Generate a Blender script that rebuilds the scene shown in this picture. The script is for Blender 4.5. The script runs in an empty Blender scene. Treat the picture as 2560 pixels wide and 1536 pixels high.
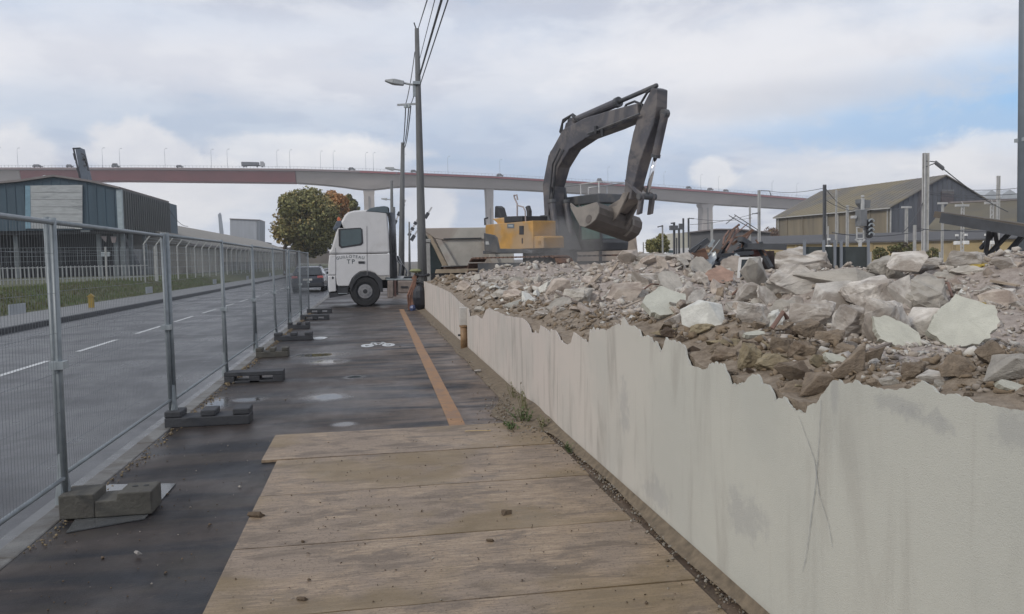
import bpy, bmesh, math, random
import numpy as np
from mathutils import Vector, Matrix, noise

# ------------------------------------------------------------------ camera, sky, sun, exposure
SC = bpy.context.scene
F = 2050.0                       # focal length in photo pixels (photo 2560 x 1536)
CAM = Vector((0, 0, 1.65))
PITCH, YAW, ROLL = math.radians(3.406), math.radians(9.607), 0.020
_f = Vector((math.sin(YAW) * math.cos(PITCH), math.cos(YAW) * math.cos(PITCH), -math.sin(PITCH)))
_r0 = Vector((math.cos(YAW), -math.sin(YAW), 0))
_u0 = _r0.cross(_f)
_r = _r0 * math.cos(ROLL) - _u0 * math.sin(ROLL)
_u = _u0 * math.cos(ROLL) + _r0 * math.sin(ROLL)
cam_data = bpy.data.cameras.new("camera")
cam = bpy.data.objects.new("camera", cam_data)
SC.collection.objects.link(cam)
cam.matrix_world = Matrix(((_r.x, _u.x, -_f.x, CAM.x), (_r.y, _u.y, -_f.y, CAM.y), (_r.z, _u.z, -_f.z, CAM.z), (0, 0, 0, 1)))
cam_data.sensor_width = 36
cam_data.lens = 36 * F / 2560
cam_data.clip_start = 0.05
cam_data.clip_end = 6000
SC.camera = cam

SUN_DIR = Vector((-0.72, -0.42, 0.55)).normalized()
SKY_STRENGTH = 0.1
world = bpy.data.worlds.new("World"); SC.world = world; world.use_nodes = True
SC.view_settings.view_transform = 'Standard'
SC.view_settings.look = 'None'
SC.view_settings.gamma = 1.0
SC.view_settings.exposure = 0.12
SC.view_settings.use_curve_mapping = False
sd = bpy.data.lights.new("sun", 'SUN'); sd.energy = 1.5; sd.angle = math.radians(10); sd.color = (1.0, 0.93, 0.82)
sun = bpy.data.objects.new("sun", sd); SC.collection.objects.link(sun)
sun.rotation_euler = SUN_DIR.to_track_quat('Z', 'Y').to_euler()
sun.location = (0, 0, 60)

def ray(px, py):
    return (_f + _r * ((px - 1280) / F) + _u * ((768 - py) / F))
def G(px, py, z=0.0):
    d = ray(px, py); t = (z - CAM.z) / d.z
    return CAM + d * t
def atY(px, py, Y):
    d = ray(px, py); return CAM + d * (Y / d.y)
def atX(px, py, X):
    d = ray(px, py); return CAM + d * (X / d.x)
def atD(px, py, D):
    return CAM + ray(px, py) * D

class NT:
    def __init__(s, nt): s.nt = nt; s.n = nt.nodes; s.l = nt.links
    def add(s, t, **kw):
        nd = s.n.new(t)
        for k, v in kw.items():
            if k == 'inp':
                for a, b in v.items():
                    if hasattr(b, 'is_output') or isinstance(b, bpy.types.NodeSocket): s.l.new(b, nd.inputs[a])
                    else: nd.inputs[a].default_value = b
            else: setattr(nd, k, v)
        return nd
    def math(s, op, a, b=None, c=None, clamp=False):
        nd = s.n.new('ShaderNodeMath'); nd.operation = op; nd.use_clamp = clamp
        for i, v in enumerate((a, b, c)):
            if v is None: continue
            if isinstance(v, bpy.types.NodeSocket): s.l.new(v, nd.inputs[i])
            else: nd.inputs[i].default_value = v
        return nd.outputs[0]
    def vmath(s, op, a, b=None, out=0):
        nd = s.n.new('ShaderNodeVectorMath'); nd.operation = op
        for i, v in enumerate((a, b)):
            if v is None: continue
            if isinstance(v, bpy.types.NodeSocket): s.l.new(v, nd.inputs[i])
            else: nd.inputs[i].default_value = v
        return nd.outputs[out]
    def ramp(s, fac, stops, interp='LINEAR'):
        nd = s.n.new('ShaderNodeValToRGB'); cr = nd.color_ramp; cr.interpolation = interp
        while len(cr.elements) < len(stops): cr.elements.new(0.5)
        for e, (p, c) in zip(cr.elements, stops):
            e.position = p; e.color = (c[0], c[1], c[2], 1) if hasattr(c, '__len__') else (c, c, c, 1)
        s.l.new(fac, nd.inputs[0]); return nd.outputs[0]
    def mix(s, fac, a, b, mode='MIX'):
        nd = s.n.new('ShaderNodeMix'); nd.data_type = 'RGBA'; nd.blend_type = mode
        for i, v in ((0, fac), (6, a), (7, b)):
            if isinstance(v, bpy.types.NodeSocket): s.l.new(v, nd.inputs[i])
            elif i == 0: nd.inputs[0].default_value = v
            else: nd.inputs[i].default_value = (v[0], v[1], v[2], 1)
        return nd.outputs[2]
    def noise(s, vec, scale, detail=4, rough=0.55, dist=0.0, out=0):
        nd = s.n.new('ShaderNodeTexNoise'); nd.inputs['Scale'].default_value = scale
        nd.inputs['Detail'].default_value = detail; nd.inputs['Roughness'].default_value = rough
        nd.inputs['Distortion'].default_value = dist
        if vec is not None: s.l.new(vec, nd.inputs['Vector'])
        return nd.outputs[out]
    def smooth(s, v, a, b, lo=0.0, hi=1.0):
        nd = s.n.new('ShaderNodeMapRange'); nd.interpolation_type = 'SMOOTHSTEP'
        s.l.new(v, nd.inputs[0])
        for i, x in ((1, a), (2, b), (3, lo), (4, hi)): nd.inputs[i].default_value = x
        return nd.outputs[0]

def build_sky():
    w = NT(world.node_tree); w.n.clear()
    out = w.add('ShaderNodeOutputWorld'); bg = w.add('ShaderNodeBackground')
    bg.inputs['Strength'].default_value = SKY_STRENGTH
    w.l.new(bg.outputs[0], out.inputs[0])
    sky = w.add('ShaderNodeTexSky'); sky.sky_type = 'NISHITA'; sky.sun_disc = False
    sky.sun_elevation = math.asin(SUN_DIR.z)
    sky.sun_rotation = math.atan2(SUN_DIR.x, SUN_DIR.y)
    sky.dust_density = 1.5
    tc = w.add('ShaderNodeTexCoord').outputs['Generated']
    sep = w.add('ShaderNodeSeparateXYZ', inp={0: tc})
    # stratified clouds: project the direction onto a cloud layer
    zz = w.math('ADD', w.math('MAXIMUM', sep.outputs[2], 0.0), 0.16)
    cx = w.math('DIVIDE', sep.outputs[0], zz); cy = w.math('DIVIDE', sep.outputs[1], zz)
    comb = w.add('ShaderNodeCombineXYZ', inp={0: cx, 1: cy, 2: 3.3}).outputs[0]
    n1 = w.noise(comb, 0.75, 7, 0.5, 0.25)
    n2 = w.noise(comb, 2.6, 6, 0.55, 0.2)
    sc = w.vmath('MULTIPLY', tc, (1, 1, 1.9))
    n3 = w.noise(sc, 10.0, 9, 0.62, 0.3)      # billow edges, low clouds
    n4 = w.noise(sc, 3.6, 7, 0.6, 0.3)
    def spot(px, py, rx, ry, jitter=0.5, soft=0.5):
        d = ray(px, py).normalized()
        az = math.atan2(d.x, d.y); el = math.asin(d.z)
        a = w.math('ARCTAN2', sep.outputs[0], sep.outputs[1])
        e = w.math('ARCSINE', sep.outputs[2])
        dx = w.math('DIVIDE', w.math('SUBTRACT', a, az), rx / F)
        dy = w.math('DIVIDE', w.math('SUBTRACT', e, el), ry / F)
        r = w.math('SQRT', w.math('ADD', w.math('MULTIPLY', dx, dx), w.math('MULTIPLY', dy, dy)))
        r = w.math('ADD', r, w.math('MULTIPLY', w.math('SUBTRACT', n3, 0.5), jitter * 4))
        return w.smooth(r, 1.0 + soft, 1.0 - soft, 0, 1)
    blue = (0.34, 0.50, 0.72); grey = (0.43, 0.52, 0.67); mauve = (0.55, 0.59, 0.69); white = (0.86, 0.86, 0.88)
    t = w.math('ADD', w.math('MULTIPLY', n1, 0.6), w.math('MULTIPLY', n2, 0.4))
    base = w.ramp(t, [(0.38, grey), (0.46, mauve), (0.52, (0.70, 0.73, 0.80)), (0.62, (0.87, 0.87, 0.90))], 'EASE')
    for (px, py, rx, ry, col, amt, jit, so) in [
        (330, 300, 620, 70, (0.46, 0.57, 0.72), 0.6, 0.35, 0.6),
        (1330, 360, 420, 130, (0.44, 0.55, 0.72), 0.6, 0.45, 0.6),
        (1250, 560, 400, 80, (0.50, 0.58, 0.72), 0.6, 0.4, 0.7),
        (850, 560, 300, 60, (0.50, 0.60, 0.74), 0.5, 0.3, 0.7),
        (2540, 230, 420, 95, (0.27, 0.55, 0.90), 1.0, 0.5, 0.5), (2300, 300, 300, 45, (0.33, 0.56, 0.84), 0.8, 0.5, 0.6),
        (2150, 330, 520, 45, (0.44, 0.58, 0.78), 0.55, 0.5, 0.7),
        (1750, 470, 350, 45, (0.42, 0.55, 0.74), 0.6, 0.4, 0.6),
        (1180, 110, 330, 60, (0.52, 0.63, 0.80), 0.45, 0.5, 0.8),
        (180, 30, 420, 40, (0.50, 0.62, 0.80), 0.5, 0.5, 0.8),
        (2300, 20, 350, 50, (0.55, 0.66, 0.82), 0.5, 0.5, 0.8),
        (600, 150, 700, 90, (0.78, 0.79, 0.84), 0.6, 0.5, 0.8),
        (1950, 150, 480, 110, (0.84, 0.84, 0.87), 0.8, 0.5, 0.7),
        (2050, 240, 480, 40, (0.60, 0.62, 0.68), 0.6, 0.5, 0.7)]:
        base = w.mix(w.math('MULTIPLY', spot(px, py, rx, ry, jit, so), amt), base, col)
    cum_col = w.ramp(n4, [(0.35, (0.62, 0.65, 0.73)), (0.62, (0.90, 0.895, 0.90))])
    for (px, py, rx, ry, amt) in [(40, 400, 75, 70, .95), (360, 400, 120, 75, 1.0), (470, 425, 95, 40, .9), (740, 380, 210, 50, .65),
                                  (900, 400, 150, 40, .75), (430, 500, 140, 55, .8), (560, 480, 330, 45, .5), (1080, 520, 60, 70, .9), (1790, 440, 55, 40, .75),
                                  (1990, 450, 190, 36, .5), (2450, 400, 110, 60, .7), (2180, 430, 160, 40, .35), (1150, 640, 900, 60, .4), (2350, 600, 500, 70, .3)]:
        base = w.mix(w.math('MULTIPLY', spot(px, py, rx, ry, 0.60, 0.26), amt), base, cum_col)
    # below the horizon: pale haze colour
    cloud = w.vmath('MULTIPLY', base, (1 / SKY_STRENGTH,) * 3)
    gap = w.smooth(t, 0.30, 0.42, 0.35, 0.0)
    col = w.mix(gap, cloud, sky.outputs[0])
    lo = w.smooth(sep.outputs[2], -0.05, -0.005, 1.0, 0.0)
    col = w.mix(lo, col, (0.2 / SKY_STRENGTH, 0.2 / SKY_STRENGTH, 0.2 / SKY_STRENGTH))
    w.l.new(col, bg.inputs['Color'])
build_sky()

# ------------------------------------------------------------------ materials
MATS = {}
def mat(name, col, rough=0.7, var=0.25, scale=6.0, bump=0.15, metal=0.0, spec=0.5, col2=None, bscale=None, stretch=None, detail=5, rnd=0.0, dirt=None, emit=0):
    if name in MATS: return MATS[name]
    m = bpy.data.materials.new(name); m.use_nodes = True
    w = NT(m.node_tree); b = w.n['Principled BSDF']
    tc = w.add('ShaderNodeTexCoord').outputs['Object']
    if rnd:   # each piece gets its own patch of the pattern
        oi = w.add('ShaderNodeObjectInfo')
        tc = w.vmath('ADD', tc, w.vmath('MULTIPLY', w.add('ShaderNodeCombineXYZ', inp={0: oi.outputs['Random'], 1: oi.outputs['Random'], 2: oi.outputs['Random']}).outputs[0], (37, 91, 53)))
    v = w.vmath('MULTIPLY', tc, stretch) if stretch else tc
    n = w.noise(v, scale, detail, 0.6)
    c2 = col2 or tuple(c * (1 - var) for c in col)
    c1 = tuple(min(1, c * (1 + var * 0.5)) for c in col)
    out = w.ramp(n, [(0.3, c2), (0.68, c1)])
    if dirt:
        n5 = w.noise(v, scale * 0.31, 5, 0.65, 0.6)
        out = w.mix(w.smooth(n5, dirt[1], dirt[1] + 0.15, 0, dirt[2]), out, dirt[0])
    if rnd:
        hv = w.add('ShaderNodeHueSaturation', inp={'Color': out, 'Value': w.math('ADD', w.math('MULTIPLY', oi.outputs['Random'], rnd * 2), 1 - rnd)})
        out = hv.outputs[0]
    w.l.new(out, b.inputs['Base Color'])
    b.inputs['Roughness'].default_value = rough
    w.l.new(w.smooth(n, 0.3, 0.7, max(0, rough - 0.08), min(1, rough + 0.08)), b.inputs['Roughness'])
    b.inputs['Metallic'].default_value = metal
    b.inputs['Specular IOR Level'].default_value = spec
    if bump:
        n2 = w.noise(v, bscale or scale * 5, 6, 0.65)
        bp = w.add('ShaderNodeBump'); bp.inputs['Strength'].default_value = bump
        bp.inputs['Distance'].default_value = 0.02
        w.l.new(n2, bp.inputs['Height']); w.l.new(bp.outputs[0], b.inputs['Normal'])
    MATS[name] = m
    return m
def glass(name, col=(0.05, 0.08, 0.09), rough=0.05):
    if name in MATS: return MATS[name]
    m = mat(name, col, rough, 0.3, 2.0, 0, 0, 0.8); return m

# ------------------------------------------------------------------ mesh helpers
class MB:
    def __init__(s): s.v = []; s.f = []; s.mi = []; s.cur = 0
    def poly(s, pts, faces):
        o = len(s.v); s.v += [tuple(p) for p in pts]
        for f in faces: s.f.append([i + o for i in f]); s.mi.append(s.cur)
    def box(s, c, size, R=None):
        hx, hy, hz = size[0] / 2, size[1] / 2, size[2] / 2
        P = [Vector((x, y, z)) for x in (-hx, hx) for y in (-hy, hy) for z in (-hz, hz)]
        if R is not None: P = [R @ p for p in P]
        c = Vector(c)
        s.poly([p + c for p in P], [(0, 1, 3, 2), (4, 6, 7, 5), (0, 4, 5, 1), (2, 3, 7, 6), (0, 2, 6, 4), (1, 5, 7, 3)])
        return s
    def box2(s, a, b):
        return s.box([(a[i] + b[i]) / 2 for i in range(3)], [abs(b[i] - a[i]) for i in range(3)])
    def beam(s, p, q, w, h, up=(0, 0, 1), w2=None, h2=None):
        p, q = Vector(p), Vector(q); d = (q - p).normalized(); up = Vector(up)
        if abs(d.dot(up)) > 0.98: up = Vector((0, 1, 0)) if abs(d.y) < 0.9 else Vector((1, 0, 0))
        sx = d.cross(up).normalized(); sz = sx.cross(d).normalized()
        w2 = w if w2 is None else w2; h2 = h if h2 is None else h2
        P = []
        for o, ww, hh in ((p, w, h), (q, w2, h2)):
            for a, b in ((-1, -1), (1, -1), (1, 1), (-1, 1)): P.append(o + sx * a * ww / 2 + sz * b * hh / 2)
        s.poly(P, [(3, 2, 1, 0), (4, 5, 6, 7), (0, 1, 5, 4), (1, 2, 6, 5), (2, 3, 7, 6), (3, 0, 4, 7)])
        return s
    def tube(s, pts, r, n=8, cap=True):
        pts = [Vector(p) for p in pts]
        rs = r if hasattr(r, '__len__') else [r] * len(pts)
        rings = []; prev = None
        for i, p in enumerate(pts):
            d = (pts[min(i + 1, len(pts) - 1)] - pts[max(i - 1, 0)]).normalized()
            if prev is None:
                a = Vector((0, 0, 1)) if abs(d.z) < 0.9 else Vector((1, 0, 0))
                x = d.cross(a).normalized()
            else:
                x = (prev - d * prev.dot(d)).normalized()
            prev = x; y = d.cross(x)
            rings.append([p + (x * math.cos(2 * math.pi * k / n) + y * math.sin(2 * math.pi * k / n)) * rs[i] for k in range(n)])
        P = [q for rg in rings for q in rg]; Fc = []
        for i in range(len(pts) - 1):
            for k in range(n):
                a = i * n + k; b = i * n + (k + 1) % n
                Fc.append((a, b, b + n, a + n))
        if cap:
            Fc.append(tuple(range(n - 1, -1, -1))); Fc.append(tuple((len(pts) - 1) * n + k for k in range(n)))
        s.poly(P, Fc); return s
    def cyl(s, c, r, h, axis='Z', n=20, r2=None):
        a = {'X': Vector((1, 0, 0)), 'Y': Vector((0, 1, 0)), 'Z': Vector((0, 0, 1))}[axis]
        c = Vector(c); return s.tube([c - a * h / 2, c + a * h / 2], [r, r if r2 is None else r2], n)
    def prism(s, poly, a, b, fn):
        """poly: list of (u,v); fn(u,v,w)->point ; extruded w from a to b"""
        n = len(poly)
        P = [fn(u, v, a) for u, v in poly] + [fn(u, v, b) for u, v in poly]
        Fc = [tuple(range(n - 1, -1, -1)), tuple(range(n, 2 * n))]
        Fc += [(i, (i + 1) % n, n + (i + 1) % n, n + i) for i in range(n)]
        s.poly(P, Fc); return s
    def sphere(s, c, r, n=10, sc=(1, 1, 1)):
        P = []; Fc = []; c = Vector(c)
        for i in range(n // 2 + 1):
            th = math.pi * i / (n // 2)
            for k in range(n):
                ph = 2 * math.pi * k / n
                P.append(c + Vector((math.sin(th) * math.cos(ph) * sc[0], math.sin(th) * math.sin(ph) * sc[1], math.cos(th) * sc[2])) * r)
        for i in range(n // 2):
            for k in range(n):
                Fc.append((i * n + k, (i + 1) * n + k, (i + 1) * n + (k + 1) % n, i * n + (k + 1) % n))
        s.poly(P, Fc); return s
    def build(s, name, m, parent=None, smooth=False, bevel=0, loc=None):
        me = bpy.data.meshes.new(name); me.from_pydata(s.v, [], s.f); me.validate(verbose=False); 
        ms = m if isinstance(m, (list, tuple)) else [m]
        for x in ms: me.materials.append(x)
        if len(ms) > 1: me.polygons.foreach_set('material_index', s.mi[:len(me.polygons)])
        bm = bmesh.new(); bm.from_mesh(me); bmesh.ops.recalc_face_normals(bm, faces=bm.faces[:])
        if loc is not None: bmesh.ops.translate(bm, verts=bm.verts[:], vec=-Vector(loc))
        bm.to_mesh(me); bm.free()
        if smooth: me.shade_smooth()
        o = bpy.data.objects.new(name, me); SC.collection.objects.link(o)
        if loc is not None: o.location = loc
        if parent: o.parent = parent
        if bevel:
            bv = o.modifiers.new('bevel', 'BEVEL'); bv.width = bevel; bv.segments = 2; bv.limit_method = 'ANGLE'; bv.angle_limit = math.radians(35)
        if smooth and bevel == 0:
            pass
        return o
def tag(o, label=None, cat=None, group=None, kind=None):
    if label: o['label'] = label
    if cat: o['category'] = cat
    if group: o['group'] = group
    if kind: o['kind'] = kind
    return o
def thing(name, label, cat, loc=(0, 0, 0), rz=0, group=None):
    o = bpy.data.objects.new(name, None); SC.collection.objects.link(o)
    o.location = loc; o.rotation_euler = (0, 0, rz); o.empty_display_size = 0.2
    return tag(o, label, cat, group)
def copy_tree(o, parent=None):
    c = o.copy(); SC.collection.objects.link(c)
    if parent: c.parent = parent
    for ch in list(o.children): copy_tree(ch, c)
    return c
def rotz(a): return Matrix.Rotation(a, 3, 'Z')
def sm(x, a=0., b=1.):
    t = max(0., min(1., (x - a) / (b - a))); return t * t * (3 - 2 * t)

# common materials
M_conc = mat('concrete_grey', (0.36, 0.34, 0.32), 0.9, 0.3, 5, 0.5)
M_galv = mat('galvanised_steel', (0.36, 0.40, 0.42), 0.5, 0.2, 8, 0.05, 0.35, 0.5)
M_black = mat('black_rubber', (0.03, 0.032, 0.035), 0.75, 0.4, 6, 0.2)
M_dark = mat('dark_metal', (0.05, 0.055, 0.065), 0.6, 0.4, 5, 0.15)
M_rust = mat('rusty_metal', (0.16, 0.09, 0.06), 0.85, 0.5, 6, 0.3, col2=(0.07, 0.05, 0.045))
M_wood = mat('weathered_wood', (0.20, 0.16, 0.13), 0.9, 0.4, 3, 0.3, stretch=(1, 1, 8))
# ================================================================== SETTING
random.seed(7)
M_asph_road = None
def asphalt(name, base, spots, brown, rlo=0.22, rhi=0.5):
    m = bpy.data.materials.new(name); m.use_nodes = True
    w = NT(m.node_tree); b = w.n['Principled BSDF']
    pos = w.add('ShaderNodeTexCoord').outputs['Object']
    n1 = w.noise(pos, 0.55, 5, 0.6, 0.3); n2 = w.noise(pos, 3.0, 5, 0.65); n3 = w.noise(pos, 90, 3, 0.7)
    long_ = w.noise(w.vmath('MULTIPLY', pos, (1.4, 0.22, 1)), 1.3, 6, 0.6, 0.2)
    col = w.ramp(n3, [(0.3, tuple(c * 0.55 for c in base)), (0.7, tuple(c * 1.5 for c in base))])
    col = w.mix(w.smooth(n2, 0.45, 0.7, 0, 0.5), col, tuple(c * 2.0 for c in base))
    if brown:   # mud trodden and washed over the surface, stronger towards the wall
        sx = w.add('ShaderNodeSeparateXYZ', inp={0: pos})
        k = w.smooth(sx.outputs[0], -1.4, 1.9, 0.0, 1.0)
        lat = w.noise(w.vmath('MULTIPLY', pos, (0.35, 1.6, 1)), 1.6, 6, 0.62, 0.4)
        msk = w.math('MULTIPLY', w.smooth(lat, 0.36, 0.60), w.math('ADD', w.math('MULTIPLY', k, 0.8), 0.22), clamp=True)
        edge = w.smooth(w.math('ADD', sx.outputs[0], w.math('MULTIPLY', n2, 0.9)), 1.45, 2.1, 0, 0.9)
        msk = w.math('MAXIMUM', msk, edge)
        col = w.mix(msk, col, w.ramp(n2, [(0.3, (0.10, 0.074, 0.055)), (0.7, (0.22, 0.165, 0.125))]))
        # pale trodden splashes
        n6 = w.noise(w.vmath('MULTIPLY', pos, (1, 2, 1)), 5, 5, 0.7)
        col = w.mix(w.smooth(n6, 0.60, 0.70, 0, 0.4), col, (0.11, 0.09, 0.07))
        n7 = w.noise(w.vmath('MULTIPLY', pos, (1, 1.5, 1)), 1.4, 7, 0.72, .6)
        col = w.mix(w.smooth(n7, 0.50, 0.62, 0, 0.4), col, (0.048, 0.042, 0.034))
    w.l.new(col, b.inputs['Base Color'])
    rough = w.math('ADD', w.smooth(n1, 0.35, 0.65, rlo, rhi), w.math('MULTIPLY', w.math('SUBTRACT', long_, 0.5), 0.35))
    bstr = 0.35
    wet = None
    for (cx, cy, rx, ry) in spots:
        d = w.vmath('MULTIPLY', w.vmath('SUBTRACT', pos, (cx, cy, 0)), (1 / rx, 1 / ry, 0))
        r = w.vmath('LENGTH', d, out=1)
        r = w.math('ADD', r, w.math('MULTIPLY', w.math('SUBTRACT', n2, 0.5), 1.4))
        q = w.smooth(r, 1.6, 0.5)
        wet = q if wet is None else w.math('MAXIMUM', wet, q)
    if wet is None: wet = w.smooth(n1, 0.66, 0.72)
    rough = w.math('MULTIPLY', rough, w.math('SUBTRACT', 1.0, w.math('MULTIPLY', wet, 0.93)), clamp=True)
    w.l.new(rough, b.inputs['Roughness'])
    bp = w.add('ShaderNodeBump', inp={'Height': w.math('ADD', n3, w.math('MULTIPLY', n2, 0.6))}); bp.inputs['Distance'].default_value = 0.006
    w.l.new(w.math('MULTIPLY', w.math('SUBTRACT', 1.0, wet), bstr), bp.inputs['Strength'])
    w.l.new(bp.outputs[0], b.inputs['Normal'])
    b.inputs['Specular IOR Level'].default_value = 0.22 if brown else 0.5
    MATS[name] = m
    return m
spots = []
for (px, py, wx, wy) in [(815, 993, 50, 7), (862, 1061, 25, 5), (540, 1012, 28, 14), (818, 905, 42, 6), (800, 888, 60, 5), (885, 943, 22, 3), (470, 998, 40, 6), (620, 1000, 40, 5)]:
    c = G(px, py); e = G(px + wx, py); t = G(px, py - wy)
    spots.append((c.x, c.y, max(0.04, abs(e.x - c.x)), max(0.08, abs(t.y - c.y))))
M_road = asphalt('wet_road_asphalt', (0.036, 0.038, 0.044), [], False, 0.28, 0.46)
M_pave = asphalt('wet_dark_pavement', (0.013, 0.014, 0.018), spots, True, 0.34, 0.62)
M_ground = mat('yard_ground', (0.16, 0.145, 0.125), 0.95, 0.4, 0.25, 0.3)

def sheet(name, x0, x1, y0, y1, z, m, cuts=1, kind='structure', thick=None):
    b = MB()
    if thick: b.box2((x0, y0, z - thick), (x1, y1, z))
    else:
        n = cuts
        b.poly([(x0 + (x1 - x0) * i / n, y0 + (y1 - y0) * j / n, z) for j in range(n + 1) for i in range(n + 1)],
               [(j * (n + 1) + i, j * (n + 1) + i + 1, (j + 1) * (n + 1) + i + 1, (j + 1) * (n + 1) + i) for j in range(n) for i in range(n)])
    return tag(b.build(name, m), kind=kind)
KX = -2.21; FKX = -9.5
sheet('ground', -900, 900, -60, 950, -0.12, M_ground)
sheet('road', FKX, KX, -20, 420, -0.06, M_road, thick=0.05)
sheet('pavement', KX + 0.16, 1.672, -8, 60, 0.0, M_pave, thick=0.11)
# kerbs: separate stones
M_kerb = mat('kerb_concrete', (0.15, 0.15, 0.145), 0.6, 0.4, 7, 0.3, dirt=((0.07, 0.06, 0.05), 0.45, 0.7), rnd=0.12)
kb = thing('kerb', 'pale grey concrete kerb stones running along the fence side of the road', 'kerb', (0, 0, 0)); kb['kind'] = 'structure'
del kb['category']
m0 = None
for i in range(34):
    y = -1.0 + i * 1.0
    if m0 is None:
        b = MB(); b.box((0, 0, 0), (0.155, 0.988, 0.13)); o = b.build('kerb_stone', M_kerb, kb, bevel=0.012); m0 = o
    else:
        o = m0.copy(); SC.collection.objects.link(o)
    o.location = (KX + 0.0785, y + 0.5, -0.057 + random.uniform(-0.003, 0.003))
b = MB(); b.box2((KX + 0.003, 33, -0.1), (KX + 0.157, 300, 0.008)); b.build('kerb_run', M_kerb, kb)
# gutter strip, pale and wet
M_gut = mat('wet_gutter', (0.06, 0.063, 0.067), 0.3, 0.4, 3, 0.1, spec=0.6)
sheet('gutter', KX - 0.16, KX, -20, 300, -0.056, M_gut)
# far side
M_kerbd = mat('dark_kerb', (0.045, 0.048, 0.055), 0.6, 0.4, 4, 0.3)
M_walk = mat('grey_footpath', (0.13, 0.135, 0.14), 0.5, 0.3, 1.2, 0.2, bscale=60)
tag(MB().box2((FKX - 0.16, -20, -0.1), (FKX, 420, 0.10)).build('far_kerb', M_kerbd, bevel=0.02), kind='structure')
sheet('footpath', -12.0, FKX - 0.163, -20, 420, 0.085, M_walk, thick=0.1)
# lane marks
M_paint = mat('worn_white_paint', (0.52, 0.54, 0.55), 0.55, 0.35, 14, 0.1)
cl = thing('centre_line', 'broken white centre line of the road', 'line'); cl['kind'] = 'structure'; del cl['category']
ys = []
yy = 17.7 - 4.1 * 6
for k in range(34):
    b = MB(); b.poly([(-5.96, yy, -0.055), (-5.84, yy, -0.055), (-5.84, yy + 2.55, -0.055), (-5.96, yy + 2.55, -0.055)], [(0, 1, 2, 3)])
    b.build('dash', M_paint, cl); yy += 4.1
# orange cloth-like stripe on the pavement
M_or = mat('orange_paint', (0.30, 0.17, 0.085), 0.7, 0.3, 10, 0.12, dirt=((0.20, 0.13, 0.09), 0.48, 0.6))
b = MB(); N = 40; y0 = 7.7; y1 = 28.0
P = []
for i in range(N + 1):
    y = y0 + (y1 - y0) * i / N; x = 0.79 + 0.007 * (y - y0); wv = 0.012 * noise.noise((y * 0.7, 3, 0))
    P += [(x - 0.08 + wv, y, 0.004), (x + 0.08 + wv + 0.004 * noise.noise((y * 5, 1, 2)), y, 0.004)]
b.poly(P, [(2 * i, 2 * i + 1, 2 * i + 3, 2 * i + 2) for i in range(N)])
tag(b.build('orange_stripe', M_or), kind='structure')
# cycle symbols
def cycle(cx, cy, sc, squash):
    r = thing('cycle_symbol', 'painted white bicycle symbol on the dark pavement left of the orange stripe', 'road marking', (cx, cy, 0.0045))
    def ring(x, name):
        b = MB(); n = 24; P = []
        for k in range(n):
            a = 2 * math.pi * k / n
            P += [(x + math.cos(a) * .17 * sc, math.sin(a) * .17 * sc * squash, 0), (x + math.cos(a) * .06 * sc, math.sin(a) * .06 * sc * squash, 0)]
        b.poly(P, [(2 * k, 2 * ((k + 1) % n), 2 * ((k + 1) % n) + 1, 2 * k + 1) for k in range(n)])
        b.build(name, M_paint, r)
    ring(-0.27 * sc, 'wheel'); ring(0.27 * sc, 'wheel')
    b = MB()
    def bar(x1, y1, x2, y2, w=0.035):
        b.beam((x1 * sc, y1 * sc * squash, 0.001), (x2 * sc, y2 * sc * squash, 0.001), w * sc * 2, 0.002)
    bar(-.27, 0, -.12, .27); bar(-.12, .27, .16, .22); bar(.27, 0, .12, .33); bar(-.12, .27, 0.0, 0.02); bar(0, .02, .16, .24); bar(-.27, 0, 0, .02)
    bar(-.18, .32, -.06, .34)
    b.build('frame', M_paint, r)
c = G(945, 864); cycle(c.x, c.y, 0.75, 2.4)
c = G(800, 846)
b = MB(); P = [(math.cos(a) * .15 * (1 + .15 * math.sin(a * 5)), math.sin(a) * .32, 0) for a in [k * math.pi / 9 for k in range(18)]]
b.poly(P, [tuple(range(18))])
o = b.build('paint_patch', M_paint); o.location = (c.x, c.y, 0.0045); tag(o, 'round worn white paint patch beside a fence block near the truck', 'road marking')

# thin pale joint across the pavement
b = MB(); a_ = G(960, 1030); c_ = G(1290, 1011); b.poly([(a_.x, a_.y - .006, .0035), (c_.x, c_.y - .006, .0035), (c_.x, c_.y + .006, .0035), (a_.x, a_.y + .006, .0035)], [(0, 1, 2, 3)])
tag(b.build('pavement_joint', mat('joint_pale', (.12, .10, .085), .8, .4, 12, 0)), kind='structure')
# grass bank
M_grass = mat('grass_bank_ground', (0.055, 0.075, 0.030), 0.95, 0.4, 1.5, 0.5, col2=(0.075, 0.062, 0.030))
def bankz(x, y):
    t = sm(-x, 12.0, 15.2)
    return 0.09 + 0.64 * t + 0.05 * noise.noise((x * .6, y * .3, 0)) * sm(-x, 12.1, 12.8)
b = MB(); xs = [-12.0 - 0.45 * i for i in range(14)] + [-20, -40, -90]; ysg = [-10 + 1.5 * j for j in range(60)] + [80 + 12 * j for j in range(26)]
P = [(x, y, bankz(x, y)) for y in ysg for x in xs]; n = len(xs)
b.poly(P, [(j * n + i, j * n + i + 1, (j + 1) * n + i + 1, (j + 1) * n + i) for j in range(len(ysg) - 1) for i in range(n - 1)])
tag(b.build('grass_bank', M_grass, smooth=True), kind='structure')
M_blade = mat('grass_blades', (0.075, 0.125, 0.035), 0.8, 0.3, 0.9, 0, col2=(0.10, 0.078, 0.035))
rg = np.random.RandomState(3); nb = 26000
V = []; FF = []
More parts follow.
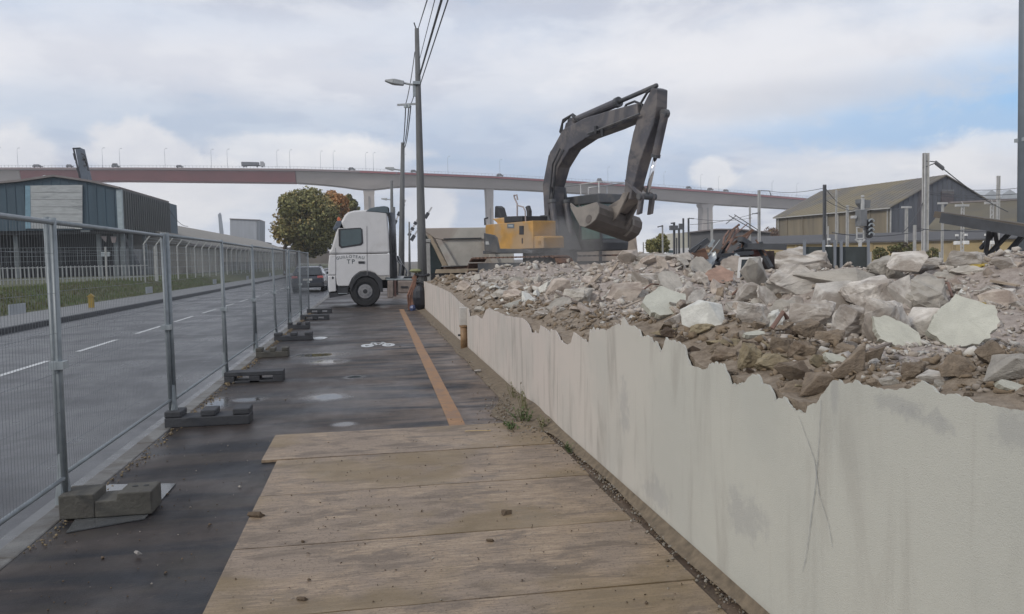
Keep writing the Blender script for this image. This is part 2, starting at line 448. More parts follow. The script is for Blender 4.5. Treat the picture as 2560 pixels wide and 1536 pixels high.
for i in range(nb):
    y = 14 + 60 * rg.rand() ** 1.3; x = -12.05 - rg.rand() * 4.2
    z = bankz(x, y); h = 0.05 + 0.13 * rg.rand() * (1 + .5 * noise.noise((x, y, 5))); a = rg.rand() * 6.28; wd = 0.012 + 0.012 * rg.rand()
    dx, dy = math.cos(a) * wd, math.sin(a) * wd; lx, ly = rg.randn(2) * .04
    V += [(x - dx, y - dy, z - .01), (x + dx, y + dy, z - .01), (x + lx, y + ly, z + h)]; FF.append((3 * i, 3 * i + 1, 3 * i + 2))
b = MB(); b.v = V; b.f = FF; b.mi = [0] * nb
tag(b.build('grass', M_blade), 'rough green and brown grass on the bank across the road', 'grass', kind='stuff')

# ---------------------------------------------------------------- plywood sheets on the pavement
M_ply = bpy.data.materials.new('muddy_plywood'); M_ply.use_nodes = True
w = NT(M_ply.node_tree); bs = w.n['Principled BSDF']
tc = w.add('ShaderNodeTexCoord').outputs['Object']; oi = w.add('ShaderNodeObjectInfo')
tc = w.vmath('ADD', tc, w.vmath('MULTIPLY', w.add('ShaderNodeCombineXYZ', inp={0: oi.outputs['Random'], 1: oi.outputs['Random']}).outputs[0], (23, 57, 0)))
gr = w.noise(w.vmath('MULTIPLY', tc, (1.6, 22, 1)), 3.0, 8, 0.68, 0.7)
big = w.noise(tc, 1.3, 6, 0.6, 0.5); fine = w.noise(tc, 55, 4, 0.7); mid = w.noise(w.vmath('MULTIPLY', tc, (1, 2.6, 1)), 2.2, 8, 0.74, .5)
col = w.ramp(gr, [(0.30, (0.14, 0.098, 0.066)), (0.5, (0.305, 0.225, 0.15)), (0.68, (0.43, 0.33, 0.228))])
col = w.mix(w.smooth(big, 0.42, 0.58, 0, 0.6), col, (0.225, 0.185, 0.155))
col = w.mix(w.smooth(mid, 0.47, 0.60, 0, 0.72), col, (0.13, 0.10, 0.075))
col = w.mix(w.smooth(fine, 0.52, 0.66, 0, 0.6), col, (0.09, 0.07, 0.05))
ydirt = w.noise(w.vmath('MULTIPLY', tc, (1, 1, 1)), 0.8, 4, 0.6)
col = w.mix(w.smooth(ydirt, 0.47, 0.60, 0, 0.7), col, (0.205, 0.15, 0.08))
w.l.new(col, bs.inputs['Base Color']); w.l.new(w.smooth(big, 0.3, 0.7, 0.45, 0.8), bs.inputs['Roughness'])
bp = w.add('ShaderNodeBump', inp={'Height': w.math('ADD', gr, w.math('MULTIPLY', fine, 0.8))}); bp.inputs['Strength'].default_value = 0.5; bp.inputs['Distance'].default_value = 0.006
w.l.new(bp.outputs[0], bs.inputs['Normal'])
ply_labels = ['farthest plywood sheet whose left end sticks out over the asphalt',
              'second farthest muddy plywood sheet, reaching the weeds at the wall foot',
              'middle plywood sheet with a wet dark smear and a brown clod at its left end',
              'muddy plywood sheet with the long dark joint along its far edge',
              'nearest full plywood sheet, stained yellow brown along the bottom of the photo',
              'plywood sheet at the very bottom edge of the photo']
edges = [(7.96, 6.94), (6.94, 5.88), (5.88, 4.80), (4.80, 3.83), (3.83, 2.75), (2.75, 1.6)]
for i, ((ya, yb), lab) in enumerate(zip(edges, ply_labels)):
    xl = -0.95 if i == 0 else -0.82 - 0.003 * i; xr = 1.54 + 0.02 * (i % 2)
    nx, ny = 22, 5; P = []; wd = ya - yb - 0.012
    tilt = 0.006 * (1 if i % 2 else -1)
    for j in range(ny + 1):
        for k in range(nx + 1):
            x = xl + (xr - xl) * k / nx; y = yb + 0.004 + wd * j / ny + tilt * (k / nx - .5)
            z = 0.020 + 0.003 * noise.noise((x * 1.5, y * 1.2, i)) + (0.004 if i == 0 else 0)
            if j in (0, ny): y += 0.004 * noise.noise((x * 9, i, j))
            P.append((x, y, z))
    nn = (nx + 1) * (ny + 1); P += [(p[0], p[1], 0.003) for p in P]
    Fc = []
    for j in range(ny):
        for k in range(nx):
            a = j * (nx + 1) + k; Fc.append((a, a + 1, a + nx + 2, a + nx + 1))
    ring = [k for k in range(nx + 1)] + [j * (nx + 1) + nx for j in range(1, ny + 1)] + [ny * (nx + 1) + k for k in range(nx - 1, -1, -1)] + [j * (nx + 1) for j in range(ny - 1, 0, -1)]
    for a, c2 in zip(ring, ring[1:] + ring[:1]): Fc.append((a, c2, c2 + nn, a + nn))
    b = MB(); b.poly(P, Fc); o = b.build('plywood_sheet', M_ply, loc=(0.4, (ya + yb) / 2, 0)); tag(o, lab, 'plywood sheet', 'plywood sheets laid over the pavement')
# crumbs and clods on the boards and pavement
M_clod = mat('mud_clod', (0.13, 0.095, 0.065), 0.9, 0.4, 20, 0.4)
def chunk_mesh(name, seed, flat=(1, 1, 1), n=14, detail=0, amp=0.05, boxy=0.5, bev=0.06):
    r = random.Random(seed); bm = bmesh.new()
    for i in range(n):
        v = Vector((r.gauss(0, 1), r.gauss(0, 1), r.gauss(0, 1))).normalized()
        m = max(abs(v.x), abs(v.y), abs(v.z)); v = v.lerp(v / m * .85, boxy) * r.uniform(.85, 1.05)
        bm.verts.new((v.x * flat[0], v.y * flat[1], v.z * flat[2]))
    res = bmesh.ops.convex_hull(bm, input=bm.verts[:])
    kill = [g for g in res['geom_interior'] if isinstance(g, bmesh.types.BMVert)] + [v for v in bm.verts if not v.link_faces]
    bmesh.ops.delete(bm, geom=list(set(kill)), context='VERTS')
    bmesh.ops.dissolve_limit(bm, angle_limit=0.18, verts=bm.verts[:], edges=bm.edges[:])
    if bev: 
        try: bmesh.ops.bevel(bm, geom=bm.edges[:], offset=bev * min(flat), segments=1, affect='EDGES', profile=0.6)
        except Exception: pass
    bmesh.ops.triangulate(bm, faces=bm.faces[:])
    for d in range(detail):
        bmesh.ops.subdivide_edges(bm, edges=[e for e in bm.edges if e.calc_length() > 0.18], cuts=1, use_grid_fill=True)
        bmesh.ops.triangulate(bm, faces=bm.faces[:])
    if detail:
        for v in bm.verts:
            nrm = v.co.normalized(); k = noise.fractal(v.co * 2.2 + Vector((seed, 0, 0)), 0.7, 2.1, 5)
            v.co += nrm * (k * amp)
    mx = [max(abs(v.co[i]) for v in bm.verts) for i in range(3)]
    for v in bm.verts:
        for i in range(3): v.co[i] *= 0.5 / mx[i]
    bmesh.ops.recalc_face_normals(bm, faces=bm.faces[:])
    me = bpy.data.meshes.new(name); bm.to_mesh(me); bm.free(); return me
def mesh_arrays(me):
    v = np.zeros(len(me.vertices) * 3); me.vertices.foreach_get('co', v); me.calc_loop_triangles()
    t = np.zeros(len(me.loop_triangles) * 3, dtype=int); me.loop_triangles.foreach_get('vertices', t)
    return v.reshape(-1, 3), t.reshape(-1, 3)
LOW = [mesh_arrays(chunk_mesh('frag', 100 + i, (1, .8, .6), 9, 0, 0, .3, 0)) for i in range(10)]
def scatter(name, items, m, label, cat, kind='stuff', mats=None):
    """items: list of (x,y,z,sx,sy,sz,rx,ry,rz,mi)"""
    vs, fs, mis = [], [], []; o = 0
    for k, it in enumerate(items):
        v, t = LOW[k % len(LOW)]
        R = np.array((Matrix.Rotation(it[8], 3, 'Z') @ Matrix.Rotation(it[6], 3, 'X') @ Matrix.Rotation(it[7], 3, 'Y')))
        vs.append((v * np.array(it[3:6])) @ R.T + np.array(it[0:3])); fs.append(t + o); o += len(v); mis += [it[9]] * len(t)
    V = np.concatenate(vs); T = np.concatenate(fs)
    me = bpy.data.meshes.new(name); me.vertices.add(len(V)); me.vertices.foreach_set('co', V.ravel())
    me.loops.add(len(T) * 3); me.loops.foreach_set('vertex_index', T.ravel().astype('i'))
    me.polygons.add(len(T)); me.polygons.foreach_set('loop_start', np.arange(0, len(T) * 3, 3, dtype='i')); me.polygons.foreach_set('loop_total', np.full(len(T), 3, dtype='i'))
    for x in (m if isinstance(m, list) else [m]): me.materials.append(x)
    me.polygons.foreach_set('material_index', np.array(mis, dtype='i'))
    me.update(); me.validate()
    ob = bpy.data.objects.new(name, me); SC.collection.objects.link(ob)
    return tag(ob, label, cat, kind=kind)
rr = random.Random(5)
it = []
for i in range(900):
    if i < 420: x = rr.uniform(-.75, 1.6); y = 2.6 + 5.1 * rr.random() ** .8; z = .022
    elif i < 700: x = rr.uniform(-1.9, 1.6); y = rr.uniform(7.9, 26); z = .004
    else: x = rr.uniform(-1.9, -.85); y = rr.uniform(3, 8); z = .004
    s = rr.uniform(.004, .014) * (1 if rr.random() < .93 else 2.0)
    it.append((x, y, z + s * .2, s, s * .8, s * .6, rr.random(), rr.random(), rr.random() * 6, 0 if rr.random() < .8 else 1))
scatter('crumbs', it, [M_clod, mat('pale_crumb', (0.35, .32, .28), .9, .2, 20, 0)], 'small mud crumbs and grit strewn over boards and pavement', 'grit')
cl0 = chunk_mesh('clod', 61, (1, .7, .5), 14, 1, .1)
for (px, py, s, lab) in [(640, 1292, .07, 'brown mud clod on the left end of the middle plywood sheet'), (755, 1500, .035, 'small round pebble on the nearest plywood, bottom left'),
                         (1195, 930, .07, 'single pale stone lying on the pavement beside the wall'), (1225, 1353, .03, 'dark pebble right of centre on the plywood'),
                         (1268, 1286, .05, 'flat brown chip on the plywood toward the wall'), (345, 1385, .035, 'small pale pebble on the dark asphalt below the nearest fence block')]:
    me = cl0.copy(); me.materials.append(M_clod if 'pale' not in lab else M_conc)
    o = bpy.data.objects.new('pebble' if 'pebble' in lab or 'stone' in lab else 'clod', me); SC.collection.objects.link(o)
    g = G(px, py, .02); o.location = (g.x, g.y, .02 + s * .15); o.scale = (s * 1.5, s, s * .7); o.rotation_euler = (.2, .1, rr.random() * 3); tag(o, lab, 'pebble')

# ---------------------------------------------------------------- the wall
WX = 1.668
TOP = [(1073, 709), (1100, 720), (1127, 733), (1148, 755), (1160, 766), (1171, 772), (1174, 792), (1190, 788), (1205, 799), (1214, 776), (1222, 772), (1262, 789), (1296, 795), (1309, 799), (1322, 812), (1329, 832), (1338, 828), (1346, 836), (1351, 815), (1370, 826), (1374, 836), (1377, 824), (1390, 829), (1400, 849), (1417, 864), (1427, 859), (1434, 832), (1446, 842), (1461, 849), (1469, 849), (1471, 860), (1474, 819), (1498, 821), (1515, 829), (1530, 818), (1545, 812), (1550, 818), (1557, 795), (1569, 810), (1595, 819), (1602, 839), (1626, 842), (1633, 859), (1638, 852), (1653, 881), (1665, 846), (1678, 850), (1690, 853), (1709, 862), (1716, 890), (1725, 913), (1737, 918), (1752, 925), (1767, 924), (1773, 912), (1785, 909), (1807, 913), (1818, 940), (1829, 965), (1850, 961), (1868, 946), (1880, 938), (1893, 933), (1915, 955), (1936, 986), (1943, 982), (1959, 995), (1980, 1011), (1996, 1022), (2014, 1038), (2019, 1017), (2030, 1013), (2048, 1002), (2063, 976), (2081, 953), (2092, 954), (2102, 961), (2138, 958), (2179, 970), (2209, 976), (2236, 974), (2283, 967), (2301, 953), (2319, 961), (2336, 974), (2354, 992), (2370, 989), (2390, 988), (2434, 1008), (2464, 1014), (2494, 1019), (2559, 1032)]
prof = []
for px, py in TOP:
    p = atX(px, py, WX); prof.append((p.y, p.z))
prof.sort()
prof = [(0.2, prof[0][1]), (1.2, prof[0][1] + .03), (1.6, prof[0][1] - .03)] + prof
YW = [p[0] for p in prof]; ZW = [p[1] for p in prof]
YEND = 27.6
YW.append(YEND); ZW.append(ZW[-1])
def skin_top(y):
    z = float(np.interp(y, YW, ZW))
    q = y * 6.3; tri = abs((q + 1.3 * noise.noise((y * 2.1, 5, 0))) % 1 - .5) * 2; k = max(0, noise.noise((y * 1.7, 9, 0)) + .15)
    return z - .05 * k * tri + 0.012 * noise.noise((y * 31, 0, 0)) + 0.009 * noise.noise((y * 83, 3, 0)) + .004
def edge_top(y):     # height of the rough core just behind the plaster
    return sum(float(np.interp(y + d, YW, ZW)) for d in (-.2, -.1, 0, .1, .2)) / 5 - .015
# plaster skin
M_wall = bpy.data.materials.new('stained_cream_render'); M_wall.use_nodes = True
w = NT(M_wall.node_tree); bs = w.n['Principled BSDF']
pos = w.add('ShaderNodeTexCoord').outputs['Object']; sx = w.add('ShaderNodeSeparateXYZ', inp={0: pos})
g1 = w.noise(pos, 240, 2, 0.6); g2 = w.noise(pos, 1.1, 5, 0.6, .3)
drip = w.noise(w.vmath('MULTIPLY', pos, (1, 1.6, .30)), 2.6, 7, 0.62, .5)
drip2 = w.noise(w.vmath('MULTIPLY', pos, (1, 6, .45)), 2.2, 6, 0.6, .8)
far = w.smooth(sx.outputs[1], 3.2, 8.5)
col = w.mix(far, (0.505, 0.505, 0.455), (0.55, 0.495, 0.455))
col = w.mix(w.smooth(g2, .4, .65, 0, .35), col, (0.40, 0.41, 0.38))
col = w.mix(w.smooth(g1, .52, .74, 0, .18), col, (0.22, 0.22, 0.21))
dm = w.math('MULTIPLY', w.smooth(drip, .50, .70, 0, 0.55), w.smooth(sx.outputs[1], 2.5, 7, .45, 1.0))
col = w.mix(dm, col, (0.25, 0.225, 0.20))
dm2 = w.math('MULTIPLY', w.smooth(drip2, .60, .70, 0, 0.55), w.smooth(sx.outputs[1], 4.5, 9, 0, 1.0))
col = w.mix(dm2, col, (0.17, 0.155, 0.14))
sp = w.noise(pos, 9, 4, .75); col = w.mix(w.smooth(sp, .70, .78, 0, .4), col, (0.22, 0.21, 0.19))
for (px_, py_, ry_, rz_) in ((2250, 1015, .16, .035), (2320, 1050, .14, .03), (2530, 1070, .10, .06), (2085, 985, .03, .10), (1640, 1230, .25, .10), (1860, 1290, .22, .12), (1560, 1010, .12, .20)):
    c_ = atX(px_, py_, WX); dd_ = w.vmath('LENGTH', w.vmath('MULTIPLY', w.vmath('SUBTRACT', pos, (WX if False else 0, c_.y, c_.z)), (0, 1 / ry_, 1 / rz_)), out=1)
    col = w.mix(w.smooth(w.math('ADD', dd_, w.math('MULTIPLY', w.math('SUBTRACT', sp, .5), 3.5)), 1.2, .3, 0, .38), col, (0.29, 0.29, 0.295))
# splash dirt along the foot
foot = w.smooth(w.math('ADD', sx.outputs[2], w.math('MULTIPLY', g2, .10)), .16, .04, 0, .75)
col = w.mix(foot, col, (0.20, 0.165, 0.125))
w.l.new(col, bs.inputs['Base Color']); bs.inputs['Roughness'].default_value = .88
bp = w.add('ShaderNodeBump', inp={'Height': w.math('ADD', g1, w.math('MULTIPLY', w.noise(pos, 5, 5, .6), 1.2))}); bp.inputs['Strength'].default_value = .45; bp.inputs['Distance'].default_value = .006
w.l.new(bp.outputs[0], bs.inputs['Normal'])
wall = thing('demolished_wall', 'low cream rendered wall with a torn jagged top edge along the pavement', 'wall', (WX, 0, 0))
ysk = []
y = .2
while y < YEND: ysk.append(y); y += .012 if y < 8 else (.025 if y < 16 else .06)
ysk.append(YEND)
ysk = sorted(set(ysk + [q for q in YW if q <= YEND]))
TH = .012
b = MB(); P = []; 
NZ = 5
for y in ysk:
    zt = skin_top(y)
    for k in range(NZ + 1):
        z = -.02 + (zt + .02) * (k / NZ); P.append((0.004 * noise.noise((y * 1.2, z * 2, 0)) - .0, y, z))
    P.append((TH, y, zt - .004)); P.append((TH, y, -.02))
n = NZ + 3; Fc = []
for i in range(len(ysk) - 1):
    for k in range(n - 1): Fc.append((i * n + k, i * n + k + 1, (i + 1) * n + k + 1, (i + 1) * n + k))
Fc.append(tuple(range(n))); Fc.append(tuple((len(ysk) - 1) * n + k for k in range(n)))
b.poly(P, Fc); b.build('render_skin', M_wall, wall)
# scribbled pencil-like cracks on the near render
M_crk = mat('crack_grey', (0.27, .285, .30), .95, .3, 30, 0)
def crack(pts, wd):
    b = MB(); Q = [atX(px, py, WX) for px, py in pts]; R = []
    for a, c in zip(Q, Q[1:]):
        for k in range(8):
            t = k / 8; R.append(a.lerp(c, t))
    R.append(Q[-1]); Pp = []
    for i, q in enumerate(R):
        ww = wd * (.5 + rr.random()) * (1 - abs(i / len(R) - .5)); j = rr.uniform(-.0015, .0015)
        Pp += [(-.0055, q.y - ww + j, q.z), (-.0055, q.y + ww + j, q.z)]
    b.poly(Pp, [(2 * i, 2 * i + 1, 2 * i + 3, 2 * i + 2) for i in range(len(R) - 1)])
    return b.build('crack', M_crk, wall)
crack([(2000, 1040), (2018, 1090), (2040, 1150), (2046, 1200), (2052, 1240), (2075, 1310), (2085, 1370)], .0016)
crack([(2056, 1000), (2052, 1080), (2046, 1170), (2040, 1230), (2030, 1300), (2022, 1370), (2010, 1430)], .0016)
# ---------------------------------------------------------------- rubble terrain behind the wall
HE = [(4.3, 12.4, .60, 1.25, 1.5), (3.4, 13.6, .12, .9, 1.2), (4.7, 7.9, .42, 1.0, 1.1), (5.7, 6.4, .40, 1.0, 1.0), (7.4, 6.6, .52, 1.6, 1.2), (3.3, 5.3, .10, .6, .8), (10, 8, .45, 2, 2), (6.9, 15.5, .35, 1.6, 1.5), (5.2, 23.6, .40, 2.4, 1.3)]
def T(x, y):
    e = edge_top(min(max(y, .3), YEND - .4))
    h = e + .13 * sm(x, 1.70, 2.15)
    lvl = 1.0 + .06 * sm(y, 10, 20)
    k = sm(x, 1.9, 3.2); h = h * (1 - k) + lvl * k
    for cx, cy, a, sxx, syy in HE:
        h += a * math.exp(-(((x - cx) / sxx) ** 2 + ((y - cy) / syy) ** 2)) * sm(x, 1.7, 2.8)
    h -= .35 * sm(x, 14, 22)
    h -= .9 * sm(y, 27.3, 28.6) * 1.0
    nz = noise.fractal(Vector((x * 1.3, y * 1.3, 2)), .8, 2.1, 4)
    h += .075 * nz * sm(x, 1.7, 2.2) + .02 * noise.noise((x * 7, y * 7, 1))
    return h
def hit(px, py, dmax=34.):
    d = ray(px, py); t = 1.6
    while t < dmax:
        p = CAM + d * t
        if p.x > 1.70 and p.z < T(p.x, p.y): return t
        t *= 1.012
    return None
M_soil = bpy.data.materials.new('rubble_earth'); M_soil.use_nodes = True
w = NT(M_soil.node_tree); bs = w.n['Principled BSDF']
pos = w.add('ShaderNodeTexCoord').outputs['Object']; sx = w.add('ShaderNodeSeparateXYZ', inp={0: pos})
a1 = w.noise(pos, 2.2, 6, .65, .4); a2 = w.noise(pos, 14, 6, .7); a3 = w.noise(pos, 60, 3, .7)
brown = w.ramp(a2, [(.3, (0.13, 0.10, 0.072)), (.5, (0.23, 0.185, 0.14)), (.7, (0.32, 0.27, 0.215))])
dust = w.ramp(a2, [(.3, (0.22, 0.185, 0.165)), (.5, (0.34, 0.295, 0.265)), (.72, (0.44, 0.395, 0.36))])
k = w.smooth(w.math('ADD', sx.outputs[0], w.math('MULTIPLY', w.math('SUBTRACT', a1, .5), 1.8)), 2.1, 3.0)
col = w.mix(k, brown, dust); col = w.mix(w.smooth(a3, .6, .8, 0, .5), col, (0.12, 0.10, 0.085))
w.l.new(col, bs.inputs['Base Color']); bs.inputs['Roughness'].default_value = .95
bp = w.add('ShaderNodeBump', inp={'Height': w.math('ADD', a2, w.math('MULTIPLY', a3, .4))}); bp.inputs['Strength'].default_value = .8; bp.inputs['Distance'].default_value = .03
w.l.new(bp.outputs[0], bs.inputs['Normal'])
XS = [WX + TH + .004]; 
while XS[-1] < 24: XS.append(XS[-1] + .03 + .016 * max(0, XS[-1] - 2.2))
YS = [.3]
while YS[-1] < 29: YS.append(YS[-1] + .035 + .006 * max(0, YS[-1] - 3))
P = []
for y in YS:
    for i, x in enumerate(XS):
        if i == 0:
            P.append((x, y, -.05))
        elif i == 1: P.append((XS[0] + .006 * noise.noise((y * 9, 1, 1)) + .006, y, T(XS[0], y) * .5))
        elif i == 2: P.append((XS[0] + .012 + .010 * noise.noise((y * 14, 4, 1)), y, T(XS[0], y)))
        else: P.append((x, y, T(x, y)))
n = len(XS); b = MB()
b.poly(P, [(j * n + i, j * n + i + 1, (j + 1) * n + i + 1, (j + 1) * n + i) for j in range(len(YS) - 1) for i in range(n - 1)])
tag(b.build('rubble_ground', M_soil), kind='structure')
# end face of the wall and yard
b = MB(); b.box2((0, YEND + .003, -.02), (.34, YEND + .05, .80)); b.build('wall_end', M_wall, wall)
# drain pipe on the wall
q = atX(1160, 866, WX - .06); qt = atX(1160, 768, WX - .06)
M_pipe = mat('ochre_pipe', (0.27, 0.17, 0.09), .6, .4, 8, .1); M_pipe2 = mat('pale_pipe', (0.46, .44, .41), .7, .2, 8, .1)
pr = thing('downpipe', 'broken drain pipe on the far part of the wall, pale above and ochre below', 'pipe', (q.x, q.y, 0))
MB().tube([(0, 0, 0), (0, 0, .43)], .062, 14).build('lower_pipe', M_pipe, pr, smooth=True)
MB().tube([(0, 0, .42), (0, 0, .455)], .078, 14).build('collar', M_pipe, pr)
MB().box2((-.07, -.07, .45), (.07, .05, .78)).build('upper_casing', M_pipe2, pr, bevel=.01)
MB().box((-.02, 0, .27), (.17, .03, .035)).build('bracket', M_dark, pr)

# dirt verge at the wall foot
it = []
for i in range(2600):
    y = 1.8 + 24 * rr.random() ** 1.5; x = 1.655 - abs(rr.gauss(0, .045 + .05 * (y > 7)))
    s = rr.uniform(.006, .022) * (1 + .04 * y); it.append((x - .01, y, .005 + s * .25 + (0.015 if y < 7.9 else 0), s, s * .8, s * .6, rr.random(), rr.random(), rr.random() * 6, rr.randrange(2)))
for i in range(900):
    y = rr.gauss(8.3, .6); x = 1.65 - abs(rr.gauss(0, .22)); s = rr.uniform(.008, .03)
    it.append((x, y, .02 + s * .2, s, s * .8, s * .6, rr.random(), rr.random(), rr.random() * 6, rr.randrange(2)))
M_dirt = mat('dirt_brown', (0.17, .135, .095), .95, .4, 18, .2)
scatter('wall_foot_gravel', it, [M_dirt, mat('dirt_grey', (0.25, .23, .20), .95, .4, 18, .2)], 'line of brown dirt and gravel along the foot of the wall', 'gravel')
b = MB(); P = []; ysd = [1.5 + .25 * i for i in range(106)]
for y in ysd:
    wdt = .05 + .06 * noise.noise((y * .8, 0, 0)) + .03 * abs(noise.noise((y * 4, 2, 0))) + .42 * math.exp(-((y - 8.4) / .7) ** 2) + .18 * sm(y, 8, 10)
    zb = .028 if y < 7.9 else .006
    P += [(WX - .001, y, zb + .05 * (1 + math.exp(-((y - 8.4) / .6) ** 2))), (WX - wdt * .5, y, zb + .018), (WX - max(.03, wdt), y, zb)]
b.poly(P, [(3 * j + i, 3 * j + i + 1, 3 * j + i + 4, 3 * j + i + 3) for j in range(len(ysd) - 1) for i in range(2)])
tag(b.build('dirt_verge', M_dirt), kind='structure')
# weeds
M_weed = mat('dry_weed', (0.17, .17, .08), .85, .4, 5, 0); M_weed2 = mat('green_weed', (0.09, .13, .045), .85, .4, 5, 0)
def weed(x, y, h, lab, m, nst=9, spread=.12):
    r = random.Random(int(x * 1000 + y * 77)); b = MB()
    for k in range(nst):
        a = r.random() * 6.28; rd = spread * r.random(); hh = h * r.uniform(.4, 1); p0 = Vector((math.cos(a) * rd * .3 - .03, math.sin(a) * rd, 0))
        p1 = p0 + Vector((math.cos(a) * rd * .4 - .02, math.sin(a) * rd * .6, hh))
        b.tube([p0, p0.lerp(p1, .5) + Vector((0, .01, 0)), p1], [.003, .0025, .001], 4)
        for q in range(7):
            t = r.uniform(.2, 1); c = p0.lerp(p1, t); d = Vector((r.gauss(0, 1), r.gauss(0, 1), r.uniform(0, 1))).normalized() * r.uniform(.015, .04)
            s_ = d.cross(Vector((0, 0, 1))).normalized() * .008
            b.poly([c, c + d * .5 + s_, c + d, c + d * .5 - s_], [(0, 1, 2, 3)])
    o = b.build('weed', m); o.location = (x, y, .02); tag(o, lab, 'weed', 'weeds at the wall foot')
weed(1.58, 8.5, .28, 'tallest dry weed against the wall where the plywood ends', M_weed, 12)
weed(1.48, 8.05, .14, 'low green weed on the dirt mound at the far plywood corner', M_weed2, 22, .2)
weed(1.30, 7.72, .05, 'flat green tuft lying on the far edge of the plywood', M_weed2, 22, .16)
weed(1.60, 7.55, .17, 'thin weed on the near side of the dirt mound', M_weed, 8)
weed(1.61, 9.3, .2, 'sparse weed by the wall just beyond the dirt mound', M_weed, 7)
weed(1.61, 6.6, .08, 'small weed sprouting between plywood and wall', M_weed2, 8, .05)
weed(1.635, 3.0, .06, 'tiny dry weed at the wall foot in the near corner', M_weed, 5, .03)
# dry straw stalk
p = G(1195, 1079, .03)
b = MB().tube([(-.12, .03, 0), (0, 0, .004), (.12, -.02, .002)], .004, 5); o = b.build('straw', mat('straw', (.5, .38, .2), .8, .2, 5, 0)); o.location = (p.x, p.y, .034); tag(o, 'pale straw stalk on the farthest plywood sheet', 'straw')
# ================================================================== RUBBLE
M_st = {
 'pale': mat('pale_concrete_rubble', (0.53, 0.50, 0.46), .92, .3, 3.2, .6, bscale=14, rnd=.16, dirt=((0.23, .195, .165), .44, .75)),
 'pink': mat('pinkish_rubble', (0.46, 0.40, 0.345), .92, .3, 3.2, .6, bscale=14, rnd=.16, dirt=((0.25, .20, .17), .46, .75)),
 'brown': mat('brown_stone', (0.25, 0.20, 0.15), .95, .35, 3.2, .7, bscale=14, rnd=.18, dirt=((0.14, .10, .07), .5, .6)),
 'grey': mat('grey_concrete_rubble', (0.40, 0.375, 0.335), .92, .25, 3.2, .6, bscale=14, rnd=.15, dirt=((0.18, .16, .14), .5, .6)),
 'ochre': mat('ochre_rubble', (0.30, 0.25, 0.165), .95, .35, 3.2, .7, bscale=14, rnd=.1, dirt=((0.2, .16, .11), .5, .5)),
 'white': mat('white_plaster_rubble', (0.62, 0.62, 0.58), .85, .2, 3.2, .4, bscale=14, rnd=.08, dirt=((0.35, .32, .28), .55, .5)),
 'cream': mat('cream_render_slab', (0.54, 0.54, 0.47), .88, .15, 3.2, .5, bscale=40, rnd=.03, dirt=((0.36, .36, .30), .55, .5)),
 'red': mat('terracotta_slab', (0.38, 0.255, 0.20), .92, .3, 3, .5, rnd=.05, dirt=((0.32, .26, .22), .48, .7)),
 'mud': mat('dark_wet_soil', (0.11, 0.08, 0.058), .95, .4, 4, .8, bscale=18),
 'yellow': mat('yellow_foam', (0.50, 0.37, 0.08), .95, .4, 5, .8, bscale=25),
}
SHAPE = {}
for i in range(7): SHAPE['b%d' % i] = chunk_mesh('boulder_form', 10 + i, (1, .85, .8), 16, 2, .15, .45, .035)
for i in range(7): SHAPE['a%d' % i] = chunk_mesh('angular_form', 40 + i, (1, .8, .65), 11, 2, .035, .9, .025)
def slab_mesh(name, seed, thick=.12, npt=9, rag=.10):
    r = random.Random(seed); pts = []
    for k in range(npt):
        a = 2 * math.pi * k / npt + r.uniform(-.2, .2); rd = r.uniform(.72, 1.1); pts.append((math.cos(a) * rd, math.sin(a) * rd))
    fine = []
    for a, c in zip(pts, pts[1:] + pts[:1]):
        for k in range(5):
            t = k / 5; x = a[0] + (c[0] - a[0]) * t; y = a[1] + (c[1] - a[1]) * t
            j = rag * noise.noise((x * 5 + seed, y * 5, 0)) if k else rag * .3; fine.append((x * (1 + j), y * (1 + j)))
    b = MB(); n = len(fine)
    P = [(x, y, thick + .02 * noise.noise((x * 3, y * 3, seed))) for x, y in fine] + [(x * 1.0 + r.uniform(-.03, .03), y + r.uniform(-.03, .03), -thick) for x, y in fine]
    P += [(0, 0, thick), (0, 0, -thick)]
    Fc = [(i, (i + 1) % n, 2 * n) for i in range(n)] + [(n + (i + 1) % n, n + i, 2 * n + 1) for i in range(n)] + [(i, n + i, n + (i + 1) % n, (i + 1) % n) for i in range(n)]
    b.poly(P, Fc)
    mx = [max(abs(p[k]) for p in P) for k in range(3)]
    me = bpy.data.meshes.new(name); me.from_pydata([(p[0] * .5 / mx[0], p[1] * .5 / mx[1], p[2] * .5 / mx[2]) for p in P], [], Fc); me.validate()
    return me
for i in range(6): SHAPE['s%d' % i] = slab_mesh('slab_form', 70 + i)
SM = {}
def shape_mat(key, c):
    if (key, c) not in SM:
        me = SHAPE[key].copy(); me.materials.clear(); me.materials.append(M_st[c]); SM[(key, c)] = me
    return SM[(key, c)]
rs = random.Random(11)
NAMES = {'b': 'rubble_boulder', 'a': 'rubble_chunk', 's': 'concrete_slab'}
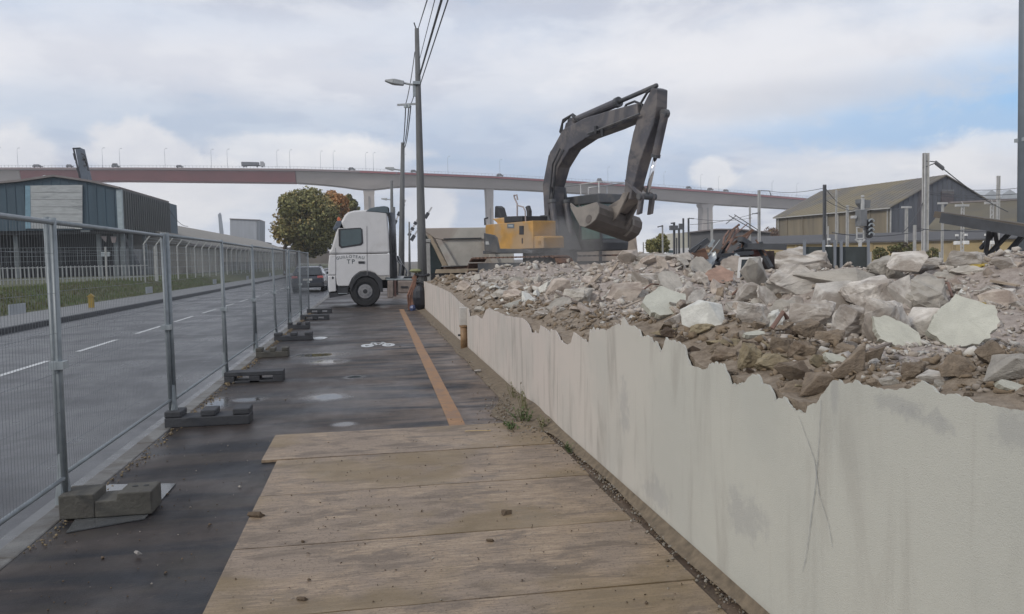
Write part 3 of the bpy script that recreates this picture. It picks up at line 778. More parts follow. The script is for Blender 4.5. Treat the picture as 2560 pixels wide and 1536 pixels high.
def stone(px, py, wp, hp, key, c, lab, ry=0., rx=0., rz=None, D=None, depth=.8, group='large rubble lumps', name=None, lift=0):
    """place a lump whose middle stands on the line of sight to (px,py), wp x hp photo pixels large, resting on the heap"""
    if D is None:
        wp *= 1.22; hp *= 1.25; D = hit(px, min(py + hp * .36, 1100))
        if D is None: D = hit(px, py + hp) or 14
    p = atD(px, py, D); wm = wp * D / F; hm = hp * D / F
    o = bpy.data.objects.new(name or NAMES[key[0]], shape_mat(key, c)); SC.collection.objects.link(o)
    dm = max(min(wm, hm) * .9, wm * depth * .7)
    back = dm * .25
    o.location = p + Vector((math.sin(YAW), math.cos(YAW), 0)) * back + Vector((0, 0, lift))
    if key[0] == 's':
        o.scale = (wm, hm, .10 * wm + .01)      # flat sheet standing towards the viewer
        az = (rs.uniform(-.3, .3) if rz is None else rz)
        o.rotation_euler = (Matrix.Rotation(-YAW * 0 + az, 3, 'Z') @ Matrix.Rotation(math.radians(90) - rx, 3, 'X') @ Matrix.Rotation(ry, 3, 'Z')).to_euler()
    else:
        o.scale = (wm * 1.05, dm, hm * 1.05)
        az = (rs.uniform(-.4, .4) if rz is None else rz)
        o.rotation_euler = (Matrix.Rotation(-YAW - math.atan((px - 1280) / F) + az, 3, 'Z') @ Matrix.Rotation(ry, 3, 'Y') @ Matrix.Rotation(rx, 3, 'X')).to_euler()
    ext_ = (wm if key[0] == 's' else max(wm, dm)) * .5
    if o.location.x < WX + .03 + ext_: o.location.x = WX + .03 + ext_
    return tag(o, lab, 'slab' if key[0] == 's' else 'stone', group)
BIG = [
 (2425, 815, 150, 135, 's1', 'cream', 'large upright cream render slab with yellow foam on its top edge', .1, .55, -.35),
 (2255, 842, 125, 60, 's2', 'cream', 'cream slab tilted over a dark hollow left of the large cream slab', -.55, .5, -.2),
 (2143, 815, 92, 82, 'b1', 'pale', 'pale rough cube-like boulder standing on brown clods, centre right'),
 (2222, 812, 100, 105, 'b2', 'pale', 'pale boulder with a dusty pink base beside the rough cube-like one'),
 (2325, 815, 95, 70, 'a1', 'pale', 'broad pale block left of the large cream slab'),
 (2190, 745, 130, 85, 'b3', 'pale', 'largest smooth pale boulder in the middle of the near ridge'),
 (2090, 752, 85, 75, 'a2', 'pale', 'pale boulder with a dark split on its right side'),
 (2040, 790, 95, 60, 'b4', 'pale', 'rounded boulder behind the brown clods, left of the rough cube'),
 (2095, 705, 150, 55, 'a3', 'grey', 'long flat grey-green block on the ridge crest'),
 (2000, 655, 130, 60, 'b5', 'pale', 'peaked dusty mound boulder on the ridge in front of the dark screen'),
 (1985, 710, 120, 80, 'b6', 'pale', 'dull dusty rocky lump under the peaked boulder'),
 (1895, 690, 55, 75, 'a4', 'grey', 'upright grey block beside the white window frame'),
 (1965, 770, 60, 38, 'b0', 'grey', 'dark rounded stone with a white cap, left of the pale ridge boulders'),
 (1885, 790, 75, 55, 'b2', 'pale', 'broad smooth boulder with a dark underside in the middle of the heap'),
 (1935, 805, 45, 45, 'b3', 'white', 'small pale round stone right of the smooth boulder with dark underside'),
 (1920, 745, 40, 60, 's3', 'pale', 'narrow pale splinter slab leaning against the ridge', .6, .3, .2),
 (1870, 735, 55, 45, 'a5', 'pale', 'small square boulder left of the narrow splinter slab'),
 (1665, 760, 110, 80, 's4', 'cream', 'big flat pale slab tilted down to the right on the heap', .25, .75, .1),
 (1690, 800, 60, 45, 'a6', 'pale', 'wedge stone below the big tilted flat slab'),
 (1760, 795, 100, 65, 'a0', 'white', 'white plaster-faced boulder nearest the torn wall top'),
 (1765, 825, 70, 24, 'b1', 'ochre', 'ochre flat stone under the white plaster-faced boulder'),
 (1745, 745, 60, 30, 's5', 'pale', 'curved pale slab piece right of the big flat slab', .6, .5, .1),
 (1680, 707, 55, 75, 's0', 'grey', 'dark grey slab standing on the heap behind the big flat slab', .5, .5, .2),
 (1620, 705, 60, 32, 'a1', 'pale', 'pale block high on the pink heap'),
 (1640, 645, 80, 30, 's2', 'pale', 'flat light slab crowning the pink heap', .05, 1.1, .1),
 (1700, 648, 60, 26, 'a3', 'pale', 'light slab-like block at the right end of the heap crest'),
 (1580, 650, 55, 40, 'a4', 'pink', 'pink block at the left end of the heap crest'),
 (1565, 735, 75, 45, 'a2', 'pink', 'pink broken block in the middle of the pink heap'),
 (1445, 745, 60, 42, 'b4', 'grey', 'grey lump at the left foot of the pink heap'),
 (1395, 720, 55, 40, 'a5', 'pink', 'flat pink block left of the pink heap'),
 (1280, 740, 50, 28, 'b5', 'pink', 'rounded pink lump on the low rubble before the tipper body'),
 (1280, 762, 38, 22, 'a6', 'white', 'white chip near the wall top beyond the downpipe'),
 (1370, 785, 58, 18, 's1', 'pale', 'narrow pale slab lying on the wall top', -.2, 1.0, 0.1),
 (1395, 765, 62, 30, 's3', 'grey', 'thin grey slab leaning by the wall top', .5, .5, 0.0),
 (1240, 700, 45, 14, 'a1', 'pale', 'pale brick-shaped block before the tipper trailer'),
 (1160, 715, 30, 24, 'b0', 'pink', 'lone pink stone near the far end of the wall'),
 (1750, 700, 40, 34, 'b6', 'pale', 'small pale stone in the hollow below the metal scrap'),
 (1800, 690, 70, 42, 's4', 'red', 'terracotta slab below the metal scrap', .1, .5, .1),
 (1755, 670, 55, 48, 's5', 'grey', 'grey slab fragment under the bent white sheet', -.3, .4, .2),
 (1840, 665, 70, 44, 's2', 'pink', 'dusty pink slab behind the terracotta slab', .3, .5, .1),
 (2275, 655, 75, 42, 'a2', 'pale', 'peaked pale block on the skyline right of the trackside screen'),
 (2220, 675, 70, 55, 'b3', 'grey', 'grey boulder left of the peaked skyline block'),
 (2325, 665, 60, 34, 'b4', 'pale', 'low rounded block right of the peaked skyline block'),
 (2255, 745, 55, 90, 'a3', 'pale', 'tall narrow pale block beside the smooth ridge boulder'),
 (2320, 740, 90, 90, 'b5', 'grey', 'grey tilted block in the middle of the right heap'),
 (2425, 655, 95, 45, 'b2', 'pale', 'pale block with mossy yellow underside on the skyline'),
 (2425, 680, 80, 26, 'b6', 'grey', 'grey rounded block under the mossy skyline block'),
 (2520, 665, 50, 34, 'a4', 'pale', 'tilted pale block by the steel ramp struts'),
 (2550, 668, 40, 22, 'b1', 'pink', 'pink stone at the right edge of the skyline'),
 (2535, 925, 110, 62, 'a5', 'grey', 'big grey block at the right edge above the wall'),
 (2535, 970, 70, 28, 's0', 'cream', 'small cream plaster flake below the right-edge grey block', -.3, .7, .1),
 (2405, 918, 75, 55, 'b0', 'brown', 'brown stone in front of the large cream slab'),
 (2120, 920, 105, 62, 'a6', 'brown', 'brown wedge with a cream painted edge above the torn wall notch', -.4),
 (2100, 905, 80, 24, 's3', 'cream', 'thin cream flake leaning on the brown wedge', -.5, .6, 0.0),
 (2222, 958, 42, 24, 'b3', 'grey', 'small grey stone just above the wall edge'),
 (2350, 945, 78, 26, 'a1', 'pale', 'flat pale stone lying near the right part of the wall top'),
 (2290, 930, 45, 40, 'b4', 'brown', 'small brown stone under the hollow of the tilted cream slab'),
 (1880, 900, 52, 66, 'b1', 'ochre', 'tall yellowish stone in the breached part of the wall'),
 (1810, 890, 62, 36, 'b5', 'brown', 'dark brown stone left of the yellowish stone'),
 (1815, 862, 75, 26, 'a3', 'ochre', 'flat ochre stone above the dark brown stone'),
 (1930, 912, 78, 42, 'b6', 'ochre', 'rounded ochre stone right of the yellowish stone'),
 (1990, 935, 78, 48, 'a4', 'brown', 'square brown stone over the deepest notch'),
 (1975, 975, 95, 36, 'b0', 'brown', 'wide brown stone filling the deepest wall notch'),
 (2045, 965, 70, 55, 'a5', 'brown', 'slanting brown stone right of the deepest notch'),
 (2010, 880, 62, 42, 'b1', 'brown', 'round brown clod in the middle of the clods'),
 (1960, 870, 55, 45, 'b2', 'brown', 'dark rounded clod above the ochre stone'),
 (1890, 838, 60, 16, 's4', 'cream', 'thin pale plaster flake lying on the brown clods', 0.05, 1.0, 0.1),
 (2025, 830, 70, 48, 'b3', 'brown', 'large brown clod under the rounded boulder'),
 (2080, 850, 60, 40, 'b4', 'brown', 'brown clod left of the pale cube-like boulder'),
 (2110, 880, 55, 34, 'b5', 'brown', 'brown clod below the pale cube-like boulder'),
 (2180, 890, 55, 40, 'a6', 'brown', 'brown stone right of the clod row, above the cream flake'),
 (2050, 905, 30, 48, 's5', 'ochre', 'small upright ochre sliver between the clods', 1.4, .2, .3),
 (2490, 890, 70, 60, 'b6', 'brown', 'mossy brown lump right of the large cream slab'),
 (2510, 750, 80, 40, 'a0', 'pink', 'pinkish block on the right slope'),
 (2420, 730, 50, 22, 's1', 'white', 'white flat chip on the right slope', .2, .9, .1),
 (2370, 690, 50, 18, 'a2', 'grey', 'small grey stone between skyline blocks'),
]
for e in BIG:
    px, py, wp, hp, key, c, lab = e[:7]; ex = e[7:]
    kw = {}
    if len(ex) > 0: kw['ry'] = ex[0]
    if len(ex) > 1: kw['rx'] = ex[1]
    if len(ex) > 2: kw['rz'] = ex[2]
    stone(px, py, wp, hp, key, c, lab, **kw)
o = stone(2440, 770, 60, 26, 'b2', 'yellow', 'lump of yellow foam stuck on the top edge of the large cream slab', name='foam_lump', group=None)
o = stone(2432, 668, 82, 16, 'b4', 'yellow', 'band of yellow moss and foam under the skyline block', name='foam_band', group=None)
# medium rubble: individuals
LMK = [(2425, 815, 'the large cream slab'), (2143, 815, 'the rough cube-like boulder'), (2190, 745, 'the largest smooth boulder'), (2095, 705, 'the long flat ridge block'), (2000, 655, 'the peaked dusty boulder'),
 (1895, 690, 'the white window frame'), (1885, 790, 'the smooth boulder amid the heap'), (1665, 760, 'the big tilted flat slab'), (1760, 795, 'the white plaster-faced boulder'), (1680, 707, 'the dark grey slab'),
 (1640, 645, 'the slab crowning the pink heap'), (1580, 650, 'the pink heap left crest'), (1565, 735, 'the pink block mid heap'), (1445, 745, 'the grey lump left of the heap'), (1280, 740, 'the rounded pink lump'),
 (1395, 770, 'the leaning thin grey slab'), (1160, 715, 'the lone pink stone'), (1800, 690, 'the terracotta slab'), (2275, 655, 'the peaked skyline block'), (2425, 655, 'the yellow-mossed skyline block'),
 (2320, 740, 'the grey tilted block'), (2535, 925, 'the right-edge grey block'), (2120, 920, 'the cream-edged brown wedge'), (1880, 895, 'the tall yellowish stone'), (1990, 945, 'the deepest wall notch'), (1815, 862, 'the flat ochre stone'), (2255, 842, 'the cream slab over the hollow'), (1700, 820, 'the wedge stone below the flat slab')]
CN = {'pale': 'pale', 'pink': 'pinkish', 'grey': 'grey', 'white': 'white', 'brown': 'brown', 'ochre': 'ochre', 'mud': 'dark brown'}
USED = {}
def frag_label(px, py, w_, key, c):
    d, lx_, ly_, nm = min(((px - a) ** 2 + ((py - b_) * 1.6) ** 2, a, b_, n_) for a, b_, n_ in LMK)
    sz = 'tiny' if w_ < 22 else ('small' if w_ < 32 else ('middling' if w_ < 46 else 'fair-sized')); sh = {'a': 'angular chunk', 'b': 'rounded lump', 's': 'flat flake'}[key[0]]
    dx, dy = px - lx_, py - ly_
    if abs(dy) > abs(dx) * .8: rel_ = 'just above' if dy < 0 else 'just below'
    elif abs(dx) > abs(dy) * 2.2: rel_ = 'left of' if dx < 0 else 'right of'
    else: rel_ = ('upper ' if dy < 0 else 'lower ') + ('left of' if dx < 0 else 'right of')
    t_ = '%s %s %s %s %s' % (sz, CN[c], sh, rel_, nm)
    k_ = USED.get(t_, 0); USED[t_] = k_ + 1
    return t_ if k_ == 0 else ('another ' if k_ == 1 else 'yet another ') + t_
ZONES = [  # px range, py range, number, colours, label, group
 ((1440, 1740), (660, 790), 85, ['pink', 'pink', 'pale', 'pink', 'grey'], 'fist to head sized pink-grey fragment on the heap before the excavator', 'fragments of the pink heap before the excavator'),
 ((1180, 1450), (700, 790), 45, ['pink', 'pale', 'grey', 'white'], 'small pinkish fragment on the low rubble left of the pink heap', 'fragments on the low rubble left of the pink heap'),
 ((1740, 2000), (690, 830), 40, ['pale', 'pink', 'brown', 'grey'], 'loose pale fragment in the hollow between the two heaps', 'fragments in the hollow between the heaps'),
 ((1620, 2180), (825, 985), 60, ['brown', 'brown', 'brown', 'ochre', 'mud'], 'brown clod or stone of the breached wall core', 'brown clods behind the torn wall top'),
 ((2180, 2560), (680, 800), 34, ['pale', 'grey', 'pink', 'pale'], 'loose grey fragment on the right-hand slope', 'fragments on the right-hand slope'),
 ((2160, 2560), (900, 1000), 24, ['brown', 'grey', 'pale', 'brown'], 'small stone on the earth above the near wall top', 'small stones above the near wall top'),
]
for (xa, xb), (ya, yb), cnt, cols, lab, grp in ZONES:
    k = 0; tries = 0
    while k < cnt and tries < cnt * 6:
        tries += 1
        px = rs.uniform(xa, xb); py = rs.uniform(ya, yb); D = hit(px, py)
        if D is None or D > 24: continue
        p = atD(px, py, D); s = (rs.uniform(18, 48) if rs.random() < .75 else rs.uniform(44, 66)) * D / F
        s = min(s, .34)
        cc_ = rs.choice(cols); key = rs.choice(['a0', 'a1', 'a2', 'a3', 'a4', 'a5', 'a6', 'b2', 's0', 's2', 's4', 's5', 's1']) if 'brown' not in cols[0] else rs.choice(['b0', 'b1', 'b2', 'b3', 'b5', 'a1', 'a3'])
        o = bpy.data.objects.new('concrete_flake' if key[0] == 's' else 'rubble_fragment', shape_mat(key, cc_)); SC.collection.objects.link(o)
        o.location = Vector((max(p.x, WX + .03 + s * .55), p.y, p.z + s * .12)); o.scale = (s, s * rs.uniform(.6, 1), s * (rs.uniform(.16, .30) if key[0] == 's' else rs.uniform(.35, .7)))
        o.rotation_euler = (rs.gauss(0, .5), rs.gauss(0, .5), rs.random() * 6.28)
        tag(o, frag_label(px, py, s * F / D, key, cc_), 'fragment', grp); k += 1
# small rubble: nobody could count it
it = []
tries = 0
while len(it) < 15000 and tries < 60000:
    tries += 1
    d = 2.6 * (28 / 2.6) ** rs.random(); a = YAW + rs.uniform(-.12, .60)
    x = math.sin(a) * d; y = math.cos(a) * d
    if x < 1.80 or y > 27.4: continue
    if 7 > y > 2 and x < 3.2 and rs.random() < .25: continue
    s = (.010 + .0034 * d) * rs.uniform(.6, 1.0) * (1 + 1.8 * rs.random() ** 4)
    br = x + rs.gauss(0, .35) < 2.5
    mi = rs.choice([2, 2, 3]) if br else rs.choice([0, 0, 1, 1, 4, 3])
    it.append((x, y, T(x, y) + s * .2, s * 1.3, s, s * rs.uniform(.35, .8), rs.gauss(0, .5), rs.gauss(0, .5), rs.random() * 6.28, mi))
def flat(n, c): return mat(n, c, .93, .3, 9, .3)
scatter('small_rubble', it, [flat('grit_pale', (.45, .41, .37)), flat('grit_pink', (.41, .36, .31)), flat('grit_brown', (.21, .16, .11)), flat('grit_dull', (.27, .235, .20)), flat('grit_white', (.52, .50, .46))],
        'loose small rubble and grit covering the heaps', 'rubble')
M_red = mat('rusty_pink_rod', (0.20, .125, .10), .8, .3, 8, .1)
# white window frame stuck in the heap
D = hit(1870, 700) or 11
p = atD(1872, 690, D); wf = thing('window_frame', 'small white window frame standing in the rubble beside a grey block', 'window frame', p, -.2)
s = 30 * D / F; h = 44 * D / F; M_wf = mat('white_frame', (.7, .7, .69), .5, .15, 8, 0)
for a, c2 in (((-s, 0, -h), (-s * .7, 0, h)), ((s * .7, 0, -h), (s, 0, h))): MB().beam(a, c2, .045, .05).build('stile', M_wf, wf)
MB().beam((-s * .75, .001, h), (s, .001, h), .05, .045).build('rail', M_wf, wf)
MB().beam((-s, .001, -h), (s * .72, .001, -h), .05, .045).build('rail', M_wf, wf)
b = MB(); b.poly([(-s, 0.01, -h), (s * .7, .01, -h), (s, .01, h), (-s * .7, .01, h)], [(0, 1, 2, 3)]); b.build('pane', glass('pane_dark', (.06, .08, .09)), wf)

# splintered timbers and bars lying in the heap
M_lath = mat('grey_lath', (.34, .28, .22), .9, .35, 5, .3, stretch=(1, 1, 6))
for (a, c2, w_, m_, lab) in [((1455, 742), (1500, 702), .07, M_lath, 'weathered timber lying up the left flank of the pink heap'), ((1432, 758), (1470, 728), .05, M_lath, 'thin lath below the timber on the left flank of the heap'),
    ((1520, 700), (1545, 672), .05, M_lath, 'short lath near the left crest of the pink heap'), ((1390, 740), (1440, 775), .05, M_wood, 'dark lath lying on the low rubble left of the heap'), ((1600, 742), (1650, 728), .02, M_red, 'rusty bar lying across the middle of the pink heap'),
    ((1712, 730), (1758, 748), .06, M_lath, 'pale board end in the hollow between the heaps'), ((1830, 752), (1870, 742), .02, M_red, 'bent rusty bar in the hollow between the heaps'), ((2290, 705), (2360, 722), .05, M_wood, 'grey batten on the right-hand slope'),
    ((2380, 760), (2350, 735), .02, M_red, 'thin rusty bar on the right-hand slope'), ((2480, 720), (2545, 742), .05, M_lath, 'pale lath near the right edge of the slope'), ((1335, 722), (1372, 705), .04, M_wood, 'dark lath on the flat rubble before the excavator'),
    ((1930, 850), (1968, 838), .02, M_red, 'short rusty bar among the brown clods'), ((2180, 905), (2225, 898), .03, M_wood, 'broken dark stick above the near wall top'), ((1560, 782), (1600, 770), .04, M_lath, 'small splintered lath at the foot of the pink heap')]:
    Da, Db = hit(*a), hit(*c2)
    if Da is None or Db is None: continue
    p, q = atD(a[0], a[1], Da), atD(c2[0], c2[1], Db); p.z += .06; q.z += .09; mid = (p + q) / 2; b = MB()
    if m_ is M_red: b.tube([p - mid, Vector((.02, 0, .06)), q - mid], w_ * .6, 6)
    else: b.beam(p - mid, q - mid, w_, w_ * .45, w2=w_ * .8, h2=w_ * .3)
    o = b.build('rusty_bar' if m_ is M_red else 'broken_timber', m_); o.location = mid; tag(o, lab, 'bar' if m_ is M_red else 'timber', 'timbers and bars lying in the rubble')
# metal and timber scrap
M_sheet = mat('pale_metal_sheet', (.48, .52, .54), .35, .25, 5, .1, .5)
SD = 16.5
def scrap(a, c2, w_, h_, m, name, lab, cat, d1=0, d2=0, shape='beam', grp='scrap metal and timber on the heap'):
    p = atD(a[0], a[1], SD + d1); q = atD(c2[0], c2[1], SD + d2); mid = (p + q) / 2; b = MB()
    if shape == 'beam': b.beam(p - mid, q - mid, w_, h_)
    elif shape == 'rod': b.tube([p - mid, (Vector((rs.uniform(-.05, .05), 0, rs.uniform(-.04, .08)))), q - mid], w_, 7)
    elif shape == 'sheet':
        n = 8; P = []; up = Vector((0, .35, 1)).normalized() * h_
        for i in range(n + 1):
            for j in range(3):
                t = i / n; P.append((p - mid).lerp(q - mid, t) + up * (j / 2 - .5) * (1 - .4 * t) + Vector((0, 0, -.10 * math.sin(t * math.pi) + .02 * (j == 1))))
        b.poly(P, [(i * 3 + j, i * 3 + j + 1, (i + 1) * 3 + j + 1, (i + 1) * 3 + j) for i in range(n) for j in range(2)])
    o = b.build(name, m, loc=None); o.location = mid
    if shape == 'sheet':
        so = o.modifiers.new('thick', 'SOLIDIFY'); so.thickness = .012
    return tag(o, lab, cat, grp)
scrap((1725, 632), (1770, 600), .10, .10, M_dark, 'steel_beam', 'dark beam end pointing up to the left above the scrap', 'beam')
scrap((1738, 685), (1880, 615), .22, .05, M_dark, 'steel_channel', 'long bent dark channel running up through the scrap', 'beam', 0, .5)
scrap((1728, 668), (1790, 637), .02, .28, M_sheet, 'metal_sheet', 'shiny bent metal sheet on the left of the scrap heap', 'metal sheet', 0, 0, 'sheet')
scrap((1740, 680), (1785, 652), .02, .14, M_sheet, 'metal_sheet', 'narrow pale metal strip under the shiny bent sheet', 'metal sheet', -.3, 0, 'sheet')
scrap((1712, 652), (1762, 634), .35, .22, M_rust, 'rusty_box', 'rusty box section at the left end of the scrap', 'scrap', 0, 0)
scrap((1745, 630), (1772, 628), .12, .06, mat('fresh_timber', (.48, .34, .22), .8, .2, 4, .1), 'timber_piece', 'fresh pale timber piece on the rusty box section', 'timber', .0, 0)
scrap((1765, 620), (1830, 640), .12, .08, M_wood, 'timber_beam', 'weathered beam behind the pale timber piece', 'timber', .6, .6)
for i, (a, c2) in enumerate([((1805, 622), (1835, 575)), ((1815, 628), (1845, 570)), ((1808, 612), (1822, 578)), ((1818, 600), (1848, 562)), ((1825, 640), (1880, 577)), ((1795, 640), (1830, 598)), ((1812, 610), (1862, 590))]):
    scrap(a, c2, .022, .022, M_red if i % 3 else M_rust, 'reinforcing_rod', ['longest', 'second', 'third', 'fourth', 'fifth', 'sixth', 'rightmost'][i] + ' thin rusty rod of the tangle topping the scrap heap', 'rod', .2 * i - .5, .1 * i, 'rod', 'tangled rusty rods on the scrap heap')
scrap((1830, 612), (1882, 575), .05, .05, M_rust, 'steel_bar', 'long rusty bar rising to the right from the rod tangle', 'rod', 0, 0)
scrap((1850, 598), (1873, 611), .10, .10, M_dark, 'steel_tube', 'dark tube with a round end leaning at the right of the scrap', 'tube', -.2, .4)
scrap((1862, 616), (1965, 618), .14, .12, M_dark, 'steel_beam', 'long dark horizontal beam jutting right out of the scrap', 'beam', 0, -.4)
scrap((1838, 632), (1905, 610), .10, .10, M_dark, 'steel_beam', 'dark beam crossing under the long horizontal one', 'beam', .1, .2)
scrap((1835, 655), (1925, 650), .6, .38, mat('charred_mass', (.06, .045, .042), .9, .5, 3, .6), 'crumpled_panel', 'crumpled dark red panel mass at the foot of the scrap', 'panel', .8, .8)
scrap((1870, 625), (1903, 640), .3, .2, mat('dark_red_panel', (.13, .05, .045), .8, .4, 4, .3), 'crumpled_panel', 'crumpled dark red sheet under the horizontal beam', 'panel', .2, .3)
scrap((1838, 638), (1855, 668), .05, .08, M_galv, 'steel_bracket', 'pale upright bracket in front of the dark scrap', 'bracket', -.6, -.8)
scrap((1845, 640), (1860, 670), .03, .05, M_galv, 'steel_strip', 'thin pale strip beside the upright bracket', 'bracket', -.6, -.8)
scrap((1895, 612), (1928, 670), .08, .08, M_dark, 'steel_beam', 'dark beam sloping down right from the horizontal beam', 'beam', .1, -.2)
scrap((1765, 690), (1830, 640), .5, .12, M_dark, 'steel_plate', 'dark plate below the long bent channel', 'plate', .3, .8)
scrap((1700, 660), (1730, 672), .03, .04, M_red, 'steel_bar', 'short rusty bar at the far left of the scrap', 'rod', -.3, -.3)
scrap((1712, 672), (1735, 655), .03, .04, M_galv, 'steel_bar', 'short pale bar crossing the rusty one at the far left', 'rod', -.3, -.2)
scrap((1772, 618), (1785, 600), .03, .05, M_galv, 'steel_strip', 'short pale strip standing up on the scrap', 'bracket', -.1, -.1)

for i, (a, c2, w_, m_, lab) in enumerate([((1716, 655), (1752, 612), .05, M_dark, 'slim dark bar leaning right at the left of the scrap'), ((1790, 650), (1822, 606), .08, M_dark, 'dark leaning profile behind the bent channel'),
    ((1850, 640), (1862, 590), .04, M_rust, 'upright rusty bar right of the rod tangle'), ((1880, 655), (1850, 612), .07, M_dark, 'dark profile leaning left under the rusty bar'), ((1915, 640), (1890, 600), .03, M_rust, 'thin rusty bar at the right of the scrap'),
    ((1800, 640), (1880, 632), .12, M_dark, 'flat dark profile lying across the middle of the scrap'), ((1758, 655), (1800, 600), .03, M_galv, 'thin pale bar rising beside the pale timber'), ((1770, 675), (1850, 668), .16, M_rust, 'rusty plank-like plate at the foot of the scrap'),
    ((1905, 668), (1870, 650), .05, M_wood, 'broken grey batten at the right foot of the scrap'), ((1840, 585), (1868, 560), .02, M_red, 'single rusty rod sticking up highest over the scrap')]):
    scrap(a, c2, w_, w_ * .6, m_, 'scrap_bar', lab, 'scrap', .3 * math.sin(i), -.3 * math.cos(i))
# fallen steel ramp at the right edge
RP = thing('steel_ramp', 'dark steel ramp beam on crossed struts at the right edge of the rubble', 'steel structure', atD(2450, 640, 13))
R0 = RP.location
def rel(px, py, D): return atD(px, py, D) - R0
M_ramp = mat('ramp_steel', (.11, .095, .08), .85, .3, 4, .2)
MB().beam(rel(2350, 537, 13.5), rel(2680, 585, 12.2), .55, .10).build('deck', M_ramp, RP)
MB().beam(rel(2352, 545, 13.2), rel(2680, 600, 11.9), .05, .16).build('edge_beam', M_dark, RP)
for (a, c2, w_) in [((2475, 560), (2462, 650), .06), ((2500, 565), (2452, 622), .05), ((2535, 572), (2458, 650), .06), ((2570, 575), (2490, 665), .07), ((2600, 600), (2500, 680), .06), ((2485, 560), (2500, 660), .05), ((2440, 560), (2440, 545), .05)]:
    MB().beam(rel(a[0], a[1], 12.9), rel(c2[0], c2[1], 13.3), w_, w_).build('strut', M_dark, RP)

# ================================================================== TEMPORARY FENCE
M_rail = mat('fence_steel', (0.23, 0.26, 0.28), 0.5, 0.25, 9, 0.06, 0.2)
M_wire = mat('fence_wire', (0.15, 0.165, 0.18), 0.5, 0.2, 9, 0, 0.4)
FX = -2.06; PY = [5.78 + 3.05 * k for k in range(-2, 8)]
proto = None
flabel = {0: 'nearest fence panel, cut by the left edge of the photo', 1: 'fence panel between the nearest and the second base block', 2: 'third fence panel along the road, between the second and third block',
          3: 'fourth fence panel counted from the left edge of the photo', 4: 'fifth fence panel counted from the left edge of the photo', 5: 'sixth fence panel counted from the left edge of the photo', 6: 'seventh fence panel, nearly edge-on beside the dark car', 7: 'last fence panel before the white truck'}
def make_panel():
    r = thing('fence_panel', '', 'fence panel', (0, 0, 0)); L = 3.05; H = 1.88; z0 = .10
    def post(y):
        MB().tube([(0, y, z0 + .0), (0, y, z0 + H)], .021, 10).build('post', M_rail, r, smooth=True)
    post(.022); post(L - .022)
    MB().tube([(0, .02, z0 + H - .03), (0, L - .02, z0 + H - .03)], .017, 8).build('top_rail', M_rail, r, smooth=True)
    MB().tube([(0, .02, z0 + .17), (0, L - .02, z0 + .17)], .015, 8).build('bottom_rail', M_rail, r, smooth=True)
    b = MB(); n = int(L / .042)
    for k in range(1, n):
        y = L * k / n; b.tube([(0.004, y, z0 + .17), (0.004, y, z0 + H - .03)], .0012, 3, False)
    for z in [z0 + .35 + .26 * j for j in range(6)]: b.tube([(-.002, .02, z), (-.002, L - .02, z)], .0015, 3, False)
    tag(b.build('wire_mesh', M_wire, r), kind='stuff')
    g = MB().box((0, L - .62, 1.42), (.008, .22, .06)).build('plate', mat('fence_plate', (.32, .36, .40), .5, .2, 6, 0), r)
    MB().box((0, L - .03, 1.02), (.09, .10, .05)).build('clamp', M_galv, r)
    return r
for i in range(len(PY) - 1):
    r = make_panel() if proto is None else copy_tree(proto)
    if proto is None: proto = r
    r.location = (FX + (.012 if i % 2 else -.012), PY[i], 0); r.rotation_euler = (rs.uniform(-.004, .004) * (1 if i else 0), random.uniform(-.016, .016), random.uniform(-.008, .008))
    tag(r, flabel.get(i - 0, 'fence panel behind the camera') if i > 0 else 'fence panel off the left edge', 'fence panel', 'temporary fence panels along the road')
# heavy flared foot sleeves at the posts
for i, y in enumerate(PY[2:9]):
    b = MB().tube([(0, 0, .09), (0, 0, .26), (0, 0, .42)], [.055, .036, .024], 10)
    o = b.build('post_sleeve', M_rail); o.location = (FX, y, 0)
    tag(o, ['nearest', 'second', 'third', 'fourth', 'fifth', 'sixth', 'seventh'][i] + ' steel sleeve where fence panels stand in their base block', 'sleeve', 'post sleeves of the temporary fence')
M_blk = mat('concrete_foot_block', (0.085, 0.082, 0.072), .85, .35, 6, .5, dirt=((0.06, .055, .05), .5, .6)); M_blkr = mat('black_foot_block', (0.042, 0.045, 0.052), .7, .35, 6, .4)
def block(i, y, x0, x1, kind, lab):
    m = M_blk if kind in ('flat', 'notch_c') else M_blkr
    r = thing('base_block', lab, 'fence base', (0, y, 0), 0, 'base blocks of the temporary fence')
    if kind == 'flat':
        MB().box2((x0, -.13, 0.012), (x0 + .2175, .13, .17)).build('socket_end', m, r, bevel=.008)
        b = MB(); b.prism([(x0 + .218, .012), (x1, .012), (x1, .165), (x0 + .36, .165), (x0 + .35, .12), (x0 + .218, .12)], -.13, .13, lambda u, v, w_: (u, w_, v)); b.build('slab', m, r, bevel=.008)
        for dx in (.07, .14): MB().cyl((x1 - dx, .03, .166), .018, .004, n=12).build('hole', M_black, r)
    elif kind in ('notch', 'notch_c'):
        L = x1 - x0; MB().box2((x0, -.14, 0), (x1, .14, .10)).build('slab', m, r, bevel=.01)
        for a, c2 in ((0, .2), (.42, .60), (.8, 1.0)):
            MB().box2((x0 + a * L, -.135, .102), (x0 + c2 * L, .135, .165)).build('lug', m, r, bevel=.012)
    else:
        L = x1 - x0; yy = .14
        b = MB(); b.box2((x0, -yy, .095), (x1, yy, .15)); b.box2((x0, -yy, 0), (x0 + .17 * L, yy, .093)); b.box2((x0 + .42 * L, -yy, 0), (x0 + .6 * L, yy, .093)); b.box2((x0 + .82 * L, -yy, 0), (x1, yy, .093)); b.box2((x0 + .171 * L, -yy, 0), (x0 + .819 * L, yy, .03))
        b.build('slab', m, r, bevel=.006)
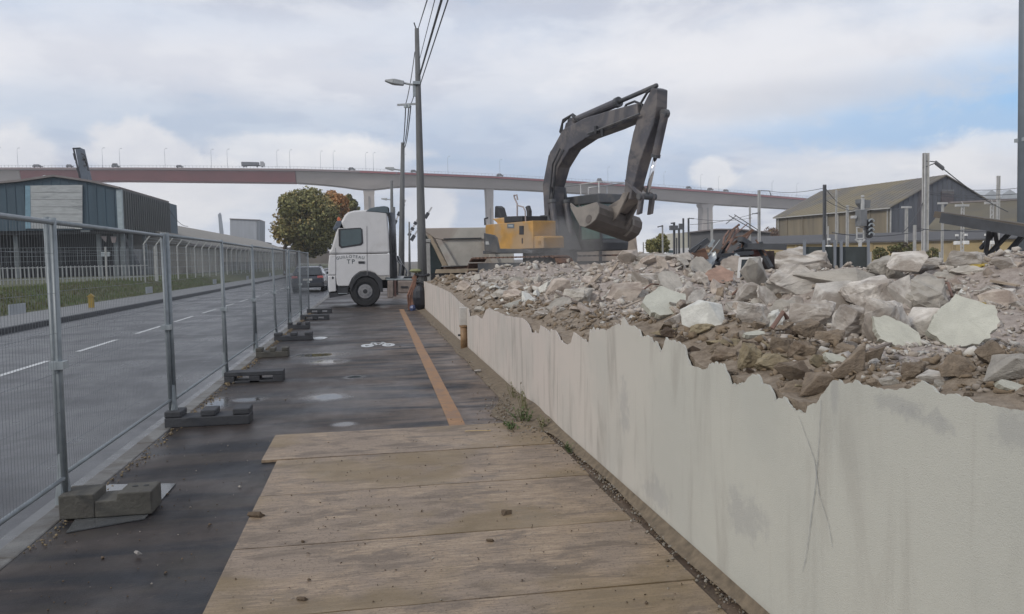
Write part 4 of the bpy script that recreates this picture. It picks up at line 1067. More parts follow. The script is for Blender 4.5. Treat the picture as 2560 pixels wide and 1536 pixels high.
bl = [('flat', -2.05, -1.48, 'nearest fence base, brown-grey concrete block with a flat top and two holes'),
      ('notch', -2.12, -1.29, 'second fence base, long black block with three raised lugs'),
      ('slot', -2.06, -1.27, 'third fence base, black block with slots through its side'),
      ('notch_c', -2.05, -1.50, 'fourth fence base, short pale block with a raised end'),
      ('notch', -2.09, -1.30, 'fifth fence base, long dark block with lugs'),
      ('notch', -2.11, -1.58, 'sixth fence base, short dark block'),
      ('slot', -2.06, -1.26, 'seventh fence base, low grey block'),
      ('slot', -2.11, -1.33, 'last fence base, nearest to the white truck')]
for i, (k, x0, x1, lab) in enumerate(bl): block(i, PY[i + 2] if i + 2 < len(PY) else PY[-1] + 2.9, x0, x1, k, lab)
# wet sheet under the nearest block
P = [G(165, 1335), G(250, 1215), G(440, 1212), G(362, 1300)]
b = MB(); b.poly([(p.x, p.y, .010) for p in P] + [(p.x, p.y, .003) for p in P], [(0, 1, 2, 3), (0, 4, 5, 1), (1, 5, 6, 2), (2, 6, 7, 3), (3, 7, 4, 0)])
tag(b.build('wet_board', mat('wet_board', (.10, .105, .11), .12, .3, 3, .03, spec=.6)), 'thin wet shiny board under the nearest fence base', 'board')
# rubble crumbs along the kerb
it = []
for i in range(900):
    y = 5 + 22 * rs.random(); x = -2.04 + abs(rs.gauss(0, .05)); s = rs.uniform(.006, .02) * (1 + .05 * y) * (1.6 if abs(y - 12.5) < 1 else 1)
    it.append((x, y, .005 + s * .2, s, s, s * .6, rs.random(), rs.random(), rs.random() * 6, rs.randrange(2)))
scatter('kerb_grit', it, [M_dirt, mat('kerb_leaf', (.22, .17, .10), .9, .3, 20, 0)], 'dead leaves and grit gathered along the kerb', 'grit')
# ================================================================== TRUCK (white tractor unit, side on)
M_wht = mat('truck_white_paint', (0.60, 0.60, 0.61), .38, .06, 2, 0.02, spec=.5, dirt=((.42, .41, .40), .5, .45))
M_tyre = mat('tyre', (0.022, 0.023, 0.026), .8, .3, 6, .3)
M_rim = mat('steel_rim', (0.30, 0.30, .31), .5, .3, 9, .1, .3)
M_chas = mat('chassis_dark', (.035, .037, .043), .65, .4, 5, .2)
M_glassd = glass('side_glass', (.045, .075, .080), .06)
TY = 30.3
def XZ(px, py, Y=TY):
    p = atY(px, py, Y); return (p.x, p.z)
TR = thing('truck', 'white tractor unit of a lorry standing side-on across the pavement', 'truck', (atY(913, 760, TY).x, TY, 0))
T0 = TR.location
def ext(mb, pts, y0, y1, Y=TY):
    poly = [XZ(px, py, Y) for px, py in pts]
    return mb.prism(poly, y0 - T0.y, y1 - T0.y, lambda u, v, w_: (u - T0.x, w_, v))
YN, YF = TY, TY + 2.46
upper = [(823, 646), (823, 629), (828, 622), (834, 604), (841, 577), (850, 560), (857, 548), (862, 538), (870, 530), (884, 527), (913, 524), (945, 528), (968, 533), (971, 580), (975, 632), (975, 634), (823, 636)]
ext(MB(), [(823, 636), (823, 629), (828, 622), (843, 572), (850, 558), (857, 548), (862, 538), (870, 531), (884, 527), (913, 525), (945, 527), (968, 533), (972, 580), (975, 633)], YN + .0, YF).build('cab_upper', M_wht, TR, bevel=.06)
arch = [(945 + 0, 690)] + [(913 + 38 * math.cos(a), 722 + 44 * math.sin(a) * -1) for a in [math.radians(40 + 10 * k) for k in range(11)]] + [(873, 716)]
lower = [(823, 637.5), (975, 634.5), (974.5, 690), (945, 690), (938, 683), (926, 679), (912, 678), (900, 680), (889, 687), (880, 697), (872, 716), (846, 716), (842, 712), (839, 688), (821, 688), (821, 660)]
ext(MB(), lower, YN + .0, YF).build('cab_lower', M_wht, TR, bevel=.03)
ext(MB(), [(820.5, 690), (839, 689), (840.5, 729), (822.5, 731), (820.5, 715)], YN - .01, YF + .01).build('bumper', M_wht, TR, bevel=.03)
MB().prism([XZ(821, 731), XZ(846, 731), XZ(870, 731), XZ(872, 717), XZ(843, 717), XZ(842, 730)], YN - T0.y + .05, YF - T0.y - .05, lambda u, v, w_: (u - T0.x, w_, v)).build('step_well', M_chas, TR)
ext(MB(), [(822, 733), (874, 731), (874, 736), (824, 746)], YN + .03, YF - .03).build('front_skirt', M_chas, TR)
ext(MB(), [(846, 733.2), (868, 733.2), (868, 734.7), (846, 734.7)], YN - .03, YN + .02).build('step_tread', M_galv, TR)
# black arch liner
ext(MB(), [(945, 691), (938, 684), (926, 680), (912, 679), (900, 681), (890, 688), (881, 698), (873, 716), (878, 728), (884, 712), (892, 700), (904, 692), (922, 691), (936, 697), (946, 712), (950, 730), (958, 730), (956, 700)], YN + .01, YN + .5).build('wheel_arch', M_chas, TR, bevel=.01)
ext(MB(), [(846, 573), (901, 569.5), (906, 574), (908, 608), (903, 613.5), (853, 621), (847, 615)], YN - .012, YN + .02).build('window_trim', M_chas, TR)
ext(MB(), [(852, 576), (899, 572.5), (903, 576), (904, 606), (900, 610), (856, 617), (851, 612)], YN - .018, YN - .012).build('door_window', M_glassd, TR)
ext(MB(), [(829, 620), (843, 577), (845, 578), (839, 617)], YN + .02, YN + .06).build('windscreen_pillar', mat('pillar_pale', (.5, .52, .54), .2, .1, 4, 0), TR)
ext(MB(), [(827, 624), (842, 574), (842.6, 573), (828, 622)], YN + .08, YF - .08).build('windscreen', M_glassd, TR)
ext(MB(), [(832, 573), (842, 553), (852, 552), (861, 572), (846, 571), (834, 577)], YN + .0, YF).build('sun_visor', mat('visor_smoke', (.10, .12, .15), .25, .3, 4, 0), TR, bevel=.015)
ext(MB(), [(842, 552), (842, 545), (846, 541), (850, 545), (851, 552)], YN + .3, YN + .5).build('beacon', mat('orange_beacon', (.55, .14, .06), .3, .1, 4, 0), TR, bevel=.01)
ext(MB(), [(870, 531), (873, 527), (875, 529), (873, 533)], YN + .4, YN + .55).build('roof_lamp', M_chas, TR)
ext(MB(), [(914, 529), (925, 521), (941, 517.5), (960, 515.5), (969, 517), (972, 535), (967, 533)], YN - .015, YF).build('roof_deflector', mat('deflector_grey', (.10, .13, .15), .4, .2, 4, 0), TR, bevel=.02)
ext(MB(), [(969, 517), (973, 521), (979, 600), (981, 692), (975, 691), (976, 632), (972, 560), (968.5, 532)], YN + .02, YN + .1).build('side_fin', M_chas, TR)
for pts, nm in ((((917, 566), (918, 689)), 'door_gap'), (((839, 620), (839, 688)), 'door_gap')):
    a, c2 = XZ(*pts[0]), XZ(*pts[1]); MB().beam((a[0] - T0.x, -.003, a[1]), (c2[0] - T0.x, -.003, c2[1]), .02, .012, up=(0, 1, 0)).build(nm, mat('seam_grey', (.22, .22, .23), .6, .1, 5, 0), TR)
for x0, x1, y0, y1, nm in ((896, 912, 653.5, 659.5, 'door_handle'), (830, 834, 692, 698, 'side_marker')):
    ext(MB(), [(x0, y0), (x1, y0), (x1, y1), (x0, y1)], YN - .02, YN - .002).build(nm, M_chas, TR, bevel=.006)
def wheel(parent, c, r, wd, axis='Y', rimr=.30, out=-1):
    b = MB(); prof_ = [(r * .62, -wd / 2), (r * .93, -wd / 2), (r, -wd / 2 + .04), (r, wd / 2 - .04), (r * .93, wd / 2), (r * .62, wd / 2)]; n = 32; P = []
    for k in range(n):
        a = 2 * math.pi * k / n
        for (rr_, yy_) in prof_:
            q = (math.cos(a) * rr_, yy_, math.sin(a) * rr_) if axis == 'Y' else (yy_, math.cos(a) * rr_, math.sin(a) * rr_)
            P.append((c[0] + q[0], c[1] + q[1], c[2] + q[2]))
    m_ = len(prof_); b.poly(P, [(k * m_ + i, k * m_ + (i + 1) % m_, ((k + 1) % n) * m_ + (i + 1) % m_, ((k + 1) % n) * m_ + i) for k in range(n) for i in range(m_)])
    w_ = b.build('wheel', M_tyre, parent, smooth=False)
    b = MB()
    off = out * (wd / 2 - .10)
    cc = (c[0], c[1] + off, c[2]) if axis == 'Y' else (c[0] + off, c[1], c[2])
    b.cyl((cc[0], cc[1] + out * .045, cc[2]) if axis == 'Y' else (cc[0] + out * .045, cc[1], cc[2]), r * .47, .02, axis, 28); 
    cc2 = (c[0], c[1] + off + out * .05, c[2]) if axis == 'Y' else (c[0] + off + out * .05, c[1], c[2])
    b.cyl(cc2, r * .26, .09, axis, 20)
    for k in range(10):
        a = 2 * math.pi * k / 10; q = (math.cos(a) * r * .34, out * .06, math.sin(a) * r * .34) if axis == 'Y' else (out * .03, math.cos(a) * r * .36, math.sin(a) * r * .36)
        b.cyl((cc[0] + q[0], cc[1] + q[1], cc[2] + q[2]), .02, .05, axis, 8)
    rim = b.build('rim', M_rim, w_)
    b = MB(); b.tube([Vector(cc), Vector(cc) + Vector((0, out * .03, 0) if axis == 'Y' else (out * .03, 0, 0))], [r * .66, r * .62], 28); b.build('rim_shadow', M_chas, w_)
    b = MB(); b.cyl((cc2[0], cc2[1] + out * .046, cc2[2]) if axis == 'Y' else (cc2[0] + out * .046, cc2[1], cc2[2]), r * .15, .01, axis, 16); b.build('hub', M_chas, w_)
    return w_
wc = XZ(913, 729); wr = wc[1]
wheel(TR, (wc[0] - T0.x, .22, wr), wr, .34, 'Y')
wheel(TR, (wc[0] - T0.x, 2.2, wr), wr, .34, 'Y', out=1)
wx2 = XZ(913, 729)[0] + 3.6
wheel(TR, (wx2 - T0.x, .25, wr), wr, .5, 'Y'); wheel(TR, (wx2 - T0.x, 2.15, wr), wr, .5, 'Y', out=1)
b = MB()
for yy_ in (.75, 1.7): b.box2((wc[0] - T0.x - .6, yy_ - .05, .62), (wx2 - T0.x + 1.2, yy_ + .05, .92))
b.box2((wc[0] - T0.x - .4, .4, .45), (wc[0] - T0.x + .5, 2.0, 1.0))
b.build('chassis', M_chas, TR)
M_tank = mat('dusty_tank', (.24, .20, .18), .6, .35, 3, .1)
ext(MB(), [(969, 702), (984, 702), (984, 745), (969, 745)], YN + .04, YN + .7).build('side_box', M_tank, TR, bevel=.03)
ext(MB(), [(985.5, 701), (991, 701), (991, 742), (985.5, 742)], YN + .02, YN + .6).build('tank_strap', mat('dark_red_strap', (.10, .055, .05), .7, .3, 5, 0), TR)
ext(MB(), [(993, 702), (1044, 702), (1044, 734), (993, 734)], YN + .06, YN + .75).build('fuel_tank', M_tank, TR, bevel=.05)
ext(MB(), [(1002, 716), (1020, 716), (1020, 720), (1002, 720)], YN + .03, YN + .07).build('tank_step', M_chas, TR)
ext(MB(), [(966, 697), (1044, 697), (1044, 701), (966, 701)], YN + .1, YF - .1).build('catwalk', M_galv, TR)
ext(MB(), [(976, 632), (990, 632), (994, 697), (976, 697)], YN + .12, YN + .8).build('air_filter', M_chas, TR, bevel=.02)
b = MB(); e1 = XZ(982, 640); e2 = XZ(981, 530); b.tube([(e1[0] - T0.x, .5, e1[1]), (e2[0] - T0.x, .5, e2[1])], .12, 12); b.build('exhaust_stack', mat('stack_grey', (.16, .17, .19), .5, .3, 5, .1, .4), TR, smooth=True)
M_hose = mat('pale_hose', (.5, .51, .53), .5, .2, 5, 0)
for k in range(3):
    a = XZ(990 + 4 * k, 640); c2 = XZ(1000 + 9 * k, 692); mdl = XZ(1004 + 8 * k, 662 + 8 * k)
    pts = [(a[0] - T0.x, .6 + .2 * k, a[1]), ((a[0] + mdl[0]) / 2 - T0.x - .05, .6 + .2 * k, (a[1] + mdl[1]) / 2), (mdl[0] - T0.x, .7 + .2 * k, mdl[1]), (c2[0] - T0.x, .7 + .2 * k, c2[1])]
    MB().tube(pts, .035, 8).build('air_hose', M_hose if k != 1 else M_chas, TR, smooth=True)
ext(MB(), [(984, 691), (1012, 691), (1008, 697), (982, 697)], YN + .2, YN + .9).build('hose_bracket', M_hose, TR)
b = MB(); f1 = XZ(1018, 694); b.cyl((f1[0] - T0.x, 1.2, .98), .5, .10, 'Z', 20); b.build('fifth_wheel', M_chas, TR)
# lettering
def letters(txt, size, name, m, parent, fn, spacing=1.0):
    """each character is laid along fn(s)->(x, z, angle) in the XZ plane, facing -Y"""
    V = []; Fc = []; s_ = 0; adv = []
    for ch in txt:
        cu = bpy.data.curves.new('t', 'FONT'); cu.body = ch; cu.size = size; cu.extrude = 0; cu.align_x = 'CENTER'; cu.offset = size * .012
        ob = bpy.data.objects.new('t', cu); me = ob.to_mesh(); 
        vs = [v.co.copy() for v in me.vertices]; fs = [tuple(p.vertices) for p in me.polygons]
        wdt = (max(v.x for v in vs) - min(v.x for v in vs)) if vs else size * .3
        adv.append((vs, fs, wdt)); ob.to_mesh_clear(); bpy.data.objects.remove(ob); bpy.data.curves.remove(cu)
    tot = sum(a[2] + size * .16 * spacing for a in adv) - size * .16 * spacing; s_ = -tot / 2
    for vs, fs, wdt in adv:
        if vs:
            cxm = (max(v.x for v in vs) + min(v.x for v in vs)) / 2
            x, z, ang = fn(s_ + wdt / 2); o_ = len(V); ca, sa = math.cos(ang), math.sin(ang)
            V += [(x + (v.x - cxm) * ca - v.y * sa, 0, z + (v.x - cxm) * sa + v.y * ca) for v in vs]; Fc += [[i + o_ for i in f] for f in fs]
        s_ += wdt + size * .16 * spacing
    b = MB(); b.poly(V, Fc); return b.build(name, m, parent)
M_ink = mat('door_ink', (.07, .09, .10), .6, .1, 9, 0)
c0 = XZ(876, 650); Rr = 1.9
o = letters("GUILLOTEAU", .145, 'lettering_arc', M_ink, TR, lambda s_: (c0[0] - T0.x + Rr * math.sin(s_ / Rr), c0[1] + .02 + Rr * (math.cos(s_ / Rr) - 1) + .05, -s_ / Rr)); o.location.y = -.004
c1 = XZ(877, 659.5)
o = letters("TP", .22, 'lettering', M_ink, TR, lambda s_: (c1[0] - T0.x + s_, c1[1], 0), 1.5); o.location.y = -.004; o.scale.x = 1.0

# tipper bodies behind
M_tip = mat('dusty_tipper_beige', (.44, .42, .38), .7, .2, 1.6, .15, dirt=((.33, .275, .24), .45, .7)); M_tip2 = mat('ochre_rib', (.38, .31, .23), .75, .25, 2, .1)
BY = 30.9
TB = thing('tipper_body', 'dusty beige tipper trailer body with slanted ribs behind the pole, left of the excavator', 'tipper', (4, BY, 0)); T0 = TB.location
def e2_(pts, y0, y1): return ext(MB(), pts, BY + y0, BY + y1, BY)
e2_([(1062, 573), (1285, 570), (1285, 664), (1118, 665), (1108, 655), (1068, 590)], 0, 2.3).build('shell', M_tip, TB, bevel=.02)
e2_([(1060, 571), (1285, 568), (1285, 597), (1108, 600), (1086, 596), (1064, 580)], -.06, 2.36).build('top_rail', M_tip, TB, bevel=.02)
e2_([(1108, 596.5), (1203, 594.5), (1203, 597.5), (1109, 599.5)], -.075, -.05).build('shadow_strip', M_chas, TB)  # dark strip painted in as the shadow along the rail's lower edge
e2_([(1069, 588), (1078, 590), (1119, 664), (1106, 666)], -.10, .0).build('rib', M_tip2, TB, bevel=.01)
e2_([(1088, 598), (1103, 600), (1141, 664), (1120, 665)], -.13, .0).build('rib', M_tip, TB, bevel=.01)
e2_([(1205, 605), (1222, 604), (1247, 661), (1232, 663)], -.13, .0).build('rib', M_tip, TB, bevel=.01)
e2_([(1112, 668), (1248, 664), (1248, 676), (1110, 681)], .1, 2.2).build('subframe', M_rust, TB)
e2_([(1090, 674), (1244, 670), (1250, 681), (1088, 684)], -.02, .1).build('side_rail', M_tip2, TB, bevel=.01)
e2_([(1080, 684), (1255, 682), (1255, 710), (1080, 710)], .3, 2).build('axle_mass', M_chas, TB)
e2_([(1062, 585), (1069, 590), (1108, 662), (1090, 700), (1075, 690), (1075, 620)], .4, 1.9).build('bulkhead', mat('bulkhead_teal', (.055, .075, .08), .8, .3, 4, .1), TB)
MB().tube([(XZ(1186, 688, BY)[0] - 4, .3, .9), (XZ(1186, 688, BY)[0] - 4, .55, .9)], .5, 20).build('tyre', M_tyre, TB)
TC = thing('tipper_body', 'second dusty beige tipper body showing below and right of the excavator bucket', 'tipper', (8, BY, 0)); T0 = TC.location
e2_([(1430, 590), (1590, 586), (1596, 640), (1596, 655), (1430, 655)], 0, 2.3).build('shell', mat('tipper_tan', (.42, .35, .29), .75, .25, 1.6, .15, dirt=((.24, .19, .15), .45, .6)), TC, bevel=.02)
e2_([(1500, 622), (1562, 620), (1562, 622.5), (1500, 624.5)], -.03, .0).build('shadow_strip', M_chas, TC)  # raised dark strip standing in for a shadow line on the shell
e2_([(1556, 600), (1578, 598), (1597, 648), (1574, 652)], -.12, .0).build('rib', MATS['tipper_tan'], TC, bevel=.01)
e2_([(1497, 585), (1503, 585), (1503, 655), (1497, 655)], -.12, .0).build('stanchion', M_chas, TC)
e2_([(1430, 657), (1600, 655), (1600, 672), (1430, 672)], .2, 2).build('subframe', M_rust, TC)

# ================================================================== CAR
cp = G(770, 731, -.06); CX, CY = cp.x, cp.y
CR = thing('car', 'dark estate car seen from behind, driving away beside the white truck', 'car', (CX, CY, -.06))
M_car = mat('car_dark_paint', (.035, .04, .052), .25, .2, 3, 0, spec=.6); M_cg = glass('car_glass', (.03, .036, .042), .06)
M_tl = mat('tail_light_red', (.42, .12, .12), .3, .2, 6, 0)
hw = .90
def carsec(y, zb, zt, wb, wt):
    return [(-wb, y, zb), (-wb - .02, y, (zb + zt) * .5), (-wt, y, zt), (wt, y, zt), (wb + .02, y, (zb + zt) * .5), (wb, y, zb)]
secs = [carsec(0, .30, .80, .84, .80), carsec(.12, .26, .95, .90, .86), carsec(1.0, .25, .98, .91, .88), carsec(3.2, .25, .95, .91, .86), carsec(4.2, .28, .85, .88, .80), carsec(4.5, .35, .70, .80, .70)]
b = MB(); P = [p for s_ in secs for p in s_]
b.poly(P, [(i * 6 + k, i * 6 + (k + 1) % 6, (i + 1) * 6 + (k + 1) % 6, (i + 1) * 6 + k) for i in range(5) for k in range(6)] + [tuple(range(5, -1, -1)), tuple(range(30, 36))])
b.build('body', M_car, CR, bevel=.05)
secs = [[(-.86, .10, .955), (-.66, .42, 1.42), (.66, .42, 1.42), (.86, .10, .955)], [(-.86, 1.2, .97), (-.67, 1.2, 1.50), (.67, 1.2, 1.50), (.86, 1.2, .97)], [(-.86, 2.4, .96), (-.67, 2.3, 1.48), (.67, 2.3, 1.48), (.86, 2.4, .96)], [(-.84, 3.3, .95), (-.64, 2.7, 1.38), (.64, 2.7, 1.38), (.84, 3.3, .95)]]
b = MB(); P = [p for s_ in secs for p in s_]; b.poly(P, [(i * 4 + k, i * 4 + (k + 1) % 4, (i + 1) * 4 + (k + 1) % 4, (i + 1) * 4 + k) for i in range(3) for k in range(4)] + [(3, 2, 1, 0), (12, 13, 14, 15)])
b.build('cabin', M_car, CR, bevel=.05)
b = MB(); b.poly([(-.76, .065, .985), (.76, .065, .985), (.62, .345, 1.385), (-.62, .345, 1.385)], [(0, 1, 2, 3)]); b.build('rear_window', M_cg, CR)
for sx_ in (-1, 1):
    b = MB(); b.poly([(sx_ * .853, .5, 1.0), (sx_ * .853, 2.9, 1.0), (sx_ * .70, 2.5, 1.40), (sx_ * .70, .7, 1.40)], [(0, 1, 2, 3)]); b.build('side_window', M_cg, CR)
    MB().box2((sx_ * .55, -.03, .80), (sx_ * .88, .05, .93)).build('tail_light', M_tl, CR, bevel=.02)
    MB().box2((sx_ * .92, 2.6, .98), (sx_ * 1.06, 2.7, 1.12)).build('mirror', M_car, CR, bevel=.02)
    MB().tube([(sx_ * .62, .6, 1.49), (sx_ * .64, .8, 1.56), (sx_ * .64, 2.2, 1.56), (sx_ * .62, 2.4, 1.50)], .02, 6).build('roof_rail', M_chas, CR)
    for yy_ in (.85, 3.55):
        MB().cyl((sx_ * .80, yy_, .33), .33, .22, 'X', 22).build('wheel', M_tyre, CR)
MB().box((0, -.012, .72), (.52, .02, .11)).build('number_plate', mat('plate_white', (.5, .5, .48), .5, .1, 5, 0), CR)
MB().box2((-.85, -.02, .32), (.85, .04, .52)).build('bumper', M_chas, CR, bevel=.02)

# ================================================================== EXCAVATOR
OX, OY, GZ = 5.82, 26.65, .78
H = Vector((.381, -.9247, 0)).normalized(); L_ = Vector((-H.y, H.x, 0))
ANG = math.atan2(H.y, H.x)
EX = thing('excavator', 'yellow tracked excavator with dark boom raised over the rubble heap', 'excavator', (OX, OY, GZ), ANG)
def EP(px, py, l=0.0):
    """pixel -> (s,z) on the machine's vertical plane at lateral offset l"""
    o_ = Vector((OX, OY, 0)) + L_ * l; d = ray(px, py); nrm = L_
    t = (o_ - CAM).dot(nrm) / d.dot(nrm); p = CAM + d * t
    return ((p - o_).dot(H), p.z - GZ)
M_yel = mat('machine_yellow', (.46, .26, .07), .55, .25, 2.5, .08, dirt=((.34, .26, .18), .42, .7)); M_mg = mat('machine_grey', (.075, .08, .09), .6, .3, 4, .1, dirt=((.15, .14, .13), .5, .5))
M_boom = mat('boom_dark_grey', (.075, .075, .088), .5, .4, 2.4, .25, dirt=((.18, .16, .15), .46, .7)); M_chrome = mat('chrome_rod', (.75, .76, .78), .12, .05, 4, 0, 1.0)
M_bkt = mat('worn_bucket', (.115, .10, .09), .65, .4, 2.5, .3, dirt=((.27, .235, .20), .48, .7)); M_bktp = mat('bucket_cheek', (.21, .19, .17), .6, .25, 3, .2, dirt=((.2, .17, .14), .56, .6))
def loc(s_, l, z): return (s_, l, z)
def sprism(name, poly, l0, l1, m, parent=EX, bevel=.02):
    return MB().prism(poly, l0, l1, lambda u, v, w_: (u, w_, v)).build(name, m, parent, bevel=bevel)
# undercarriage
for sgn in (-1, 1):
    b = MB(); l0 = sgn * 1.3; Lh = 2.3; R_ = .45; nn = 46; per = 4 * Lh + 2 * math.pi * R_
    def tp(u):
        u %= per
        if u < 2 * Lh: return (-Lh + u, R_ * 2, 0)
        u -= 2 * Lh
        if u < math.pi * R_: a = u / R_; return (Lh + math.sin(a) * R_, R_ + math.cos(a) * R_, a)
        u -= math.pi * R_
        if u < 2 * Lh: return (Lh - u, 0, math.pi)
        u -= 2 * Lh; a = u / R_; return (-Lh - math.sin(a) * R_, R_ - math.cos(a) * R_, math.pi + a)
    tr = MB()
    for k in range(nn):
        s_, z_, a = tp(per * k / nn); tr.box((s_, l0, z_), (.19, .6, .05), Matrix.Rotation(a, 3, 'Y'))
    t_ = tr.build('track', M_rust, EX)
    MB().box2((-Lh, l0 - .15, .2), (Lh, l0 + .15, .72)).build('track_frame', M_mg, t_)
MB().cyl((0, 0, .82), .9, .5, 'Z', 24).build('slew_ring', M_mg, EX)
# superstructure
EPs = lambda pts, l=-1.42: [EP(x, y, l) for x, y in pts]
rb = EPs([(1214, 556), (1332, 559), (1332, 622), (1218, 622)]); print('BODY', rb)
BT0 = rb[2][1]; BT1 = (rb[0][1] + rb[1][1]) / 2
sprism('right_body', [(rb[0][0], BT1), (rb[1][0], BT1), (rb[1][0], BT0), (rb[0][0], BT0)], -1.42, -.55, M_yel)
tb_ = EPs([(1315, 591), (1357, 590), (1358, 622), (1315, 622)]); tb0 = max(tb_[0][0], rb[1][0] + .01)
sprism('tool_box', [(tb0, BT0), (tb_[1][0], BT0), (tb_[1][0], tb_[1][1] - .05), (tb_[1][0] - .1, tb_[1][1]), (tb0, tb_[1][1])], -1.40, -.62, M_yel)
sprism('tool_box_frame', [(tb0 + .25, BT0 + .12), (tb_[1][0] - .15, BT0 + .12), (tb_[1][0] - .15, tb_[1][1] - .15), (tb0 + .25, tb_[1][1] - .15)], -1.415, -1.402, mat('machine_ochre', (.34, .19, .05), .5, .2, 3, 0), bevel=0)
sprism('side_cover', EPs([(1209, 583), (1236, 588), (1243, 594), (1249, 622), (1312, 623), (1330, 626), (1330, 634), (1250, 634), (1211, 629)], -1.44), -1.44, -1.30, M_mg, bevel=.02)
sprism('engine_hood', [(rb[0][0] + .1, BT0), (-.2, BT0), (-.2, BT1 + .12), (-.4, BT1 + .22), (-1.9, BT1 + .22), (rb[0][0] + .2, BT1 + .05)], -1.1, .50, M_yel, bevel=.05)
sprism('left_body', [(-2.25, 1.08), (-.3, 1.08), (-.3, 2.2), (-2.25, 2.2)], .52, 1.42, M_mg)
CWX = rb[0][0]; MB().prism([(CWX - .01, -1.43), (CWX - .35, -1.2), (CWX - .5, -.6), (CWX - .5, .6), (CWX - .35, 1.2), (CWX - .01, 1.44)], BT0 + .35, BT1 - .02, lambda u, v, w_: (u, v, w_)).build('counterweight', M_yel, EX, bevel=.06)
MB().prism([(CWX - .005, -1.435), (CWX - .36, -1.22), (CWX - .52, -.6), (CWX - .52, .6), (CWX - .36, 1.22), (CWX - .005, 1.45)], BT0 - .1, BT0 + .36, lambda u, v, w_: (u, v, w_)).build('counterweight_skirt', M_mg, EX, bevel=.04)
sprism('skirt', [(-2.0, BT0 - .12), (.6, BT0 - .12), (.6, BT0 - .01), (-2.0, BT0 - .01)], -1.41, 1.41, M_mg)
sprism('side_badge', EPs([(1268, 560), (1285, 560), (1285, 571), (1268, 571)], -1.43), -1.43, -1.421, mat('badge_grey', (.13, .16, .19), .5, .2, 5, 0), bevel=0)
sprism('badge_text', EPs([(1271, 563), (1282, 563), (1282, 567), (1271, 567)], -1.436), -1.436, -1.431, mat('badge_pale', (.35, .38, .40), .5, .2, 5, 0), bevel=0)
sprism('side_grille', EPs([(1298, 565), (1309, 565), (1309, 587), (1298, 587)], -1.43), -1.43, -1.421, M_chas, bevel=0)
sprism('door_seam', EPs([(1304, 596), (1306.5, 596), (1306.5, 609), (1304, 609)], -1.43), -1.43, -1.421, M_chas, bevel=0)
sprism('emblem', EPs([(1214, 604), (1221, 604), (1223, 612), (1214, 612)], -1.45), -1.45, -1.441, mat('emblem_white', (.4, .41, .42), .5, .1, 5, 0), bevel=0)
MB().tube([(-1.2, 0, BT1), (-1.2, 0, BT1 + .45), (-1.28, 0, BT1 + .6)], .09, 12).build('exhaust', M_chas, EX)
sprism('air_intake', EPs([(1236, 545), (1254, 545), (1247, 520), (1240, 515), (1237, 517)], -.6), -.6, -.35, M_chas)
b = MB(); hr = [EP(x, y, -1.3) for x, y in ((1293, 558), (1293, 510), (1286, 495), (1285, 489), (1292, 488), (1294, 500))]; b.tube([(u, -1.3, v) for u, v in hr], .028, 6)
hr = [EP(x, y, -1.3) for x, y in ((1294, 514), (1308, 518), (1313, 528), (1314, 558))]; b.tube([(u, -1.3, v) for u, v in hr], .025, 6)
b.build('handrail', mat('rail_grey_pink', (.34, .30, .30), .6, .2, 5, 0), EX)
q = EP(1212, 556, -1.2); MB().tube([(q[0], -1.2, q[1] - .1), (q[0], -1.2, q[1] + .12), (q[0] + .2, -1.2, q[1] + .14)], .03, 6).build('mirror_arm', M_chas, EX)
sprism('hood_black', [(-.6, BT1 + .01), (.5, BT1 + .01), (.5, BT1 + .18), (-.6, BT1 + .22)], -1.39, -.4, M_chas)
# cab
ct = 2.86
sprism('cab_base', [(-.15, 1.05), (1.95, 1.05), (2.0, 1.3), (1.95, 1.42), (-.15, 1.42)], .62, 1.72, M_mg, bevel=.04)
M_cabg = glass('cab_glass', (.13, .20, .19), .12)
sprism('cab_glass', [(-.10, 1.43), (1.93, 1.43), (1.80, 2.55), (-.10, 2.55)], .66, 1.68, M_cabg, bevel=0)
sprism('cab_roof', [(-.2, 2.56), (1.92, 2.56), (1.85, ct), (-.2, ct)], .60, 1.74, M_mg, bevel=.04)
for s_, l in ((-.12, .64), (1.94, .64), (1.94, 1.70), (-.12, 1.70), (.85, 1.70), (.85, .64)):
    MB().beam((s_, l, 1.38), (s_ - (.1 if s_ > 1.5 else 0), l, 2.6), .07, .07).build('cab_pillar', M_mg, EX)
M_grail = mat('pale_rail', (.60, .61, .62), .5, .2, 5, 0)
gl = [(-.1, .64), (.9, .64), (1.85, .64), (1.85, 1.72), (.9, 1.72), (-.1, 1.72)]
b = MB()
for (s_, l) in gl: b.tube([(s_, l, ct), (s_, l, ct + .36)], .022, 6)
for a, c2 in zip(gl, gl[1:]): b.tube([(a[0], a[1], ct + .36), (c2[0], c2[1], ct + .36)], .02, 6)
b.build('roof_guard', M_grail, EX)
# boom: centreline from pixels on the machine's middle plane
def cl_poly(pts, ths):
    top = []; bot = []
    for i, p in enumerate(pts):
        a = pts[max(0, i - 1)]; c2 = pts[min(len(pts) - 1, i + 1)]
        d = Vector((c2[0] - a[0], c2[1] - a[1])).normalized(); n_ = Vector((-d.y, d.x))
        top.append((p[0] + n_.x * ths[i] / 2, p[1] + n_.y * ths[i] / 2)); bot.append((p[0] - n_.x * ths[i] / 2, p[1] - n_.y * ths[i] / 2))
    return top + bot[::-1]
bc = [(.3, 2.0)] + [EP(*q) for q in ((1384, 465), (1398, 405), (1430, 350), (1478, 322), (1545, 300), (1610, 278))]
print('BOOM', [(round(a, 2), round(c2, 2)) for a, c2 in bc])
boom = sprism('boom', cl_poly(bc, [.45, .60, .70, .74, .62, .54, .40]), -.24, .24, M_boom, bevel=.03)
ac = [EP(*q) for q in ((1650, 222), (1640, 262), (1628, 300), (1613, 345), (1598, 400), (1588, 450), (1580, 498))]
